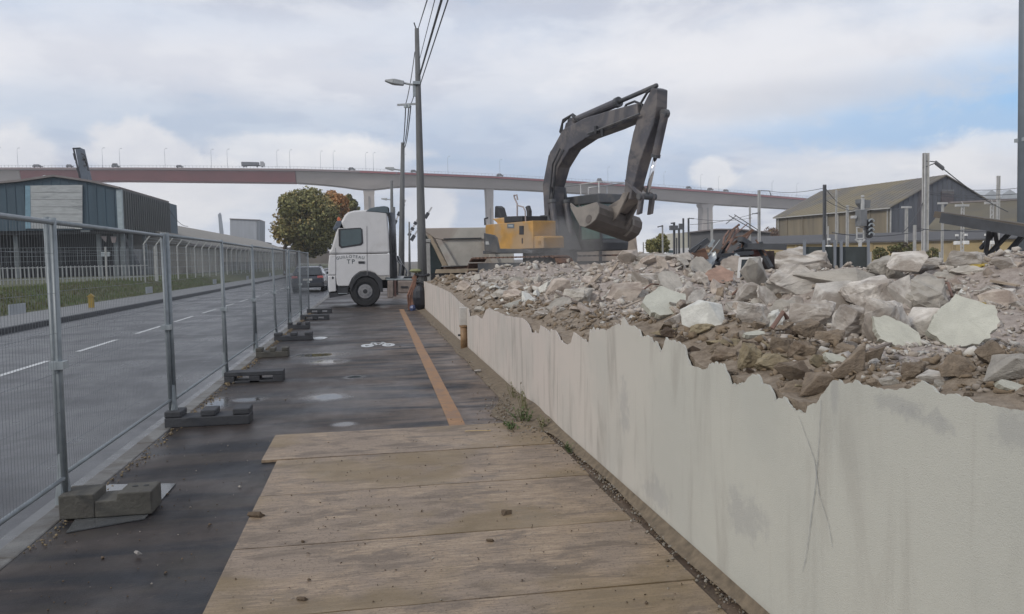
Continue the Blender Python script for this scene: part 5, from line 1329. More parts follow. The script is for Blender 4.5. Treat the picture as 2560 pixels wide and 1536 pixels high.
print('ARM', [(round(a, 2), round(c2, 2)) for a, c2 in ac])
arm = sprism('arm', cl_poly(ac, [.22, .52, .72, .66, .54, .42, .30]), -.20, .20, M_boom, bevel=.03)
def cylr(name, p, q, r, l, fr=.55, rod=M_chrome):
    p = Vector((p[0], l, p[1])); q = Vector((q[0], l, q[1])); m_ = p.lerp(q, fr)
    c_ = MB().tube([p, m_], r, 14).build(name, M_boom, EX, smooth=False)
    MB().tube([p.lerp(m_, .96), m_ + (m_ - p).normalized() * .04], r * 1.18, 14).build('gland', M_mg, c_)
    MB().tube([m_, q], r * .5, 12).build('rod', rod, c_, smooth=True)
    MB().cyl(p, r * 1.1, .16, 'Y', 14).build('pin', M_mg, c_)
    return c_
cylr('stick_cylinder', EP(1430, 306), EP(1642, 214), .13, 0, .58, M_mg)
cylr('bucket_cylinder', EP(1662, 285), EP(1617, 492), .115, 0, .50)
mb_ = EP(1389, 470)
for l in (-.29, .27): cylr('boom_cylinder', (.95, .9), (mb_[0] + .1, mb_[1]), .115, l, .80, M_mg)
sprism('boom_foot_bracket', [(-.1, 1.1), (1.2, 1.1), (.9, 1.6), (.5, 2.25), (.05, 2.25)], -.42, .42, M_mg, bevel=.02)
# lug for the stick cylinder and hoses
lg = EP(1432, 316); lg2 = EP(1425, 350); lg3 = EP(1462, 330)
sprism('cylinder_lug', [(lg[0] - .16, lg[1] + .12), (lg[0] + .14, lg[1] + .14), lg3, lg2, (lg2[0] - .25, lg2[1])], -.16, .16, M_boom)
for k, (pts, l) in enumerate([([(1424, 356), (1404, 340), (1406, 308), (1428, 288), (1448, 306)], -.18), ([(1420, 352), (1400, 330), (1408, 300), (1432, 286), (1454, 304)], .0), ([(1383, 410), (1377, 382), (1390, 364), (1410, 366)], -.2),
                              ([(1552, 290), (1566, 262), (1586, 254), (1606, 262), (1604, 285)], -.16), ([(1548, 292), (1570, 270), (1592, 266), (1608, 280)], .05), ([(1605, 290), (1600, 262), (1618, 232), (1642, 215)], -.16),
                              ([(1372, 560), (1376, 470), (1382, 410), (1400, 372)], -.33), ([(1378, 560), (1384, 480), (1390, 415), (1410, 375)], -.24)]):
    q = [EP(*p, l) for p in pts]
    MB().tube([(a, l, c2) for a, c2 in q], .035 if k < 6 else .03, 7).build('hydraulic_hose', M_chas, EX, smooth=True)
for px, py in ((1492, 325), (1508, 332)):
    q = EP(px, py, -.28); MB().box((q[0], -.31, q[1]), (.10, .06, .22)).build('pipe_clamp', M_chas, EX)
q1 = EP(1470, 335, -.3); q2 = EP(1600, 285, -.3)
MB().tube([(q1[0], -.31, q1[1]), (q2[0], -.31, q2[1])], .03, 6).build('hydraulic_pipe', M_mg, EX)
q = EP(1662, 305, .2); MB().tube([(q[0] + .05, .0, q[1] + .12), (q[0] + .14, 0, q[1]), (q[0] + .08, 0, q[1] - .12)], .03, 6).build('lifting_hook', M_chas, EX)
# bucket linkage
pv = ac[-1]; lk = EP(1617, 492)
for l in (-.20, .20):
    sprism('link', [(lk[0] + .09, lk[1] + .06), (lk[0] + .09, lk[1] - .08), (pv[0] - .02, pv[1] + .42), (pv[0] - .05, pv[1] + .55)], l - .03, l + .03, M_boom, bevel=.01)
    sprism('link', [(lk[0] - .07, lk[1] + .02), (lk[0] + .09, lk[1] + .02), (pv[0] + .62, pv[1] - .45), (pv[0] + .46, pv[1] - .48)], l - .05, l + .05, M_boom, bevel=.01)
MB().cyl((lk[0], 0, lk[1]), .09, .62, 'Y', 14).build('link_pin', M_mg, EX)
# bucket: hangs tilted on its coupler, right side low; profile seen on its left cheek
bx, bz = pv; LT = .80; TLT = math.radians(15)
def BT(u, l, v): return (u, l * math.cos(TLT) + (v - bz) * math.sin(TLT), bz + (v - bz) * math.cos(TLT) - l * math.sin(TLT))
raise_ = LT * math.sin(TLT)
pr_ = [(a, c2 - raise_) for a, c2 in (EP(x, y, -LT) for x, y in ((1497, 507), (1506, 520), (1508, 536), (1504, 552), (1495, 563), (1481, 572), (1468, 569), (1452, 548), (1440, 531), (1432, 519)))]
print('BUCKET', [(round(a - bx, 2), round(c2 - bz, 2)) for a, c2 in pr_])
mouth = [(a, c2 - raise_) for a, c2 in (EP(x, y, -LT) for x, y in ((1450, 521), (1462, 519), (1475, 514)))]
cxm, czm = (pr_[0][0] + pr_[-1][0]) / 2, pr_[3][1] + .05
inn = []
for p in pr_:
    d = Vector((cxm - p[0], czm - p[1])); d.normalize(); inn.append((p[0] + d.x * .06, p[1] + d.y * .06))
b = MB(); n = len(pr_); l0, l1 = -LT, LT
NL = 6; ls = [l0 + (l1 - l0) * k / NL for k in range(NL + 1)]
bow = lambda l: 1.0
P = []
for l in ls:
    P += [BT(u, l, v) for u, v in pr_] + [BT(u, l, v) for u, v in inn]
m2 = 2 * n; Fc = []
for j in range(NL):
    a_, c_ = j * m2, (j + 1) * m2
    Fc += [(a_ + i, a_ + i + 1, c_ + i + 1, c_ + i) for i in range(n - 1)] + [(a_ + n + i, c_ + n + i, c_ + n + i + 1, a_ + n + i + 1) for i in range(n - 1)]
    Fc += [(a_, c_, c_ + n, a_ + n), (a_ + n - 1, a_ + 2 * n - 1, c_ + 2 * n - 1, c_ + n - 1)]
for base_ in (0, NL * m2): Fc += [(base_ + i, base_ + n + i, base_ + n + i + 1, base_ + i + 1) for i in range(n - 1)]
b.poly(P, Fc); bkt = b.build('bucket', M_bkt, EX, bevel=.012)
def bprism(name, poly, la, lb, m, bevel=.01): return MB().prism(poly, la, lb, lambda u, v, w_: BT(u, w_, v)).build(name, m, bkt, bevel=bevel)
bprism('cheek', pr_ + mouth, l0 - .04, l0 - .002, M_bktp, .006); bprism('cheek', pr_ + mouth, l1 + .002, l1 + .04, M_bkt, .006)
wc_ = (pr_[3][0] - .32, pr_[3][1] + .02)
bprism('wear_disc', [(wc_[0] + .13 * math.cos(a), wc_[1] + .13 * math.sin(a)) for a in [k * math.pi / 8 for k in range(16)]], l0 - .055, l0 - .041, M_bkt, .004)
for k in range(5):
    l = l0 + .10 + (l1 - l0 - .2) * k / 4; tp_ = pr_[-1]
    b = MB(); b.beam(BT(tp_[0] + .08, l, tp_[1] - .04), BT(tp_[0] - .20, l, tp_[1] + .14), .12, .09, up=(0, 1, 0), w2=.06, h2=.03); b.build('tooth', M_bktp, bkt)
tpn = pr_[0]
for l in (-.27, .20): bprism('ear', [(bx - .14, bz + .12), (bx + .14, bz + .12), (pr_[2][0] + .10, pr_[2][1]), (pr_[4][0], pr_[4][1] + .05), (tpn[0] - .45, tpn[1] - .05), (bx - .3, bz - .25)], l, l + .07, M_bkt)
bprism('coupler', [(bx - .22, bz + .02), (bx + .2, bz + .04), (pr_[1][0] + .06, pr_[1][1] + .05), (tpn[0] - .5, tpn[1] + .02)], -.17, .17, M_bkt)
bprism('back_rib', [(pr_[1][0] + .03, pr_[1][1]), (pr_[2][0] + .05, pr_[2][1]), (pr_[3][0] + .04, pr_[3][1]), (pr_[4][0] + .02, pr_[4][1] - .04), (pr_[4][0] - .1, pr_[4][1]), (pr_[2][0] - .05, pr_[2][1])], .42, .50, M_bktp)

# dust hanging round the boom foot
md = bpy.data.materials.new('dust'); md.use_nodes = True; w = NT(md.node_tree); w.n.clear()
vo = w.add('ShaderNodeVolumePrincipled'); out = w.add('ShaderNodeOutputMaterial'); w.l.new(vo.outputs[0], out.inputs['Volume'])
tc = w.add('ShaderNodeTexCoord').outputs['Object']; ln = w.vmath('LENGTH', tc, out=1)
nz_ = w.noise(tc, 2.2, 4, .6); dn = w.math('MULTIPLY', w.smooth(w.math('ADD', ln, w.math('MULTIPLY', w.math('SUBTRACT', nz_, .5), 1.0)), .95, .15, 0, 1), .55)
w.l.new(dn, vo.inputs['Density']); vo.inputs['Color'].default_value = (.86, .84, .84, 1)
b = MB().sphere((0, 0, 0), 1.0, 20); o = b.build('dust_cloud', md, smooth=True); o.location = (5.9, 24.6, 1.7); o.scale = (1.9, 1.5, 1.5)
tag(o, 'thin grey dust drifting round the foot of the excavator boom', 'dust', kind='stuff')

# ================================================================== POLE, LAMPS, WIRES NEARBY
M_pole = mat('weathered_pole', (.135, .14, .145), .85, .3, 3, .2, stretch=(4, 4, .5)); M_lampg = mat('lamp_grey', (.38, .40, .41), .5, .2, 6, 0)
p0 = atY(1058, 772, 27.4); p0.z = 0; pt = atY(1042, 72, 27.4)
PL = thing('utility_pole', 'tall tapered utility pole with a street lamp at the far end of the wall', 'utility pole', p0)
def rp(px, py, dy=0.): return atY(px, py, 27.4 + dy) - p0
tp_ = pt - p0
MB().tube([(0, 0, 0), tp_ * .3, tp_ * .7, tp_], [.165, .14, .10, .07], 12).build('shaft', M_pole, PL, smooth=True)
MB().tube([rp(1040, 72), rp(1035, 57)], .022, 6).build('top_spike', M_dark, PL)
MB().tube([rp(1042, 214), rp(1008, 208)], .035, 8).build('lamp_arm', M_lampg, PL)
b = MB(); a = rp(1010, 209); c2 = rp(962, 202)
b.beam(a, a.lerp(c2, .55), .16, .15, w2=.30, h2=.17); b.beam(a.lerp(c2, .55), c2, .30, .17, w2=.14, h2=.05)
b.build('lamp_head', M_lampg, PL, bevel=.03)
MB().box(rp(1042, 209), (.26, .26, .10)).build('collar', M_galv, PL)
MB().beam(rp(1043, 260), rp(993, 263), .06, .06).build('crossarm', M_lampg, PL)
MB().box(rp(1036, 228), (.10, .08, .35)).build('insulator_box', M_galv, PL)
for px in (1014, 1022): MB().cyl(rp(px, 266), .06, .10, 'Z', 10).build('insulator', M_galv, PL)
b = MB()
for k, (z, r) in enumerate([(.35, .20), (.62, .21), (.9, .2), (1.15, .22)]): b.tube([(r * math.cos(a), r * math.sin(a), z + .03 * math.sin(3 * a + k)) for a in [i * math.pi / 8 for i in range(17)]], .035, 6, False)
b.build('strap', M_chas, PL)
# things at the foot of the pole
M_orn = mat('faded_orange_sheath', (.19, .10, .07), .75, .4, 4, .2)
b = MB(); 
for k in range(5):
    x = -.32 - .035 * k; b.tube([(x, -.15 + .05 * k, 0), (x + .05 * math.sin(k), -.12, .5), (x + .10 + .02 * k, -.05, 1.0), (x + .12, 0, 1.25 - .05 * k)], .035, 7)
o = b.build('orange_duct_bundle', M_orn); o.location = p0; tag(o, 'faded orange ducts bundled upright against the foot of the utility pole', 'ducts')
b = MB(); b.sphere((-.22, -.1, 1.30), .17, 9, (1.3, .8, .42)); o = b.build('hi_vis_cloth', mat('hivis', (.27, .29, .15), .8, .4, 9, .3)); o.location = p0; tag(o, 'yellow-green cloth lying on top of the orange ducts', 'cloth')
b = MB(); b.sphere((0, 0, .42), .30, 12, (.8, .8, 1.45)); o = b.build('black_sack', mat('black_plastic', (.018, .02, .028), .35, .4, 7, .5)); o.location = p0 + Vector((-.12, -.28, 0)); tag(o, 'black plastic sack slumped against the pole foot', 'sack')
b = MB(); b.sphere((0, 0, .08), .11, 8); o = b.build('blue_bag', mat('blue_plastic', (.07, .10, .22), .4, .3, 7, .3)); o.location = p0 + Vector((-.36, -.32, 0)); tag(o, 'small blue bag on the ground by the black sack', 'bag')
gp = atY(1069, 700, 29.0)
g_ = thing('gate_post', 'pale square gate post between the utility pole and the tipper body', 'post', (gp.x, 29.0, 0))
MB().box2((-.11, -.11, 0), (.11, .11, 2.25)).build('shaft', mat('pale_post', (.36, .36, .35), .8, .25, 4, .2), g_, bevel=.02)
MB().box((0, 0, 2.32), (.28, .28, .12)).build('cap', MATS['pale_post'], g_, bevel=.02)
# second and third pole, further down the street
def street_pole(px, py, pb, Y, r, lamp, lab):
    a = atY(pb, 660, Y); a.z = 0; t = atY(px, py, Y); g = thing('utility_pole', lab, 'utility pole', a)
    tt = t - a; MB().tube([(0, 0, 0), tt * .5, tt], [r, r * .8, r * .55], 10).build('shaft', M_pole, g, smooth=True)
    if lamp:
        q = atY(lamp[0], lamp[1], Y) - a; h = atY(lamp[2], lamp[3], Y) - a; m_ = h.lerp(q, .45)
        MB().tube([h, m_], .04, 7).build('lamp_arm', M_lampg, g); MB().beam(m_, q, .30, .20, w2=.16, h2=.08).build('lamp_head', M_lampg, g, bevel=.02)
    return g
street_pole(1007, 357, 1001, 46, .19, (963, 420, 1002, 426), 'second utility pole with a lamp, just left of the tall one behind the truck')
street_pole(979, 452, 980, 66, .19, (953, 497, 979, 500), 'third, farthest utility pole with a small lamp over the truck roof')
street_pole(1023, 555, 1023, 60, .10, None, 'thin short dark post between the two utility poles')
street_pole(983, 518, 985, 40, .17, None, 'stubby grey post rising directly behind the truck cab')
M_w = mat('cable', (.07, .075, .085), .6, .1, 4, 0)
def cable(p, q, sag, r, lab, nm='cable', grp=None):
    p, q = Vector(p), Vector(q); n_ = 18; pts = [p.lerp(q, i / n_) + Vector((0, 0, -sag * 4 * (i / n_) * (1 - i / n_))) for i in range(n_ + 1)]
    o = MB().tube([x - p for x in pts], r, 5, False).build(nm, M_w); o.location = p; return tag(o, lab, 'cable', grp)
P1 = p0; nearp = Vector((2.4, -12, 0))
for (px, py, tx, ty, r, lab) in [(1046, 71, 1068, 0, .014, 'leftmost overhead cable rising from the pole top out of the photo'), (1050, 145, 1087, 0, .010, 'thin overhead cable second from the left above the pole'),
                                 (1050, 186, 1104, 0, .028, 'thickest overhead cable rising right of the pole'), (1051, 210, 1120, 0, .016, 'rightmost overhead cable rising from the lamp collar')]:
    a = atY(px, py, 27.35); c2 = atY(tx, ty, 17.5); d = (c2 - a).normalized(); e = a + d * ((27.35 + 8) / -d.y * 1.0) if d.y < 0 else c2
    # keep on towards the next pole behind the camera, flattening out
    mid = c2; end = Vector((c2.x + (c2.x - a.x) * 2.6, -12, c2.z + .4)); pts = []
    for i in range(25):
        t = i / 24; pts.append(a * ((1 - t) ** 2) + (mid * 2 - (a + end) / 2 + (a + end) / 2 - mid + (mid - (a + end) / 2) * .3) * (2 * t * (1 - t)) + end * (t * t))
    o = MB().tube([a, c2] + [c2 + (end - c2) * (k / 6) + Vector((0, 0, .5 * math.sin(k / 6 * math.pi))) for k in range(1, 7)], r, 5, False).build('cable', M_w); tag(o, lab, 'cable', 'overhead cables at the near pole')
for (px, py, qx, qy, r, lab) in [(1014, 268, 1006, 360, .02, 'cable running on from the crossarm to the second pole, left one'), (1022, 268, 1008, 362, .02, 'cable running on from the crossarm to the second pole, middle one'), (1027, 266, 1009, 372, .02, 'cable running on from the crossarm to the second pole, right one')]:
    cable(atY(px, py, 27.4), atY(qx, qy, 46), .35, r, lab, grp='cables between the first and second pole')
for (px, py, qx, qy, lab) in [(1037, 130, 1014, 262, 'thin cable dropping down the upper left of the pole'), (1036, 235, 1014, 268, 'short cable from the pole bracket to the crossarm')]:
    cable(atY(px, py, 27.4), atY(qx, qy, 27.5), .15, .014, lab)
# raised barriers of a level crossing beyond
M_rw = [mat('barrier_red', (.30, .16, .15), .6, .2, 5, 0), mat('barrier_white', (.5, .5, .52), .6, .2, 5, 0), M_dark]
for k, (a, c2, lab) in enumerate([((1028, 602), (1080, 518), 'raised crossing barrier arm leaning right beyond the tall pole'), ((1022, 590), (1044, 548), 'short raised barrier arm between the two poles'), ((986, 560), (1014, 500), 'raised barrier arm leaning right just behind the truck cab')]):
    A_ = atY(a[0], a[1], 70); B_ = atY(c2[0], c2[1], 70); g = thing('barrier_arm', lab, 'barrier', A_)
    for q in range(6):
        u, v = (B_ - A_) * (q / 6), (B_ - A_) * ((q + .97) / 6); MB().beam(u, v, .07, .14 if q % 2 else .30).build('segment', M_rw[q % 2 if q % 2 else 2], g)
# ================================================================== BACKGROUND LEFT
def part(name, m, parent, a, c2, bevel=0): return MB().box2(a, c2).build(name, m, parent, bevel=bevel)
# white picket fence facing the camera
M_pick = mat('old_white_paint', (.40, .41, .40), .7, .3, 4, .1)
FA, FB_ = atY(-260, 690, 49.0), atY(371, 690, 54.0); zf = .70
fy = lambda t: Vector((FA.x + (FB_.x - FA.x) * t, FA.y + (FB_.y - FA.y) * t, zf))
fd = (FB_ - FA); fd.z = 0; FLn = fd.length
PF = thing('picket_fence', 'low off-white picket fence with taller white posts along the grass before the blue hangar', 'fence', (0, 0, 0))
n = int(FLn / .21)
pk = None
for k in range(n):
    p = fy(k / n)
    if pk is None: pk = MB().box((0, 0, .52), (.07, .03, 1.0)).build('picket', M_pick, PF); o = pk
    else: o = pk.copy(); SC.collection.objects.link(o)
    o.location = p; o.rotation_euler = (0, random.uniform(-.02, .02), math.atan2(fd.y, fd.x))
for z in (.95, .28):
    MB().beam(fy(0) + Vector((0, .03, z)), fy(1) + Vector((0, .03, z)), .03, .06).build('rail', M_pick, PF)
pp = None
for px in (-210, -95, 20, 135, 252, 365):
    t = (atY(px, 660, 52).x - FA.x) / (FB_.x - FA.x); p = fy(t)
    if pp is None: pp = MB().box((0, 0, 1.05), (.09, .09, 2.15)).build('post', M_pick, PF); o = pp
    else: o = pp.copy(); SC.collection.objects.link(o)
    o.location = p + Vector((0, -.08, 0))
# mesh infill on taller posts, faint
b = MB()
for z in (1.3, 1.6, 1.9, 2.1): b.beam(fy(0) + Vector((0, -.08, z)), fy(1) + Vector((0, -.08, z)), .012, .012)
for k in range(0, n * 2, 2): p = fy(k / n / 2); b.beam(p + Vector((0, -.08, 1.1)), p + Vector((0, -.08, 2.1)), .008, .008)
tag(b.build('wire', M_galv, PF), kind='stuff')
# long receding security fence with cranked posts
SF = thing('security_fence', 'long pale mesh fence with cranked post tops running away beside the road', 'fence', (-14.0, 54, 0)); pp = None
for k in range(34):
    if pp is None:
        b = MB(); b.beam((0, 0, .6), (0, 0, 3.0), .08, .08); b.beam((0, 0, 3.0), (.42, -.1, 3.5), .07, .07); pp = b.build('post', M_pick, SF); o = pp
    else: o = pp.copy(); SC.collection.objects.link(o)
    o.location = (0, .4 + 2.95 * k, 0)
b = MB()
for z in (1.0, 1.5, 2.0, 2.5, 2.95): b.beam((0, 0, z), (0, 100, z), .018, .018)
for k in range(160): b.beam((0, k * .6, .7), (0, k * .6, 2.95), .012, .012)
for dx, z in ((.16, 3.18), (.3, 3.34), (.42, 3.5)): b.beam((dx, 0, z), (dx, 100, z), .015, .015)
tag(b.build('wire', M_galv, SF), kind='stuff')
# blue hangar
M_blue = mat('blue_cladding', (.045, .08, .11), .55, .2, .35, .06, stretch=(6, 6, .3)); M_blued = mat('dark_green_cladding', (.045, .052, .052), .55, .3, .3, .06, stretch=(6, 6, .3))
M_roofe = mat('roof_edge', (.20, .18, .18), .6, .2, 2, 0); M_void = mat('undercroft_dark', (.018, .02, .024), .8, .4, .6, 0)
HY = 80.0
hc = atY(300, 472, HY); hz = lambda px, py: (atY(px, py, HY).x, atY(px, py, HY).z)
HG = thing('blue_hangar', 'blue-grey clad hangar with a low gabled front and white panel, behind the picket fence', 'hangar', (hc.x, HY, .7)); B0 = HG.location
def hx(pts, y0, y1, name, m, parent=HG, bevel=0, Y=HY):
    poly = [(atY(px, py, Y).x - B0.x, atY(px, py, Y).z - B0.z) for px, py in pts]
    return MB().prism(poly, Y + y0 - B0.y, Y + y1 - B0.y, lambda u, v, w_: (u, w_, v)).build(name, m, parent, bevel=bevel)
ax, az = hz(136, 443); ex, ez = hz(300, 473); lx = ax - (ex - ax) - 8
yb = hz(300, 574)[1]
def frontpoly(bot): return [(lx, bot), (ex, bot), (ex, ez), (hz(226, 456)[0], hz(226, 456)[1]), (ax, az), (hz(46, 456)[0], hz(46, 456)[1]), (lx, ez - .3)]
MB().prism([(u - B0.x, v - B0.z) for u, v in frontpoly(yb)], 0, 22, lambda u, v, w_: (u, w_, v)).build('front_wall', M_blue, HG)
# ribs of the cladding
b = MB(); x = lx + .3
while x < ex - .1:
    top = np.interp(x, [lx, hz(46, 456)[0], ax, hz(226, 456)[0], ex], [ez - .3, hz(46, 456)[1], az, hz(226, 456)[1], ez]) - .05
    b.box2((x - B0.x, -.04, yb - B0.z), (x + .12 - B0.x, -.002, top - B0.z)); x += .75
tag(b.build('cladding_rib', M_blue, HG), kind='stuff')
# side wall receding along the street
b = MB(); zs0 = ez; L2 = 18.5
ez2 = 8.75 - .0
b.prism([(.003, yb - B0.z), (L2, yb - B0.z + .0), (L2, ez - B0.z), (.003, ez - B0.z)], ex - B0.x - .25, ex - B0.x + .06, lambda u, v, w_: (w_, u, v)); b.build('side_wall', M_blued, HG)
b = MB()
for k in range(24): b.box2((ex - B0.x + .062, .3 + k * .76, yb - B0.z), (ex - B0.x + .10, .42 + k * .76, ez - B0.z - .1))
tag(b.build('cladding_rib', M_blued, HG), kind='stuff')
MB().box2((ex - B0.x - .32, -.06, yb - B0.z), (ex - B0.x + .12, .3, ez - B0.z - .05)).build('corner_trim', mat('trim_pale_blue', (.34, .40, .43), .6, .2, 3, 0), HG)
hx([(65, 465), (207, 463), (207, 572), (65, 572)], -.14, -.045, 'white_panel', mat('dirty_white_panel', (.40, .42, .43), .7, .2, 1.2, .1, stretch=(1, 1, 5), dirt=((.20, .22, .23), .52, .6)))
hx([(65, 465), (77, 465), (79, 572), (65, 572)], -.16, -.142, 'blue_strip', mat('pale_blue_strip', (.18, .30, .38), .6, .2, 3, 0))
# panel seams
for k in range(1, 6):
    yy_ = 463 + k * 18; hx([(80, yy_), (207, yy_), (207, yy_ + .8), (80, yy_ + .8)], -.155, -.142, 'seam', MATS['seam_grey'])
hx([(126, 548), (129, 548), (129, 572), (126, 572)], -.165, -.142, 'slot', M_void)
b = MB(); rp_ = frontpoly(yb)[2:]
for a, c2 in zip(rp_, rp_[1:]): b.beam((a[0] - B0.x, 9, a[1] - B0.z + .1), (c2[0] - B0.x, 9, c2[1] - B0.z + .1), 18.6, .18)
b.build('roof', M_roofe, HG)
# undercroft with columns
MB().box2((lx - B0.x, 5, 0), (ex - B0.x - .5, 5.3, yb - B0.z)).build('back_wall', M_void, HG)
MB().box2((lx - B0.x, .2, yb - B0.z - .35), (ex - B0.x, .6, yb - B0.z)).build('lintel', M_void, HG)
M_col = mat('column_grey', (.12, .14, .15), .7, .3, 2, 0)
for px in (-60, 30, 130, 240, 283, 300): 
    xx = atY(px, 600, HY).x - B0.x; MB().box2((xx - .18, .7, 0), (xx + .18, 1.05, yb - B0.z - .36)).build('column', M_col, HG)
for k in range(4): MB().box2((ex - B0.x - .3, 3 + 4.8 * k, 0), (ex - B0.x, 3.35 + 4.8 * k, yb - B0.z)).build('column', M_col, HG)
MB().box2((ex - B0.x - .6, 1, 0), (ex - B0.x - .4, 18, 2.6)).build('low_side_wall', mat('low_wall_grey', (.20, .21, .22), .8, .3, 1, 0), HG)
M_pk = mat('pinkish_board', (.24, .20, .20), .7, .2, 3, 0)
hx([(245, 590), (262, 590), (260, 606), (256, 602)], .5, .6, 'board', M_pk); hx([(272, 591), (287, 591), (284, 607), (275, 607)], .5, .6, 'board', M_pk)
hx([(190, 564), (207, 565), (207, 573), (190, 573)], -.3, -.17, 'flood_light', mat('lamp_white', (.5, .52, .5), .5, .1, 3, 0)); hx([(205, 576), (227, 576), (227, 581), (205, 581)], -.3, -.1, 'sign_board', M_col)
hx([(280, 631), (300, 631), (300, 642), (280, 642)], -3, -2.9, 'pale_sign', mat('sign_pale', (.34, .38, .40), .6, .1, 3, 0))
MB().sphere((hz(90, 440)[0] - B0.x, 2, hz(90, 440)[1] - B0.z), .28, 10).build('roof_vent', mat('vent_pale', (.3, .3, .3), .6, .1, 3, 0), HG)
# conveyor tower
CT = thing('conveyor_tower', 'leaning dark steel conveyor head rising above the blue hangar roof', 'tower', (hz(200, 455)[0], HY + 4, hz(200, 455)[1])); B0 = CT.location
HYc = HY + 4
hx([(188, 372), (201, 370), (222, 458), (204, 458)], 0, 1.2, 'column', mat('conveyor_blue_grey', (.10, .125, .16), .6, .3, 1.2, .1), CT, Y=HYc)
hx([(181, 370), (184, 370), (200, 445), (197, 445)], 0, .2, 'rail', M_dark, CT, Y=HYc)
hx([(181, 370), (200, 369), (200, 372), (181, 373)], 0, .3, 'head', M_dark, CT, Y=HYc)
b = MB()
for a, c2 in (((203, 384), (212, 389)), ((212, 389), (221, 428)), ((206, 400), (214, 400)), ((209, 415), (218, 414)), ((207, 392), (217, 412)), ((188, 400), (184, 384)), ((195, 420), (190, 405)), ((199, 440), (192, 420))):
    u = atY(a[0], a[1], HYc) - B0; v = atY(c2[0], c2[1], HYc) - B0; b.beam(u, v, .12, .12)
b.build('ladder_cage', M_dark, CT)
MB().tube([(4, 0, -9.5), (0.3, .6, -1), (0, .6, .2)], .5, 8).build('leg', M_dark, CT)
# yellow hydrant and small things in the grass
g = G(228, 752, .35); yb_ = thing('yellow_marker', 'small yellow gas marker post standing in the grass', 'marker', (g.x, g.y, bankz(g.x, g.y) - .03)); M_y = mat('marker_yellow', (.32, .22, .04), .6, .2, 8, 0)
MB().box((0, 0, .22), (.20, .14, .44)).build('body', M_y, yb_, bevel=.02); MB().prism([(-.13, .44), (.13, .44), (0, .56)], -.09, .09, lambda u, v, w_: (u, w_, v)).build('cap', M_y, yb_)
# far warehouse along the street: beige wall
M_beige = mat('beige_render', (.36, .335, .295), .85, .25, .4, .05, dirt=((.15, .14, .125), .5, .5)); M_rfg = mat('fibre_cement_roof', (.25, .235, .21), .85, .25, .3, .1, stretch=(1, 5, 1))
WH = thing('beige_warehouse', 'long low beige warehouse with a grey roof beyond the security fence', 'warehouse', (-19, 100, 0))
MB().box2((-14, -8, 0), (0, 120, 3.9)).build('wall', M_beige, WH)
b = MB(); b.poly([(.35, -8.4, 3.85), (.35, 120.4, 3.85), (-9, 120.4, 7.4), (-9, -8.4, 7.4), (-20, -8.4, 3.9), (-20, 120.4, 3.9)], [(0, 1, 2, 3), (3, 2, 5, 4), (0, 3, 4)])
b.build('roof', M_rfg, WH)
for k in range(18): MB().box2((0.0, -6 + 7 * k, 0), (.18, -5.6 + 7 * k, 3.8)).build('pilaster', M_beige, WH)
MB().box2((-.2, -8.4, 3.6), (.5, 120.4, 3.84)).build('gutter', M_roofe, WH)
MB().box2((.002, 10, 0.8), (.1, 110, 1.9)).build('plinth', mat('darker_beige', (.17, .165, .15), .85, .25, .4, 0), WH)
g = atY(612, 548, 260); WB = thing('white_silo_building', 'pale grey box-shaped works building left of the tree', 'building', (g.x, 260, 0)); B0 = WB.location
hx([(575, 548), (642, 550), (642, 668), (575, 668)], 0, 12, 'wall', mat('pale_cladding', (.36, .38, .42), .6, .15, .15, 0, stretch=(8, 1, 1)), WB, Y=260)
hx([(643, 550), (650, 552), (650, 668), (643, 668)], -.1, 12, 'side_wall', mat('grey_cladding', (.20, .22, .25), .6, .15, .15, 0), WB, Y=260)
hx([(574, 546.5), (650, 549.5), (650, 551.5), (574, 548.5)], -.3, 12.2, 'parapet', M_roofe, WB, Y=260)
g = atY(560, 600, 300); CRN = thing('harbour_crane', 'faint distant harbour crane jib above the warehouse roof', 'crane', (g.x, 300, 0)); B0 = CRN.location
M_far = mat('far_grey', (.30, .33, .38), .8, .1, 1, 0)
hx([(547, 534), (550, 532), (553, 540), (551, 541)], 0, 1, 'head', M_far, CRN, Y=300)
b = MB(); b.beam(atY(549, 536, 300) - B0, atY(557, 600, 300) - B0, 1.0, 1.0); b.beam(atY(548, 545, 300) - B0, atY(552, 600, 300) - B0, .5, .5); b.build('jib', M_far, CRN)
MB().beam(Vector((0, 0, 0)), atY(555, 600, 300) - B0, 2, 2).build('mast', M_far, CRN)
g = atY(680, 600, 230); GH = thing('dark_low_building', 'low dark green building beyond the warehouse, left of the tree trunk', 'building', (g.x, 230, 0)); B0 = GH.location
hx([(520, 598), (668, 606), (668, 660), (520, 660)], 0, 10, 'wall', mat('dark_teal_wall', (.06, .075, .075), .7, .2, .3, 0), GH, Y=230)
hx([(660, 617), (830, 630), (830, 660), (660, 660)], 4, 12, 'wing', mat('dim_brown_wall', (.16, .14, .12), .7, .2, .3, 0), GH, Y=230)
hx([(660, 614), (830, 627), (830, 630), (660, 617)], 3.5, 12, 'roof', M_roofe, GH, Y=230)
# telephone wire from the hangar to the warehouse
pA = Vector((atY(424, 525, 92).x, 92, atY(424, 525, 92).z)); pB = atY(470, 566, 108); o = cable(pA, pB, .5, .03, 'thick sagging cable from the hangar corner down to the warehouse roof')

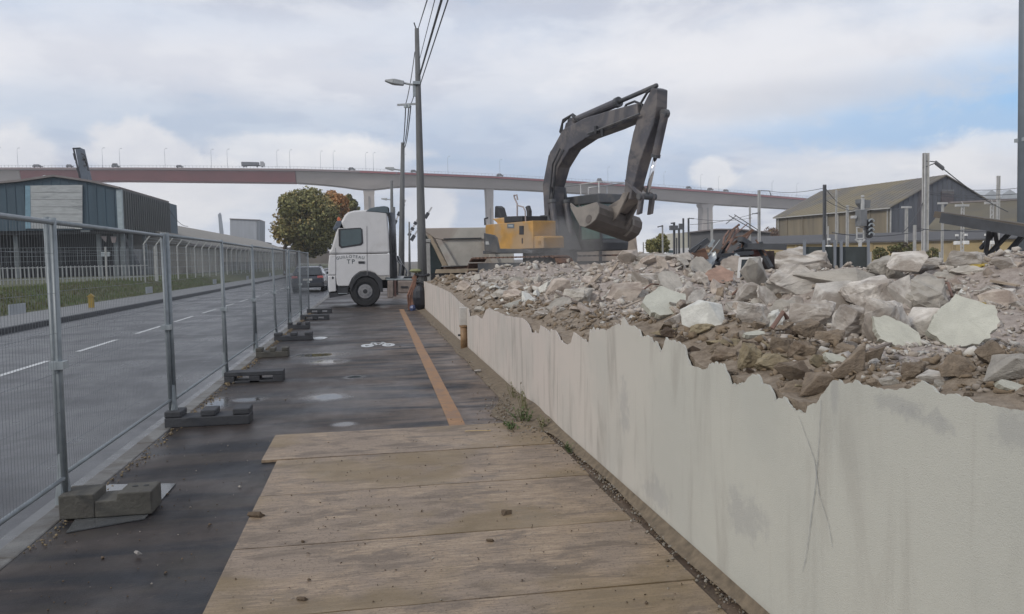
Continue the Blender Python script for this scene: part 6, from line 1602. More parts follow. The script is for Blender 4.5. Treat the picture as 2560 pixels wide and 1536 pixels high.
# ================================================================== TREES
def leafcloud(name, lobes, nleaf, size, mats, parent, seed, inner=.55):
    r = np.random.RandomState(seed); V = np.zeros((nleaf * 4, 3)); mi = np.zeros(nleaf, dtype='i')
    wts = np.array([l[3] ** 2 for l in lobes]); wts = wts / wts.sum()
    ch = r.choice(len(lobes), nleaf, p=wts)
    for i in range(nleaf):
        cx, cy, cz, rad, mm = lobes[ch[i]]; d = r.randn(3); d /= np.linalg.norm(d)
        k = 1 + .22 * noise.noise(Vector((d[0] * 2.3 + ch[i] * 7, d[1] * 2.3, d[2] * 2.3))) + .10 * noise.noise(Vector((d[0] * 7, d[1] * 7, d[2] * 7 + ch[i])))
        rr_ = rad * k * (inner + (1 - inner) * r.rand() ** .6); p = np.array((cx, cy, cz)) + d * rr_ * np.array((1, 1, .9))
        n_ = d * .6 + r.randn(3) * .7; n_ /= np.linalg.norm(n_); a = np.cross(n_, r.randn(3)); a /= np.linalg.norm(a); c_ = np.cross(n_, a)
        s_ = size * (.6 + .8 * r.rand()); V[i * 4] = p - a * s_; V[i * 4 + 1] = p - c_ * s_ * .6; V[i * 4 + 2] = p + a * s_; V[i * 4 + 3] = p + c_ * s_ * .6
        mi[i] = mm if r.rand() > .12 else r.randint(len(mats))
    me = bpy.data.meshes.new(name); me.vertices.add(nleaf * 4); me.vertices.foreach_set('co', V.ravel())
    me.loops.add(nleaf * 4); me.loops.foreach_set('vertex_index', np.arange(nleaf * 4, dtype='i')); me.polygons.add(nleaf)
    me.polygons.foreach_set('loop_start', np.arange(0, nleaf * 4, 4, dtype='i')); me.polygons.foreach_set('loop_total', np.full(nleaf, 4, dtype='i'))
    for m_ in mats: me.materials.append(m_)
    me.polygons.foreach_set('material_index', mi); me.update(); me.validate()
    o = bpy.data.objects.new(name, me); SC.collection.objects.link(o)
    if parent: o.parent = parent
    return o
M_lg = mat('leaf_green', (.21, .20, .075), .7, .3, .8, 0); M_ld = mat('leaf_dark', (.135, .14, .055), .7, .3, .8, 0); M_lo = mat('leaf_orange', (.42, .20, .075), .7, .3, .8, 0, col2=(.28, .16, .065)); M_ly = mat('leaf_yellow_green', (.34, .26, .10), .7, .3, .8, 0)
M_bark = mat('bark', (.10, .085, .07), .9, .4, 6, .4)
def tree(px, pyt, pyb, hwp, Y, lab, mats, seed, mapping, leaf=.16, n=9000, trunk=None, cat='tree', lobes_n=16, name='tree', zb=0.0, gap=1.0, squash=1.0):
    c = atY(px, (pyt + pyb) / 2, Y); top = atY(px, pyt, Y).z; bot = atY(px, pyb, Y).z; hw_ = hwp * (Y / ray(px, 600).y) / F
    tx = atY(trunk if trunk else px, 650, Y).x; g = thing(name, lab, cat, (tx, Y, zb)); r = random.Random(seed); cz = (top + bot) / 2 - zb; hh = (top - bot) / 2; cx = c.x - tx
    lobes = []
    for k in range(lobes_n):
        a = r.random() * 6.28; e = r.uniform(-1, 1); q = math.sqrt(max(0, 1 - e * e)); f_ = .62
        lobes.append((cx + math.cos(a) * q * hw_ * f_, math.sin(a) * q * hw_ * f_, cz + e * hh * f_ * squash, min(hw_, hh) * r.uniform(.30, .46) * gap, mapping(math.cos(a) * q, e, r)))
    lobes.append((cx, 0, cz, min(hw_, hh) * .75, mapping(0, 0, r)))
    leafcloud('crown', lobes, n, leaf, mats, g, seed)
    b = MB(); b.tube([(0, 0, -.2), (0.05, 0, cz * .5), (cx * .5, 0, cz)], [.05 * hh + .06, .045 * hh + .05, .03 * hh], 8)
    for k in range(7):
        l = r.choice(lobes); b.tube([(0, 0, cz * r.uniform(.45, .8)), (l[0] * .5, l[1] * .5, (cz + l[2]) * .5), (l[0], l[1], l[2])], [.02 * hh + .03, .015 * hh + .02, .01 * hh + .01], 5)
    b.build('trunk', M_bark, g); return g
tree(762, 464, 636, 92, 106, 'large rounded green street tree left of the truck, brown at its left fringe', [M_lg, M_ld, M_ly], 4, lambda x, e, r: 2 if x < -.75 or r.random() < .12 else (0 if r.random() < .55 else 1), .19, 19000, 712, lobes_n=46, zb=0, gap=1.0)
tree(785, 520, 650, 60, 108, 'second dark green street tree overlapping the large one, half behind the truck', [M_lg, M_ld, M_ly], 5, lambda x, e, r: 1 if r.random() < .7 else 0, .20, 8000, 742, lobes_n=18)
tree(836, 464, 575, 38, 114, 'orange autumn tree behind the green street tree', [M_lo, M_ly, M_ld], 6, lambda x, e, r: 0 if r.random() < .8 else 1, .20, 5000, 840)
tree(872, 474, 560, 24, 130, 'small olive tree right of the orange one', [M_lg, M_ld, M_ly], 8, lambda x, e, r: 0 if r.random() < .6 else 1, .20, 3500)
tree(900, 508, 570, 16, 140, 'low dark tree peeping out by the bridge pier above the truck roof', [M_ld, M_lg, M_ly], 9, lambda x, e, r: 0, .20, 2000)
tree(1645, 572, 660, 34, 62, 'green bush-like tree right of the excavator bucket', [M_lg, M_ld, M_ly], 12, lambda x, e, r: 0 if r.random() < .6 else 1, .085, 5000, lobes_n=18, gap=.85)
tree(1920, 558, 640, 32, 118, 'bare brown autumn tree at the left end of the gabled hangar', [mat('leaf_brown', (.20, .13, .09), .8, .3, .8, 0), M_bark, M_ly], 13, lambda x, e, r: 0, .13, 3000)
tree(1930, 622, 670, 22, 40, 'small green shrub between the scrap and the dark screen', [M_ld, M_lg, M_ly], 14, lambda x, e, r: 0 if r.random() < .6 else 1, .05, 1500, name='shrub', cat='shrub')
tree(2255, 600, 672, 58, 34, 'ragged dark shrub under the tall catenary mast', [M_ld, M_bark, M_ly], 15, lambda x, e, r: 0 if r.random() < .7 else 1, .045, 3200, name='shrub', cat='shrub', gap=.7)
tree(2330, 612, 665, 26, 33, 'small straggly shrub right of the tall catenary mast', [M_ld, M_bark, M_ly], 16, lambda x, e, r: 0, .04, 900, name='shrub', cat='shrub', gap=.6)
tree(2200, 610, 670, 24, 36, 'dark shrub between the dark screen and the near post', [M_ld, M_bark, M_ly], 17, lambda x, e, r: 0, .045, 1200, name='shrub', cat='shrub', gap=.7)
tree(2520, 618, 668, 40, 30, 'low thorny shrub behind the ramp struts', [M_ld, M_bark, M_ly], 18, lambda x, e, r: 1 if r.random() < .5 else 0, .04, 1200, name='shrub', cat='shrub', gap=.6)

# ================================================================== BRIDGE
M_bcon = mat('bridge_concrete', (.42, .385, .36), .85, .15, .06, 0, stretch=(1, 1, 3)); M_bred = mat('bridge_red_steel', (.30, .085, .085), .6, .2, .05, 0); M_bpar = mat('bridge_parapet_red', (.30, .07, .08), .6, .2, .1, 0)
BRP = [(-700, 428, 470), (-300, 424, 455), (0, 420, 455), (300, 420, 451), (740, 424, 455)]
def bY(px):    # distance along the street axis of the bridge face
    return 478 if px < 1000 else 478 + (px - 1000) * .095
tops = [(-900, 432), (-300, 424), (0, 420), (360, 420), (740, 423), (920, 428), (1230, 441), (1510, 458), (1775, 477), (2060, 500), (2250, 519), (2500, 545), (2800, 575)]
bots = [(-900, 500), (-300, 452), (0, 455), (50, 452), (300, 450), (740, 455), (800, 459), (850, 464), (900, 471.5), (922, 472.5), (945, 471), (990, 465), (1050, 463.5), (1140, 467), (1227, 470), (1330, 474), (1510, 485), (1775, 508.5), (2060, 526), (2500, 572), (2800, 605)]
br = thing('bridge', 'high road bridge with a red steel span and grey concrete approach on tall piers', 'bridge', (0, 478, 0)); B0 = br.location
def tb(px): return np.interp(px, [t[0] for t in tops], [t[1] for t in tops]), np.interp(px, [t[0] for t in bots], [t[1] for t in bots])
def girder(x0, x1, step, m, name, dep=18, df=0):
    n_ = max(2, int((x1 - x0) / step)); b = MB(); P = []
    for i in range(n_ + 1):
        px = x0 + (x1 - x0) * i / n_; t_, u_ = tb(px); Y = bY(px); a = atY(px, t_ + 5, Y); c_ = atY(px, u_, Y)
        P += [(a.x, Y - 478, a.z), (c_.x, Y + 3 - 478, c_.z), (c_.x, Y + dep - 3 - 478, c_.z), (a.x, Y + dep - 478, a.z)]
    b.poly(P, [(i * 4 + k, i * 4 + (k + 1) % 4, (i + 1) * 4 + (k + 1) % 4, (i + 1) * 4 + k) for i in range(n_) for k in range(4)] + [(3, 2, 1, 0), tuple(n_ * 4 + k for k in range(4))])
    return b.build(name, m, br)
girder(-900, 47, 40, M_bcon, 'concrete_girder'); girder(48, 738, 60, M_bred, 'steel_girder'); girder(740, 2800, 24, M_bcon, 'concrete_girder')
def strip(x0, x1, oy0, oy1, m, name, dy0, dy1, step=40):
    n_ = int((x1 - x0) / step); b = MB(); P = []
    for i in range(n_ + 1):
        px = x0 + (x1 - x0) * i / n_; t_, _u_ = tb(px); Y = bY(px); a = atY(px, t_ + oy0, Y); c_ = atY(px, t_ + oy1, Y)
        P += [(a.x, Y + dy0 - 478, a.z), (c_.x, Y + dy0 - 478, c_.z), (c_.x, Y + dy1 - 478, c_.z), (a.x, Y + dy1 - 478, a.z)]
    b.poly(P, [(i * 4 + k, i * 4 + (k + 1) % 4, (i + 1) * 4 + (k + 1) % 4, (i + 1) * 4 + k) for i in range(n_) for k in range(4)]); return b.build(name, m, br)
strip(-900, 2800, 0, 5.0, mat('bridge_deck_edge', (.22, .17, .17), .8, .2, .1, 0), 'deck_edge', -1.5, 0)
strip(900, 2800, 1.5, 5.2, M_bpar, 'red_fascia', -1.9, -1.55)
strip(-900, 2800, 5.0, 5.8, mat('deck_asphalt', (.06, .06, .06), .9, .2, 1, 0), 'deck', -1.5, 19)
b = MB()
for i in range(330):
    px = -300 + i * 9; t_, _u_ = tb(px); Y = bY(px); a = atY(px, t_, Y); b.beam((a.x, Y - 478 - 1.4, a.z), (a.x, Y - 478 - 1.4, a.z + 1.3), .12, .12)
tag(b.build('parapet_post', M_far, br), kind='stuff'); strip(-900, 2800, -5.6, -5.2, M_far, 'parapet_rail', -1.45, -1.3)
def pier(px, wcap, wsh, ycap, yb2):
    Y = bY(px); _t, u_ = tb(px); k = Y / ray(px, 500).y / F
    c = atY(px, u_, Y); zc = c.z; z2 = atY(px, ycap, Y).z; b = MB(); dpt = 9
    hw0, hw1 = wcap * k / 2, wsh * k / 2
    for s0, s1, za, zb_ in ((hw0, hw0 * .97, zc, zc - 1.2), (hw0 * .97, hw1, zc - 1.2, z2), (hw1, hw1 * 1.05, z2, 0)):
        P = []
        for s_, z_ in ((s0, za), (s1, zb_)): P += [(c.x - s_, Y - 478 + 4, z_), (c.x + s_, Y - 478 + 4, z_), (c.x + s_, Y - 478 + 13, z_), (c.x - s_, Y - 478 + 13, z_)]
        b.poly(P, [(0, 1, 5, 4), (1, 2, 6, 5), (2, 3, 7, 6), (3, 0, 4, 7)])
    b.build('pier', M_bcon, br)
    MB().box2((c.x - hw1 * .16, Y - 478 + 3.7, 0), (c.x + hw1 * .16, Y - 478 + 3.99, z2)).build('pier_groove', mat('pier_rib', (.25, .24, .235), .85, .15, .1, 0), br)
pier(922, 29, 26, 490, 600); pier(1227, 19, 16, 520, 600); pier(1511, 28, 22, 500, 600); pier(1775, 35, 26, 519, 600); pier(2050, 36, 28, 540, 600); pier(-260, 34, 26, 500, 600)
# lamp posts and traffic on the deck
lp = None
for k, px in enumerate([-3, 45, 257, 300, 413, 529, 569, 693, 725, 802, 834, 915, 934, 1010, 1120, 1250, 1520, 1660, 1752, 1796, 1930, 1992]):
    t_, _u_ = tb(px); Y = bY(px) + (9 if k % 2 else -1); a = atY(px, t_, Y); h_ = 9.5 if k % 2 == 0 else 11
    if lp is None:
        lp = thing('bridge_lamp', '', 'lamp post'); MB().tube([(0, 0, -1), (0, 0, 10), (.6, 0, 10.6)], [.12, .07, .06], 5).build('post', M_far, lp); MB().box((1.0, 0, 10.65), (.9, .4, .18)).build('lamp_head', M_far, lp); o = lp
    else: o = copy_tree(lp)
    o.location = a; tag(o, '%s slender lamp post on the high bridge, counted from the left' % ['first','second','third','fourth','fifth','sixth','seventh','eighth','ninth','tenth','eleventh','twelfth','thirteenth','fourteenth','fifteenth','sixteenth','seventeenth','eighteenth','nineteenth','twentieth','twenty-first','twenty-second'][k], 'lamp post', 'lamp posts on the bridge')
tk = atY(605, 419, 479); t_ = thing('bridge_lorry', 'dark tipper lorry driving right on the bridge', 'lorry', (tk.x, 480, tk.z))
M_lor = mat('lorry_grey', (.13, .14, .16), .6, .2, 1, 0)
MB().prism([(-.3, 1.3), (9.2, 1.3), (9.2, 2.9), (-.3, 3.1)], -1.2, 1.2, lambda u, v, w_: (u, w_, v)).build('tipper', M_lor, t_); MB().prism([(9.8, .7), (12.2, .7), (12.2, 2.2), (11.6, 3.3), (9.9, 3.3)], -1.2, 1.2, lambda u, v, w_: (u, w_, v)).build('cab', mat('lorry_pale', (.34, .35, .37), .6, .2, 1, 0), t_)
MB().box2((-.3, -.9, .8), (11, .9, 1.25)).build('chassis', M_dark, t_)
for x in (1, 2.3, 8.2, 11): MB().cyl((x, -.9, .5), .52, .4, 'Y', 12).build('wheel', M_tyre, t_)
for k, (px, h_, wd_, c_, lab) in enumerate([(290, 1.9, 4.2, (.07, .075, .08), 'dark car farthest left but one on the bridge'), (95, 1.3, 5, (.10, .10, .11), 'car at the left end of the bridge'), (175, 1.3, 3.6, (.10, .10, .11), 'small car beside the conveyor tower on the bridge'), (450, 1.2, 3.8, (.12, .12, .13), 'low car between the conveyor tower and the bridge lorry'),
                                         (880, 1.3, 4, (.14, .14, .15), 'car above the main bridge pier'), (1035, 1.3, 4, (.14, .12, .12), 'car on the bridge right of the utility pole'), (1250, 1.4, 4.2, (.14, .14, .15), 'car on the bridge above the yellow excavator body'), (1500, 2.4, 4.5, (.55, .55, .56), 'white van on the bridge behind the excavator boom'),
                                         (1722, 1.5, 4, (.13, .14, .16), 'dark car left of the right-hand bridge pier'), (1776, 1.5, 4.4, (.2, .2, .21), 'grey car directly above the right-hand bridge pier'), (1815, 1.3, 4, (.16, .16, .17), 'car right of the right-hand bridge pier')]):
    q = tb(px)[0]; a = atY(px, q, bY(px) + 1); g = thing('bridge_car', lab, 'car', a, 0)
    mm = mat('far_car_%d' % (k % 4), c_, .4, .1, 1, 0)
    MB().prism([(-wd_ / 2, .45), (wd_ / 2, .45), (wd_ / 2, .85), (wd_ * .3, 1.0), (wd_ * .15, .45 + h_), (-wd_ * .35, .45 + h_), (-wd_ / 2, 1.0)], -.8, .8, lambda u, v, w_: (u, w_, v)).build('body', mm, g)
    for x in (-.3, .3): MB().cyl((x * wd_, -.75, .35), .35, .2, 'Y', 10).build('wheel', M_tyre, g)

# ================================================================== BUILDINGS RIGHT
M_shed = mat('olive_sheeting', (.21, .18, .13), .8, .25, .25, .08, stretch=(5, 5, .4), dirt=((.10, .095, .08), .5, .5)); M_shedg = mat('blue_grey_gable', (.12, .13, .15), .8, .25, .25, .08, stretch=(5, 5, .4), dirt=((.14, .10, .09), .54, .5))
M_shr = mat('slate_sheet_roof', (.15, .14, .125), .85, .2, .3, .1, dirt=((.22, .185, .11), .46, .7)); M_trimw = mat('pale_trim', (.42, .42, .40), .6, .2, 3, 0)
cD = G(2228, 700, 0); 
def atRange(px, py, D):
    """point on the sight line at horizontal forward distance D"""
    d = ray(px, py); f2 = Vector((math.sin(YAW), math.cos(YAW), 0)); return CAM + d * (D / d.dot(f2))
A0 = atRange(2228, 517, 110); A1 = atRange(1940, 545, 135); rd = (A1 - A0); rd.z = 0; Ls = rd.length; rd.normalize(); gd = Vector((-rd.y, rd.x, 0)) * -1
if gd.x < 0: gd = -gd
ez_ = A0.z; apz = atRange(2365, 441, 112.8).z
SH = thing('gabled_hangar', 'big old gabled hangar with mossy grey roof on the right behind the masts', 'hangar', (A0.x, A0.y, 0)); W2 = 17.6
def S(u, v, z): q = rd * u + gd * v; return (q.x, q.y, z)     # u along the length, v across the gable
b = MB(); b.poly([S(0, 0, 0), S(0, W2, 0), S(0, W2, ez_), S(0, W2 / 2, apz), S(0, 0, ez_), S(.3, 0, 0), S(.3, W2, 0), S(.3, W2, ez_), S(.3, W2 / 2, apz), S(.3, 0, ez_)], [(0, 1, 2, 3, 4), (9, 8, 7, 6, 5), (0, 4, 9, 5), (1, 6, 7, 2)]); b.build('gable_wall', M_shedg, SH)
b = MB(); b.poly([S(.31, 0, 0), S(Ls, 0, 0), S(Ls, 0, ez_), S(.31, 0, ez_), S(.31, .3, 0), S(Ls, .3, 0), S(Ls, .3, ez_), S(.31, .3, ez_)], [(0, 1, 2, 3), (7, 6, 5, 4), (0, 3, 7, 4), (1, 5, 6, 2)]); b.build('side_wall', M_shed, SH)
b = MB(); 
for sg in (0, 1):
    v0 = -.4 if sg == 0 else W2 + .4; zz0 = ez_ - .18
    b.poly([S(-.3, v0, zz0), S(Ls + .3, v0, zz0), S(Ls + .3, W2 / 2, apz + .02), S(-.3, W2 / 2, apz + .02), S(-.3, v0, zz0 + .15), S(Ls + .3, v0, zz0 + .15), S(Ls + .3, W2 / 2, apz + .17), S(-.3, W2 / 2, apz + .17)], [(0, 1, 2, 3), (4, 7, 6, 5), (0, 4, 5, 1), (0, 3, 7, 4), (1, 5, 6, 2)])
b.build('roof', M_shr, SH)
b = MB()
for k in range(26):
    u = k * (Ls / 26); b.beam(S(u, -.4, ez_ - .02), S(u, W2 / 2, apz + .18), .06, .06)
tag(b.build('roof_rib', M_shr, SH), kind='stuff')
MB().beam(S(-.3, -.5, ez_ - .2), S(Ls, -.5, ez_ - .2), .22, .16).build('gutter', M_trimw, SH)
for u in (-.08, .5, 10.5, 13.0, 25.2): MB().beam(S(u, -.15, 0), S(u, -.15, ez_ - .3), .14, .14).build('pipe', M_trimw, SH)
for u in (4, 9, 14, 19, 23): 
    MB().beam(S(u, -.05, 0), S(u, -.05, ez_ - .3), .12, .3).build('stanchion', M_shed, SH)
# gable window and planks
b = MB(); b.box(S(-.12, W2 * .52, ez_ + 1.2), (2.1, .12, 1.7), rotz(math.atan2(gd.y, gd.x))); b.build('gable_window', mat('dim_window', (.10, .085, .09), .5, .3, 3, 0), SH)
for k in range(3): MB().beam(S(-.2, W2 * .52 - 1.0, ez_ + 1.7 + .25 * k), S(-.2, W2 * .52 + 1.0, ez_ + 1.7 + .25 * k), .05, .05).build('glazing_bar', M_trimw, SH)
b = MB()
for k in range(22):
    v = .4 + k * .8; zt = ez_ + (apz - ez_) * (1 - abs(v - W2 / 2) / (W2 / 2)) - .15; b.beam(S(-.06, v, .5), S(-.06, v, zt), .10, .05)
tag(b.build('cladding_rib', M_shedg, SH), kind='stuff')
# low annex with yellow wall in front
AN = thing('yellow_annex', 'long low annex with yellow-washed wall and dark lean-to roof behind the masts', 'annex', (0, 0, 0))
a0 = atRange(1850, 612, 96); a1 = atRange(2900, 600, 78); dd = a1 - a0; dd.z = 0; nd_ = Vector((-dd.y, dd.x, 0)).normalized()
M_yw = mat('yellow_wash', (.40, .31, .16), .9, .25, .35, .05, dirt=((.26, .22, .17), .5, .7))
zt = 2.55
def Q(t, off, z): q = a0 + dd * t + nd_ * off; return (q.x, q.y, z)
b = MB(); b.poly([Q(0, 0, 0), Q(1, 0, 0), Q(1, 0, zt), Q(0, 0, zt), Q(0, .3, 0), Q(1, .3, 0), Q(1, .3, zt), Q(0, .3, zt)], [(0, 1, 2, 3), (7, 6, 5, 4), (0, 4, 5, 1), (3, 2, 6, 7)]); b.build('wall', M_yw, AN)
b = MB(); b.poly([Q(-.004, -.4, zt + .02), Q(1, -.4, zt + .02), Q(1, 5, zt + 1.0), Q(-.004, 5, zt + 1.0), Q(-.004, -.4, zt + .16), Q(1, -.4, zt + .16), Q(1, 5, zt + 1.14), Q(-.004, 5, zt + 1.14)], [(0, 1, 2, 3), (7, 6, 5, 4), (0, 4, 5, 1), (0, 3, 7, 4)]); b.build('roof', mat('annex_roof', (.085, .085, .09), .8, .25, .4, .1), AN)
for k in range(9):
    MB().beam(Q(.06 + k * .1, -.08, 0), Q(.06 + k * .1, -.08, zt - .05), .3, .16).build('pilaster', M_yw, AN)
# second hangar further right
S2 = thing('brown_roof_hangar', 'hangar with brown mossy roof at the right edge behind the ramp', 'hangar', (0, 0, 0))
c0_ = atRange(2310, 588, 96); c1_ = atRange(2640, 590, 84)
r0 = atRange(2375, 512, 104); r1 = atRange(2700, 497, 92)
M_br = mat('brown_mossy_roof', (.13, .115, .08), .85, .3, .3, .1, dirt=((.095, .09, .08), .5, .6))
b = MB(); b.poly([c0_, c1_, r1, r0, c0_ + Vector((0, .3, .2)), c1_ + Vector((0, .3, .2)), r1 + Vector((0, .3, .2)), r0 + Vector((0, .3, .2))], [(0, 1, 2, 3), (7, 6, 5, 4), (0, 4, 5, 1), (2, 6, 7, 3), (0, 3, 7, 4), (1, 5, 6, 2)]); b.build('roof', M_br, S2)
b = MB(); q0, q1 = c0_.copy(), c1_.copy(); b.poly([(q0.x, q0.y, 0), (q1.x, q1.y, 0), (q1.x, q1.y, q1.z - .02), (q0.x, q0.y, q0.z - .02), (r1.x, r1.y, 0), (r0.x, r0.y, 0), (r0.x, r0.y, r0.z - .05)], [(0, 1, 2, 3), (0, 3, 6, 5)]); b.build('wall', M_shed, S2)
MB().beam(r0 + Vector((0, 0, .25)), r1 + Vector((0, 0, .25)), .3, .2).build('ridge_cap', M_roofe, S2)
g = atRange(2500, 520, 190); WR = thing('white_roofs', 'distant pale factory roofs at the right, above the brown roof', 'building', (g.x, g.y, 0))
for k, (x0, x1, ya, yb_2, yc) in enumerate([(2455, 2505, 488, 508, 475), (2500, 2550, 486, 508, 474)]):
    P_ = [atRange(x0, yb_2, 190), atRange(x1, yb_2, 190), atRange(x1 - 6, ya, 190), atRange((x0 + x1) / 2, yc, 190), atRange(x0 + 6, ya, 190)]
    b = MB(); b.poly([p - WR.location for p in P_] + [p - WR.location + Vector((1, 14, 0)) for p in P_], [(0, 1, 2, 3, 4), (9, 8, 7, 6, 5), (0, 5, 6, 1), (1, 6, 7, 2), (2, 7, 8, 3), (3, 8, 9, 4), (4, 9, 5, 0)]); b.build('roof', mat('pale_factory_roof', (.42, .45, .48), .7, .15, .3, 0), WR)
MB().box2((-6, 0, 0), (9, 12, atRange(2480, 509, 190).z)).build('wall', MATS['grey_cladding'], WR)
# grey workshop behind the scrap
GW = thing('grey_workshop', 'low dark grey workshop with pale end wall beyond the scrap heap', 'building', (atRange(1800, 600, 105).x, atRange(1800, 600, 105).y, 0)); B0 = GW.location
def rx(pts, D, dep, name, m, parent):
    P_ = [atRange(px, py, D) - parent.location for px, py in pts]; off = Vector((math.sin(YAW), math.cos(YAW), 0)) * dep; n_ = len(P_)
    b = MB(); b.poly(P_ + [p + off for p in P_], [tuple(range(n_)), tuple(range(2 * n_ - 1, n_ - 1, -1))] + [(i, n_ + i, n_ + (i + 1) % n_, (i + 1) % n_) for i in range(n_)]); return b.build(name, m, parent)
rx([(1727, 583), (1790, 575), (1845, 575), (1925, 583), (1925, 668), (1727, 668)], 105, 14, 'wall', mat('workshop_grey', (.13, .13, .135), .8, .2, .6, .05, dirt=((.17, .15, .145), .5, .4)), GW)
rx([(1722, 580), (1790, 572), (1846, 572), (1928, 580), (1928, 583), (1846, 575), (1790, 575), (1722, 583)], 104.6, 15, 'roof', M_roofe, GW)
rx([(1680, 584), (1726, 582), (1726, 668), (1680, 668)], 105.5, 12, 'end_wall', mat('cream_wall', (.50, .49, .42), .8, .15, .6, 0), GW)
rx([(1930, 592), (1950, 592), (1950, 612), (1930, 612)], 104, 2, 'vent', M_beige, GW)
wv_ = thing('white_van', 'white van roof parked at the left foot of the workshop', 'van', atRange(1690, 640, 70)); B0 = wv_.location
rx([(1668, 622), (1722, 620), (1724, 640), (1664, 641)], 70, 2, 'body', mat('van_white', (.6, .6, .6), .5, .1, 2, 0), wv_); rx([(1672, 626), (1684, 626), (1684, 632), (1670, 632)], 69.95, .04, 'window', M_glassd, wv_)
dsn = thing('dark_screen', 'dark mesh-covered screen panel beside the railway signal', 'screen', atRange(2090, 650, 24)); B0 = dsn.location
M_scr = mat('dark_screen_mesh', (.05, .06, .062), .85, .3, 3, .2)
rx([(2012, 617), (2173, 617), (2173, 700), (2012, 700)], 24, .05, 'panel', M_scr, dsn)
for x in (2012, 2060, 2088, 2104, 2172): rx([(x - 3, 600), (x + 3, 600), (x + 3, 705), (x - 3, 705)], 23.9, .06, 'post', MATS['grey_cladding'], dsn)

# ================================================================== RAILWAY MASTS AND WIRES
M_mast = mat('mast_galv', (.50, .50, .49), .6, .2, 3, .05, .2); M_mastd = mat('mast_dark', (.11, .115, .125), .6, .2, 3, .05)
def mast(px, py, D, wpx, lab, style='', dark=False, base=660, lean=0):
    t = atRange(px + lean, py, D); bt = atRange(px, base, D); g = thing('catenary_mast' if style != 'post' else 'track_post', lab, 'mast' if style != 'post' else 'post', (bt.x, bt.y, 0)); wd_ = wpx * .95 * D / F; m_ = M_mastd if dark else M_mast
    z = t.z; k = D / F
    R = rotz(-YAW)
    if style == 'lattice':
        for sg in (-1, 1): MB().box((sg * wd_ * .4, 0, z / 2), (wd_ * .22, wd_ * .3, z), None).build('leg', m_, g)
        b = MB(); zz_ = .2
        while zz_ < z - .3: b.beam((-wd_ * .4, 0, zz_), (wd_ * .4, 0, zz_ + .3), .04, .04); b.beam((wd_ * .4, 0, zz_ + .3), (-wd_ * .4, 0, zz_ + .6), .04, .04); zz_ += .6
        b.build('lacing', m_, g)
    else:
        b = MB(); b.box((0, 0, z / 2), (wd_, wd_ * .16, z)); b.box((-wd_ * .42, 0, z / 2), (wd_ * .16, wd_ * .9, z - .01)); b.box((wd_ * .42, 0, z / 2), (wd_ * .16, wd_ * .9, z - .01)); b.build('shaft', m_, g)
    def lp_(x, y): return atRange(x, y, D) - Vector((bt.x, bt.y, 0))
    if style == 'T': MB().beam((-13 * k, 0, z - .02), (13 * k, 0, z - .02), .14, .14).build('crosshead', m_, g)
    if style == 'lattice': MB().beam((-20 * k, 0, z), (16 * k, 0, z), .16, .16).build('crosshead', m_, g)
    if style in ('insul',):
        for sg in (-1, 1): 
            MB().cyl((sg * 10 * k, -.1, 3.0), 3.2 * k, 6 * k, 'Z', 8).build('insulator', M_trimw, g)
    return g, lp_, z
# tall ones
g, lp_, z = mast(2312, 383, 46, 13, 'tallest pale catenary mast, with insulator arm, in front of the gabled hangar')
MB().tube([lp_(2312, 403), lp_(2338, 405)], .03, 6).build('bracket', M_mastd, g); MB().tube([lp_(2308, 420), lp_(2336, 409)], .03, 6).build('brace', M_mastd, g)
b = MB(); pA, pB = lp_(2340, 408), lp_(2357, 421)
for i in range(6): c_ = pA.lerp(pB, i / 5); b.sphere(c_, .14, 8, (.6, .6, 1))
b.tube([pA, pB], .03, 6); b.build('insulator', M_mastd, g)
pw = atRange(2357, 421, 46); cable(pw, atRange(2520, 530, 60), .2, .03, 'guy cable slanting down right from the insulator of the tallest mast')
mast(2493, 440, 70, 7, 'thin tall mast near the right edge of the gabled hangar')
g, lp_, z = mast(2061, 462, 60, 7, 'tall mast left of the railway signal', dark=True)
mast(2090, 475, 62, 4, 'slim mast with a short top arm left of the signal'); g, lp_, z = mast(2118, 513, 64, 6, 'mid-height mast just left of the signal')
g, lp_, z = mast(1898, 476, 88, 6, 'tall mast with a square top arm above the scrap heap')
for pts in ([(1898, 477), (1924, 478), (1928, 490)], [(1895, 534), (1880, 535)], [(1896, 576), (1836, 537)], [(1896, 582), (1822, 539)], [(1840, 540), (1815, 560)]): MB().tube([lp_(*q) for q in pts], .05, 6).build('bracket', M_mastd, g)
g, lp_, z = mast(1875, 516, 90, 4, 'thin mast left of the one with the square top arm')
mast(1780, 556, 84, 5, 'short mast in front of the grey workshop')
g, lp_, z = mast(1722, 546, 80, 4, 'mast with a short right arm at the left end of the workshop', dark=True)
MB().tube([lp_(1722, 546), lp_(1735, 547)], .05, 5).build('arm', M_mastd, g)
mast(1709, 546, 52, 4, 'dark thick mast, second from the workshop end', dark=True)
g, lp_, z = mast(1698, 571, 56, 4.5, 'dark mast with a small box near its top', dark=True); MB().box(lp_(1702, 567), (.25, .2, .4)).build('box', M_mastd, g)
g, lp_, z = mast(1686, 556, 54, 5, 'dark mast with a left arm and signal box', dark=True); MB().tube([lp_(1686, 558), lp_(1677, 559)], .05, 5).build('arm', M_mastd, g); MB().box(lp_(1684, 570), (.5, .3, .3)).build('box', M_mastd, g)
g, lp_, z = mast(1657, 563, 55, 3.5, 'street lamp mast beside the green bush'); MB().beam(lp_(1657, 565), lp_(1644, 568), .12, .08).build('lamp_head', M_mastd, g)
mast(1692, 595, 50, 3, 'short dark post between the dark masts', 'post', True)
g, lp_, z = mast(1609, 606, 45, 3, 'pale thin post just right of the bucket', 'post')
mast(2265, 518, 62, 6, 'pale T-headed post right of the signal', 'T'); mast(2355, 508, 60, 5, 'pale T-headed post right of the tallest mast', 'T')
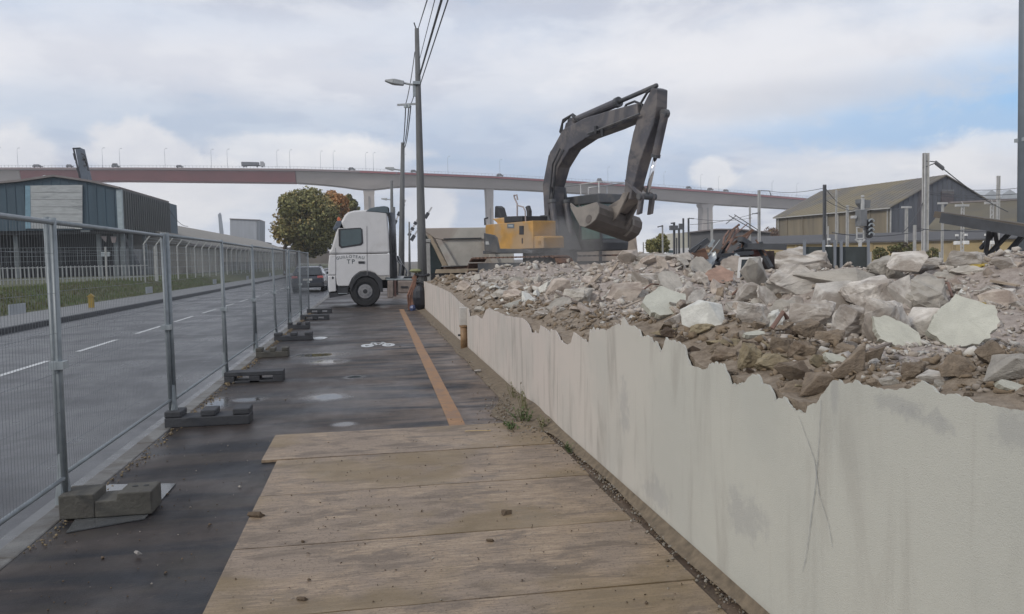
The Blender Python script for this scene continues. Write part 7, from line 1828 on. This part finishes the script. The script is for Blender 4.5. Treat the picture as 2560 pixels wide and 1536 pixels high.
mast(2405, 514, 58, 9, 'lattice mast with white insulators', 'lattice'); mast(2478, 508, 56, 10, 'lattice mast next to the ramp struts', 'lattice')
mast(2286, 563, 30, 6, 'stout grey post with a cap in front of the dark shrub', 'post'); mast(2070, 566, 58, 3, 'short post with white insulators left of the signal', 'post')
mast(2349, 630, 32, 3, 'short white stake right of the shrubs', 'post'); mast(2377, 630, 32, 3, 'short white stake below the lattice mast', 'post'); mast(2177, 630, 32, 3, 'short white stake at the right edge of the dark screen', 'post')
k = 0
for (px, py, lab) in [(2392, 590, 'white insulator unit on the left of the lattice mast'), (2415, 589, 'white insulator unit on the right of the lattice mast'), (2465, 589, 'white insulator unit on the left of the ramp-side lattice mast'), (2480, 589, 'white insulator unit on the right of the ramp-side lattice mast'), (2072, 600, 'white box on the short post left of the signal')]:
    p = atRange(px, py + 18, 55); o = MB().box((0, 0, 0), (.34, .25, .24)).build('insulator_unit', mat('insulator_white', (.75, .75, .73), .5, .1, 3, 0), None, bevel=.03); o.location = p; tag(o, lab, 'insulator')
    MB().cyl((0, 0, .32), .05, .4, 'Z', 8).build('stem', M_mastd, o); MB().box((0, 0, .52), (.16, .14, .14)).build('cap', MATS['insulator_white'], o)
# railway signal
sgD = 30; q = atRange(2155, 640, sgD); SG = thing('railway_signal', 'grey railway signal with hood, cabinet and spiral-hooded lamps on a ladder post', 'signal', (q.x, q.y, 0))
def sp_(px, py): return atRange(px, py, sgD) - Vector((q.x, q.y, 0))
M_sig = mat('signal_grey', (.17, .18, .19), .6, .2, 4, .05); M_sigp = mat('signal_pale', (.45, .46, .46), .5, .2, 4, 0)
def sbox(x0, y0, x1, y1, dep, name, m): a = sp_(x0, y0); c_ = sp_(x1, y1); return MB().box(((a.x + c_.x) / 2, (a.y + c_.y) / 2, (a.z + c_.z) / 2), (abs(c_.x - a.x), dep, abs(c_.z - a.z)), None).build(name, m, SG, bevel=.015)
a = [sp_(2152, 498), sp_(2177, 501), sp_(2175, 520), sp_(2163, 521), sp_(2152, 508)]
b = MB(); b.poly([p for p in a] + [p + Vector((0, .35, 0)) for p in a], [(0, 1, 2, 3, 4), (9, 8, 7, 6, 5)] + [(i, 5 + i, 5 + (i + 1) % 5, (i + 1) % 5) for i in range(5)]); b.build('hood', M_sig, SG)
sbox(2153, 496, 2160, 545, .1, 'upper_post', M_sigp); sbox(2153, 489, 2160, 494, .08, 'cap', M_sigp); sbox(2144, 525, 2162, 566, .35, 'cabinet', M_sig); sbox(2128, 540, 2140, 547, .15, 'arm_lamp', M_sigp)
for k, yy_ in enumerate((552, 563, 574, 585)):
    b = MB(); c_ = sp_(2169, yy_ + 4); b.tube([c_, c_ + Vector((-.02, -.22, -.01))], .085, 14); o = b.build('lamp', M_chas, SG)
    pts = [c_ + Vector((math.cos(t_) * .10, -.24, math.sin(t_) * .10)) for t_ in [math.pi * (.05 + .9 * i / 8) for i in range(9)]]; MB().tube(pts, .028, 5).build('lamp_hood', M_galv, o)
sbox(2160, 548, 2178, 596, .05, 'back_plate', M_sig)
b = MB()
for x in (2142, 2159): b.beam(sp_(x, 568), sp_(x, 598), .04, .04)
for y in (569, 583, 597): b.beam(sp_(2142, y), sp_(2159, y), .04, .04)
b.beam(sp_(2138, 599), sp_(2147, 606), .05, .05); b.beam(sp_(2162, 599), sp_(2153, 606), .05, .05); b.build('ladder_frame', M_sigp, SG)
sbox(2147, 600, 2153, 690, .12, 'lower_post', M_sigp)
# big steel post at the right edge of the photo
q = atRange(2562, 700, 14); BP = thing('steel_column', 'thick blue-grey steel column running the full height at the right edge', 'column', (q.x, q.y, 0))
b = MB(); t = atRange(2568, -400, 14) - Vector((q.x, q.y, 0)); b.tube([(0, 0, 0), t], [.115, .10], 14); b.build('shaft', mat('blue_grey_steel', (.13, .155, .18), .55, .2, 2, .03), BP, smooth=True)
MB().box((0, 0, atRange(2562, 350, 14).z), (.27, .27, .06)).build('band', M_galv, BP)
# overhead lines
LN = [((1925, 478), 88, (2062, 470), 62, 'contact wire between the square-armed mast and the tall mast by the signal'), ((2062, 468), 60, (2118, 520), 64, 'sloping wire right of the tall mast by the signal'), ((2064, 500), 60, (2160, 530), 62, 'lower sloping wire right of the tall mast by the signal'),
      ((2310, 480), 46, (2600, 478), 60, 'upper horizontal wire right of the tallest mast'), ((2310, 484), 46, (2600, 492), 62, 'second horizontal wire right of the tallest mast'), ((2400, 475), 60, (2640, 455), 70, 'wire rising right at the right edge'), ((2080, 582), 40, (2310, 575), 44, 'low wire across the hangar wall left of the tallest mast'),
      ((2280, 569), 44, (2480, 563), 50, 'low wire across the hangar wall right of the tallest mast'), ((2360, 575), 44, (2600, 560), 50, 'low wire behind the steel ramp'), ((1735, 547), 80, (1880, 545), 90, 'faint wire before the bridge pier'), ((1725, 562), 80, (1900, 530), 88, 'faint wire crossing the bridge pier'),
      ((2313, 495), 46, (2255, 583), 46, 'stay wire slanting down left of the tallest mast'), ((2120, 516), 64, (2265, 520), 62, 'wire between the mid-height mast and the T-headed post')]
for (a, Da, c_, Db, lab) in LN: cable(atRange(a[0], a[1], Da), atRange(c_[0], c_[1], Db), .25, .022, lab)

# ================================================================== HAZE
mh = bpy.data.materials.new('haze'); mh.use_nodes = True; w = NT(mh.node_tree); w.n.clear()
vo = w.add('ShaderNodeVolumePrincipled'); out = w.add('ShaderNodeOutputMaterial'); w.l.new(vo.outputs[0], out.inputs['Volume'])
vo.inputs['Density'].default_value = 0.00045; vo.inputs['Color'].default_value = (.90, .92, .97, 1)
b = MB().box2((-920, -80, -1.2), (920, 970, 82)); o = b.build('haze', mh); tag(o, 'thin pale haze over the whole scene', 'haze', kind='stuff')
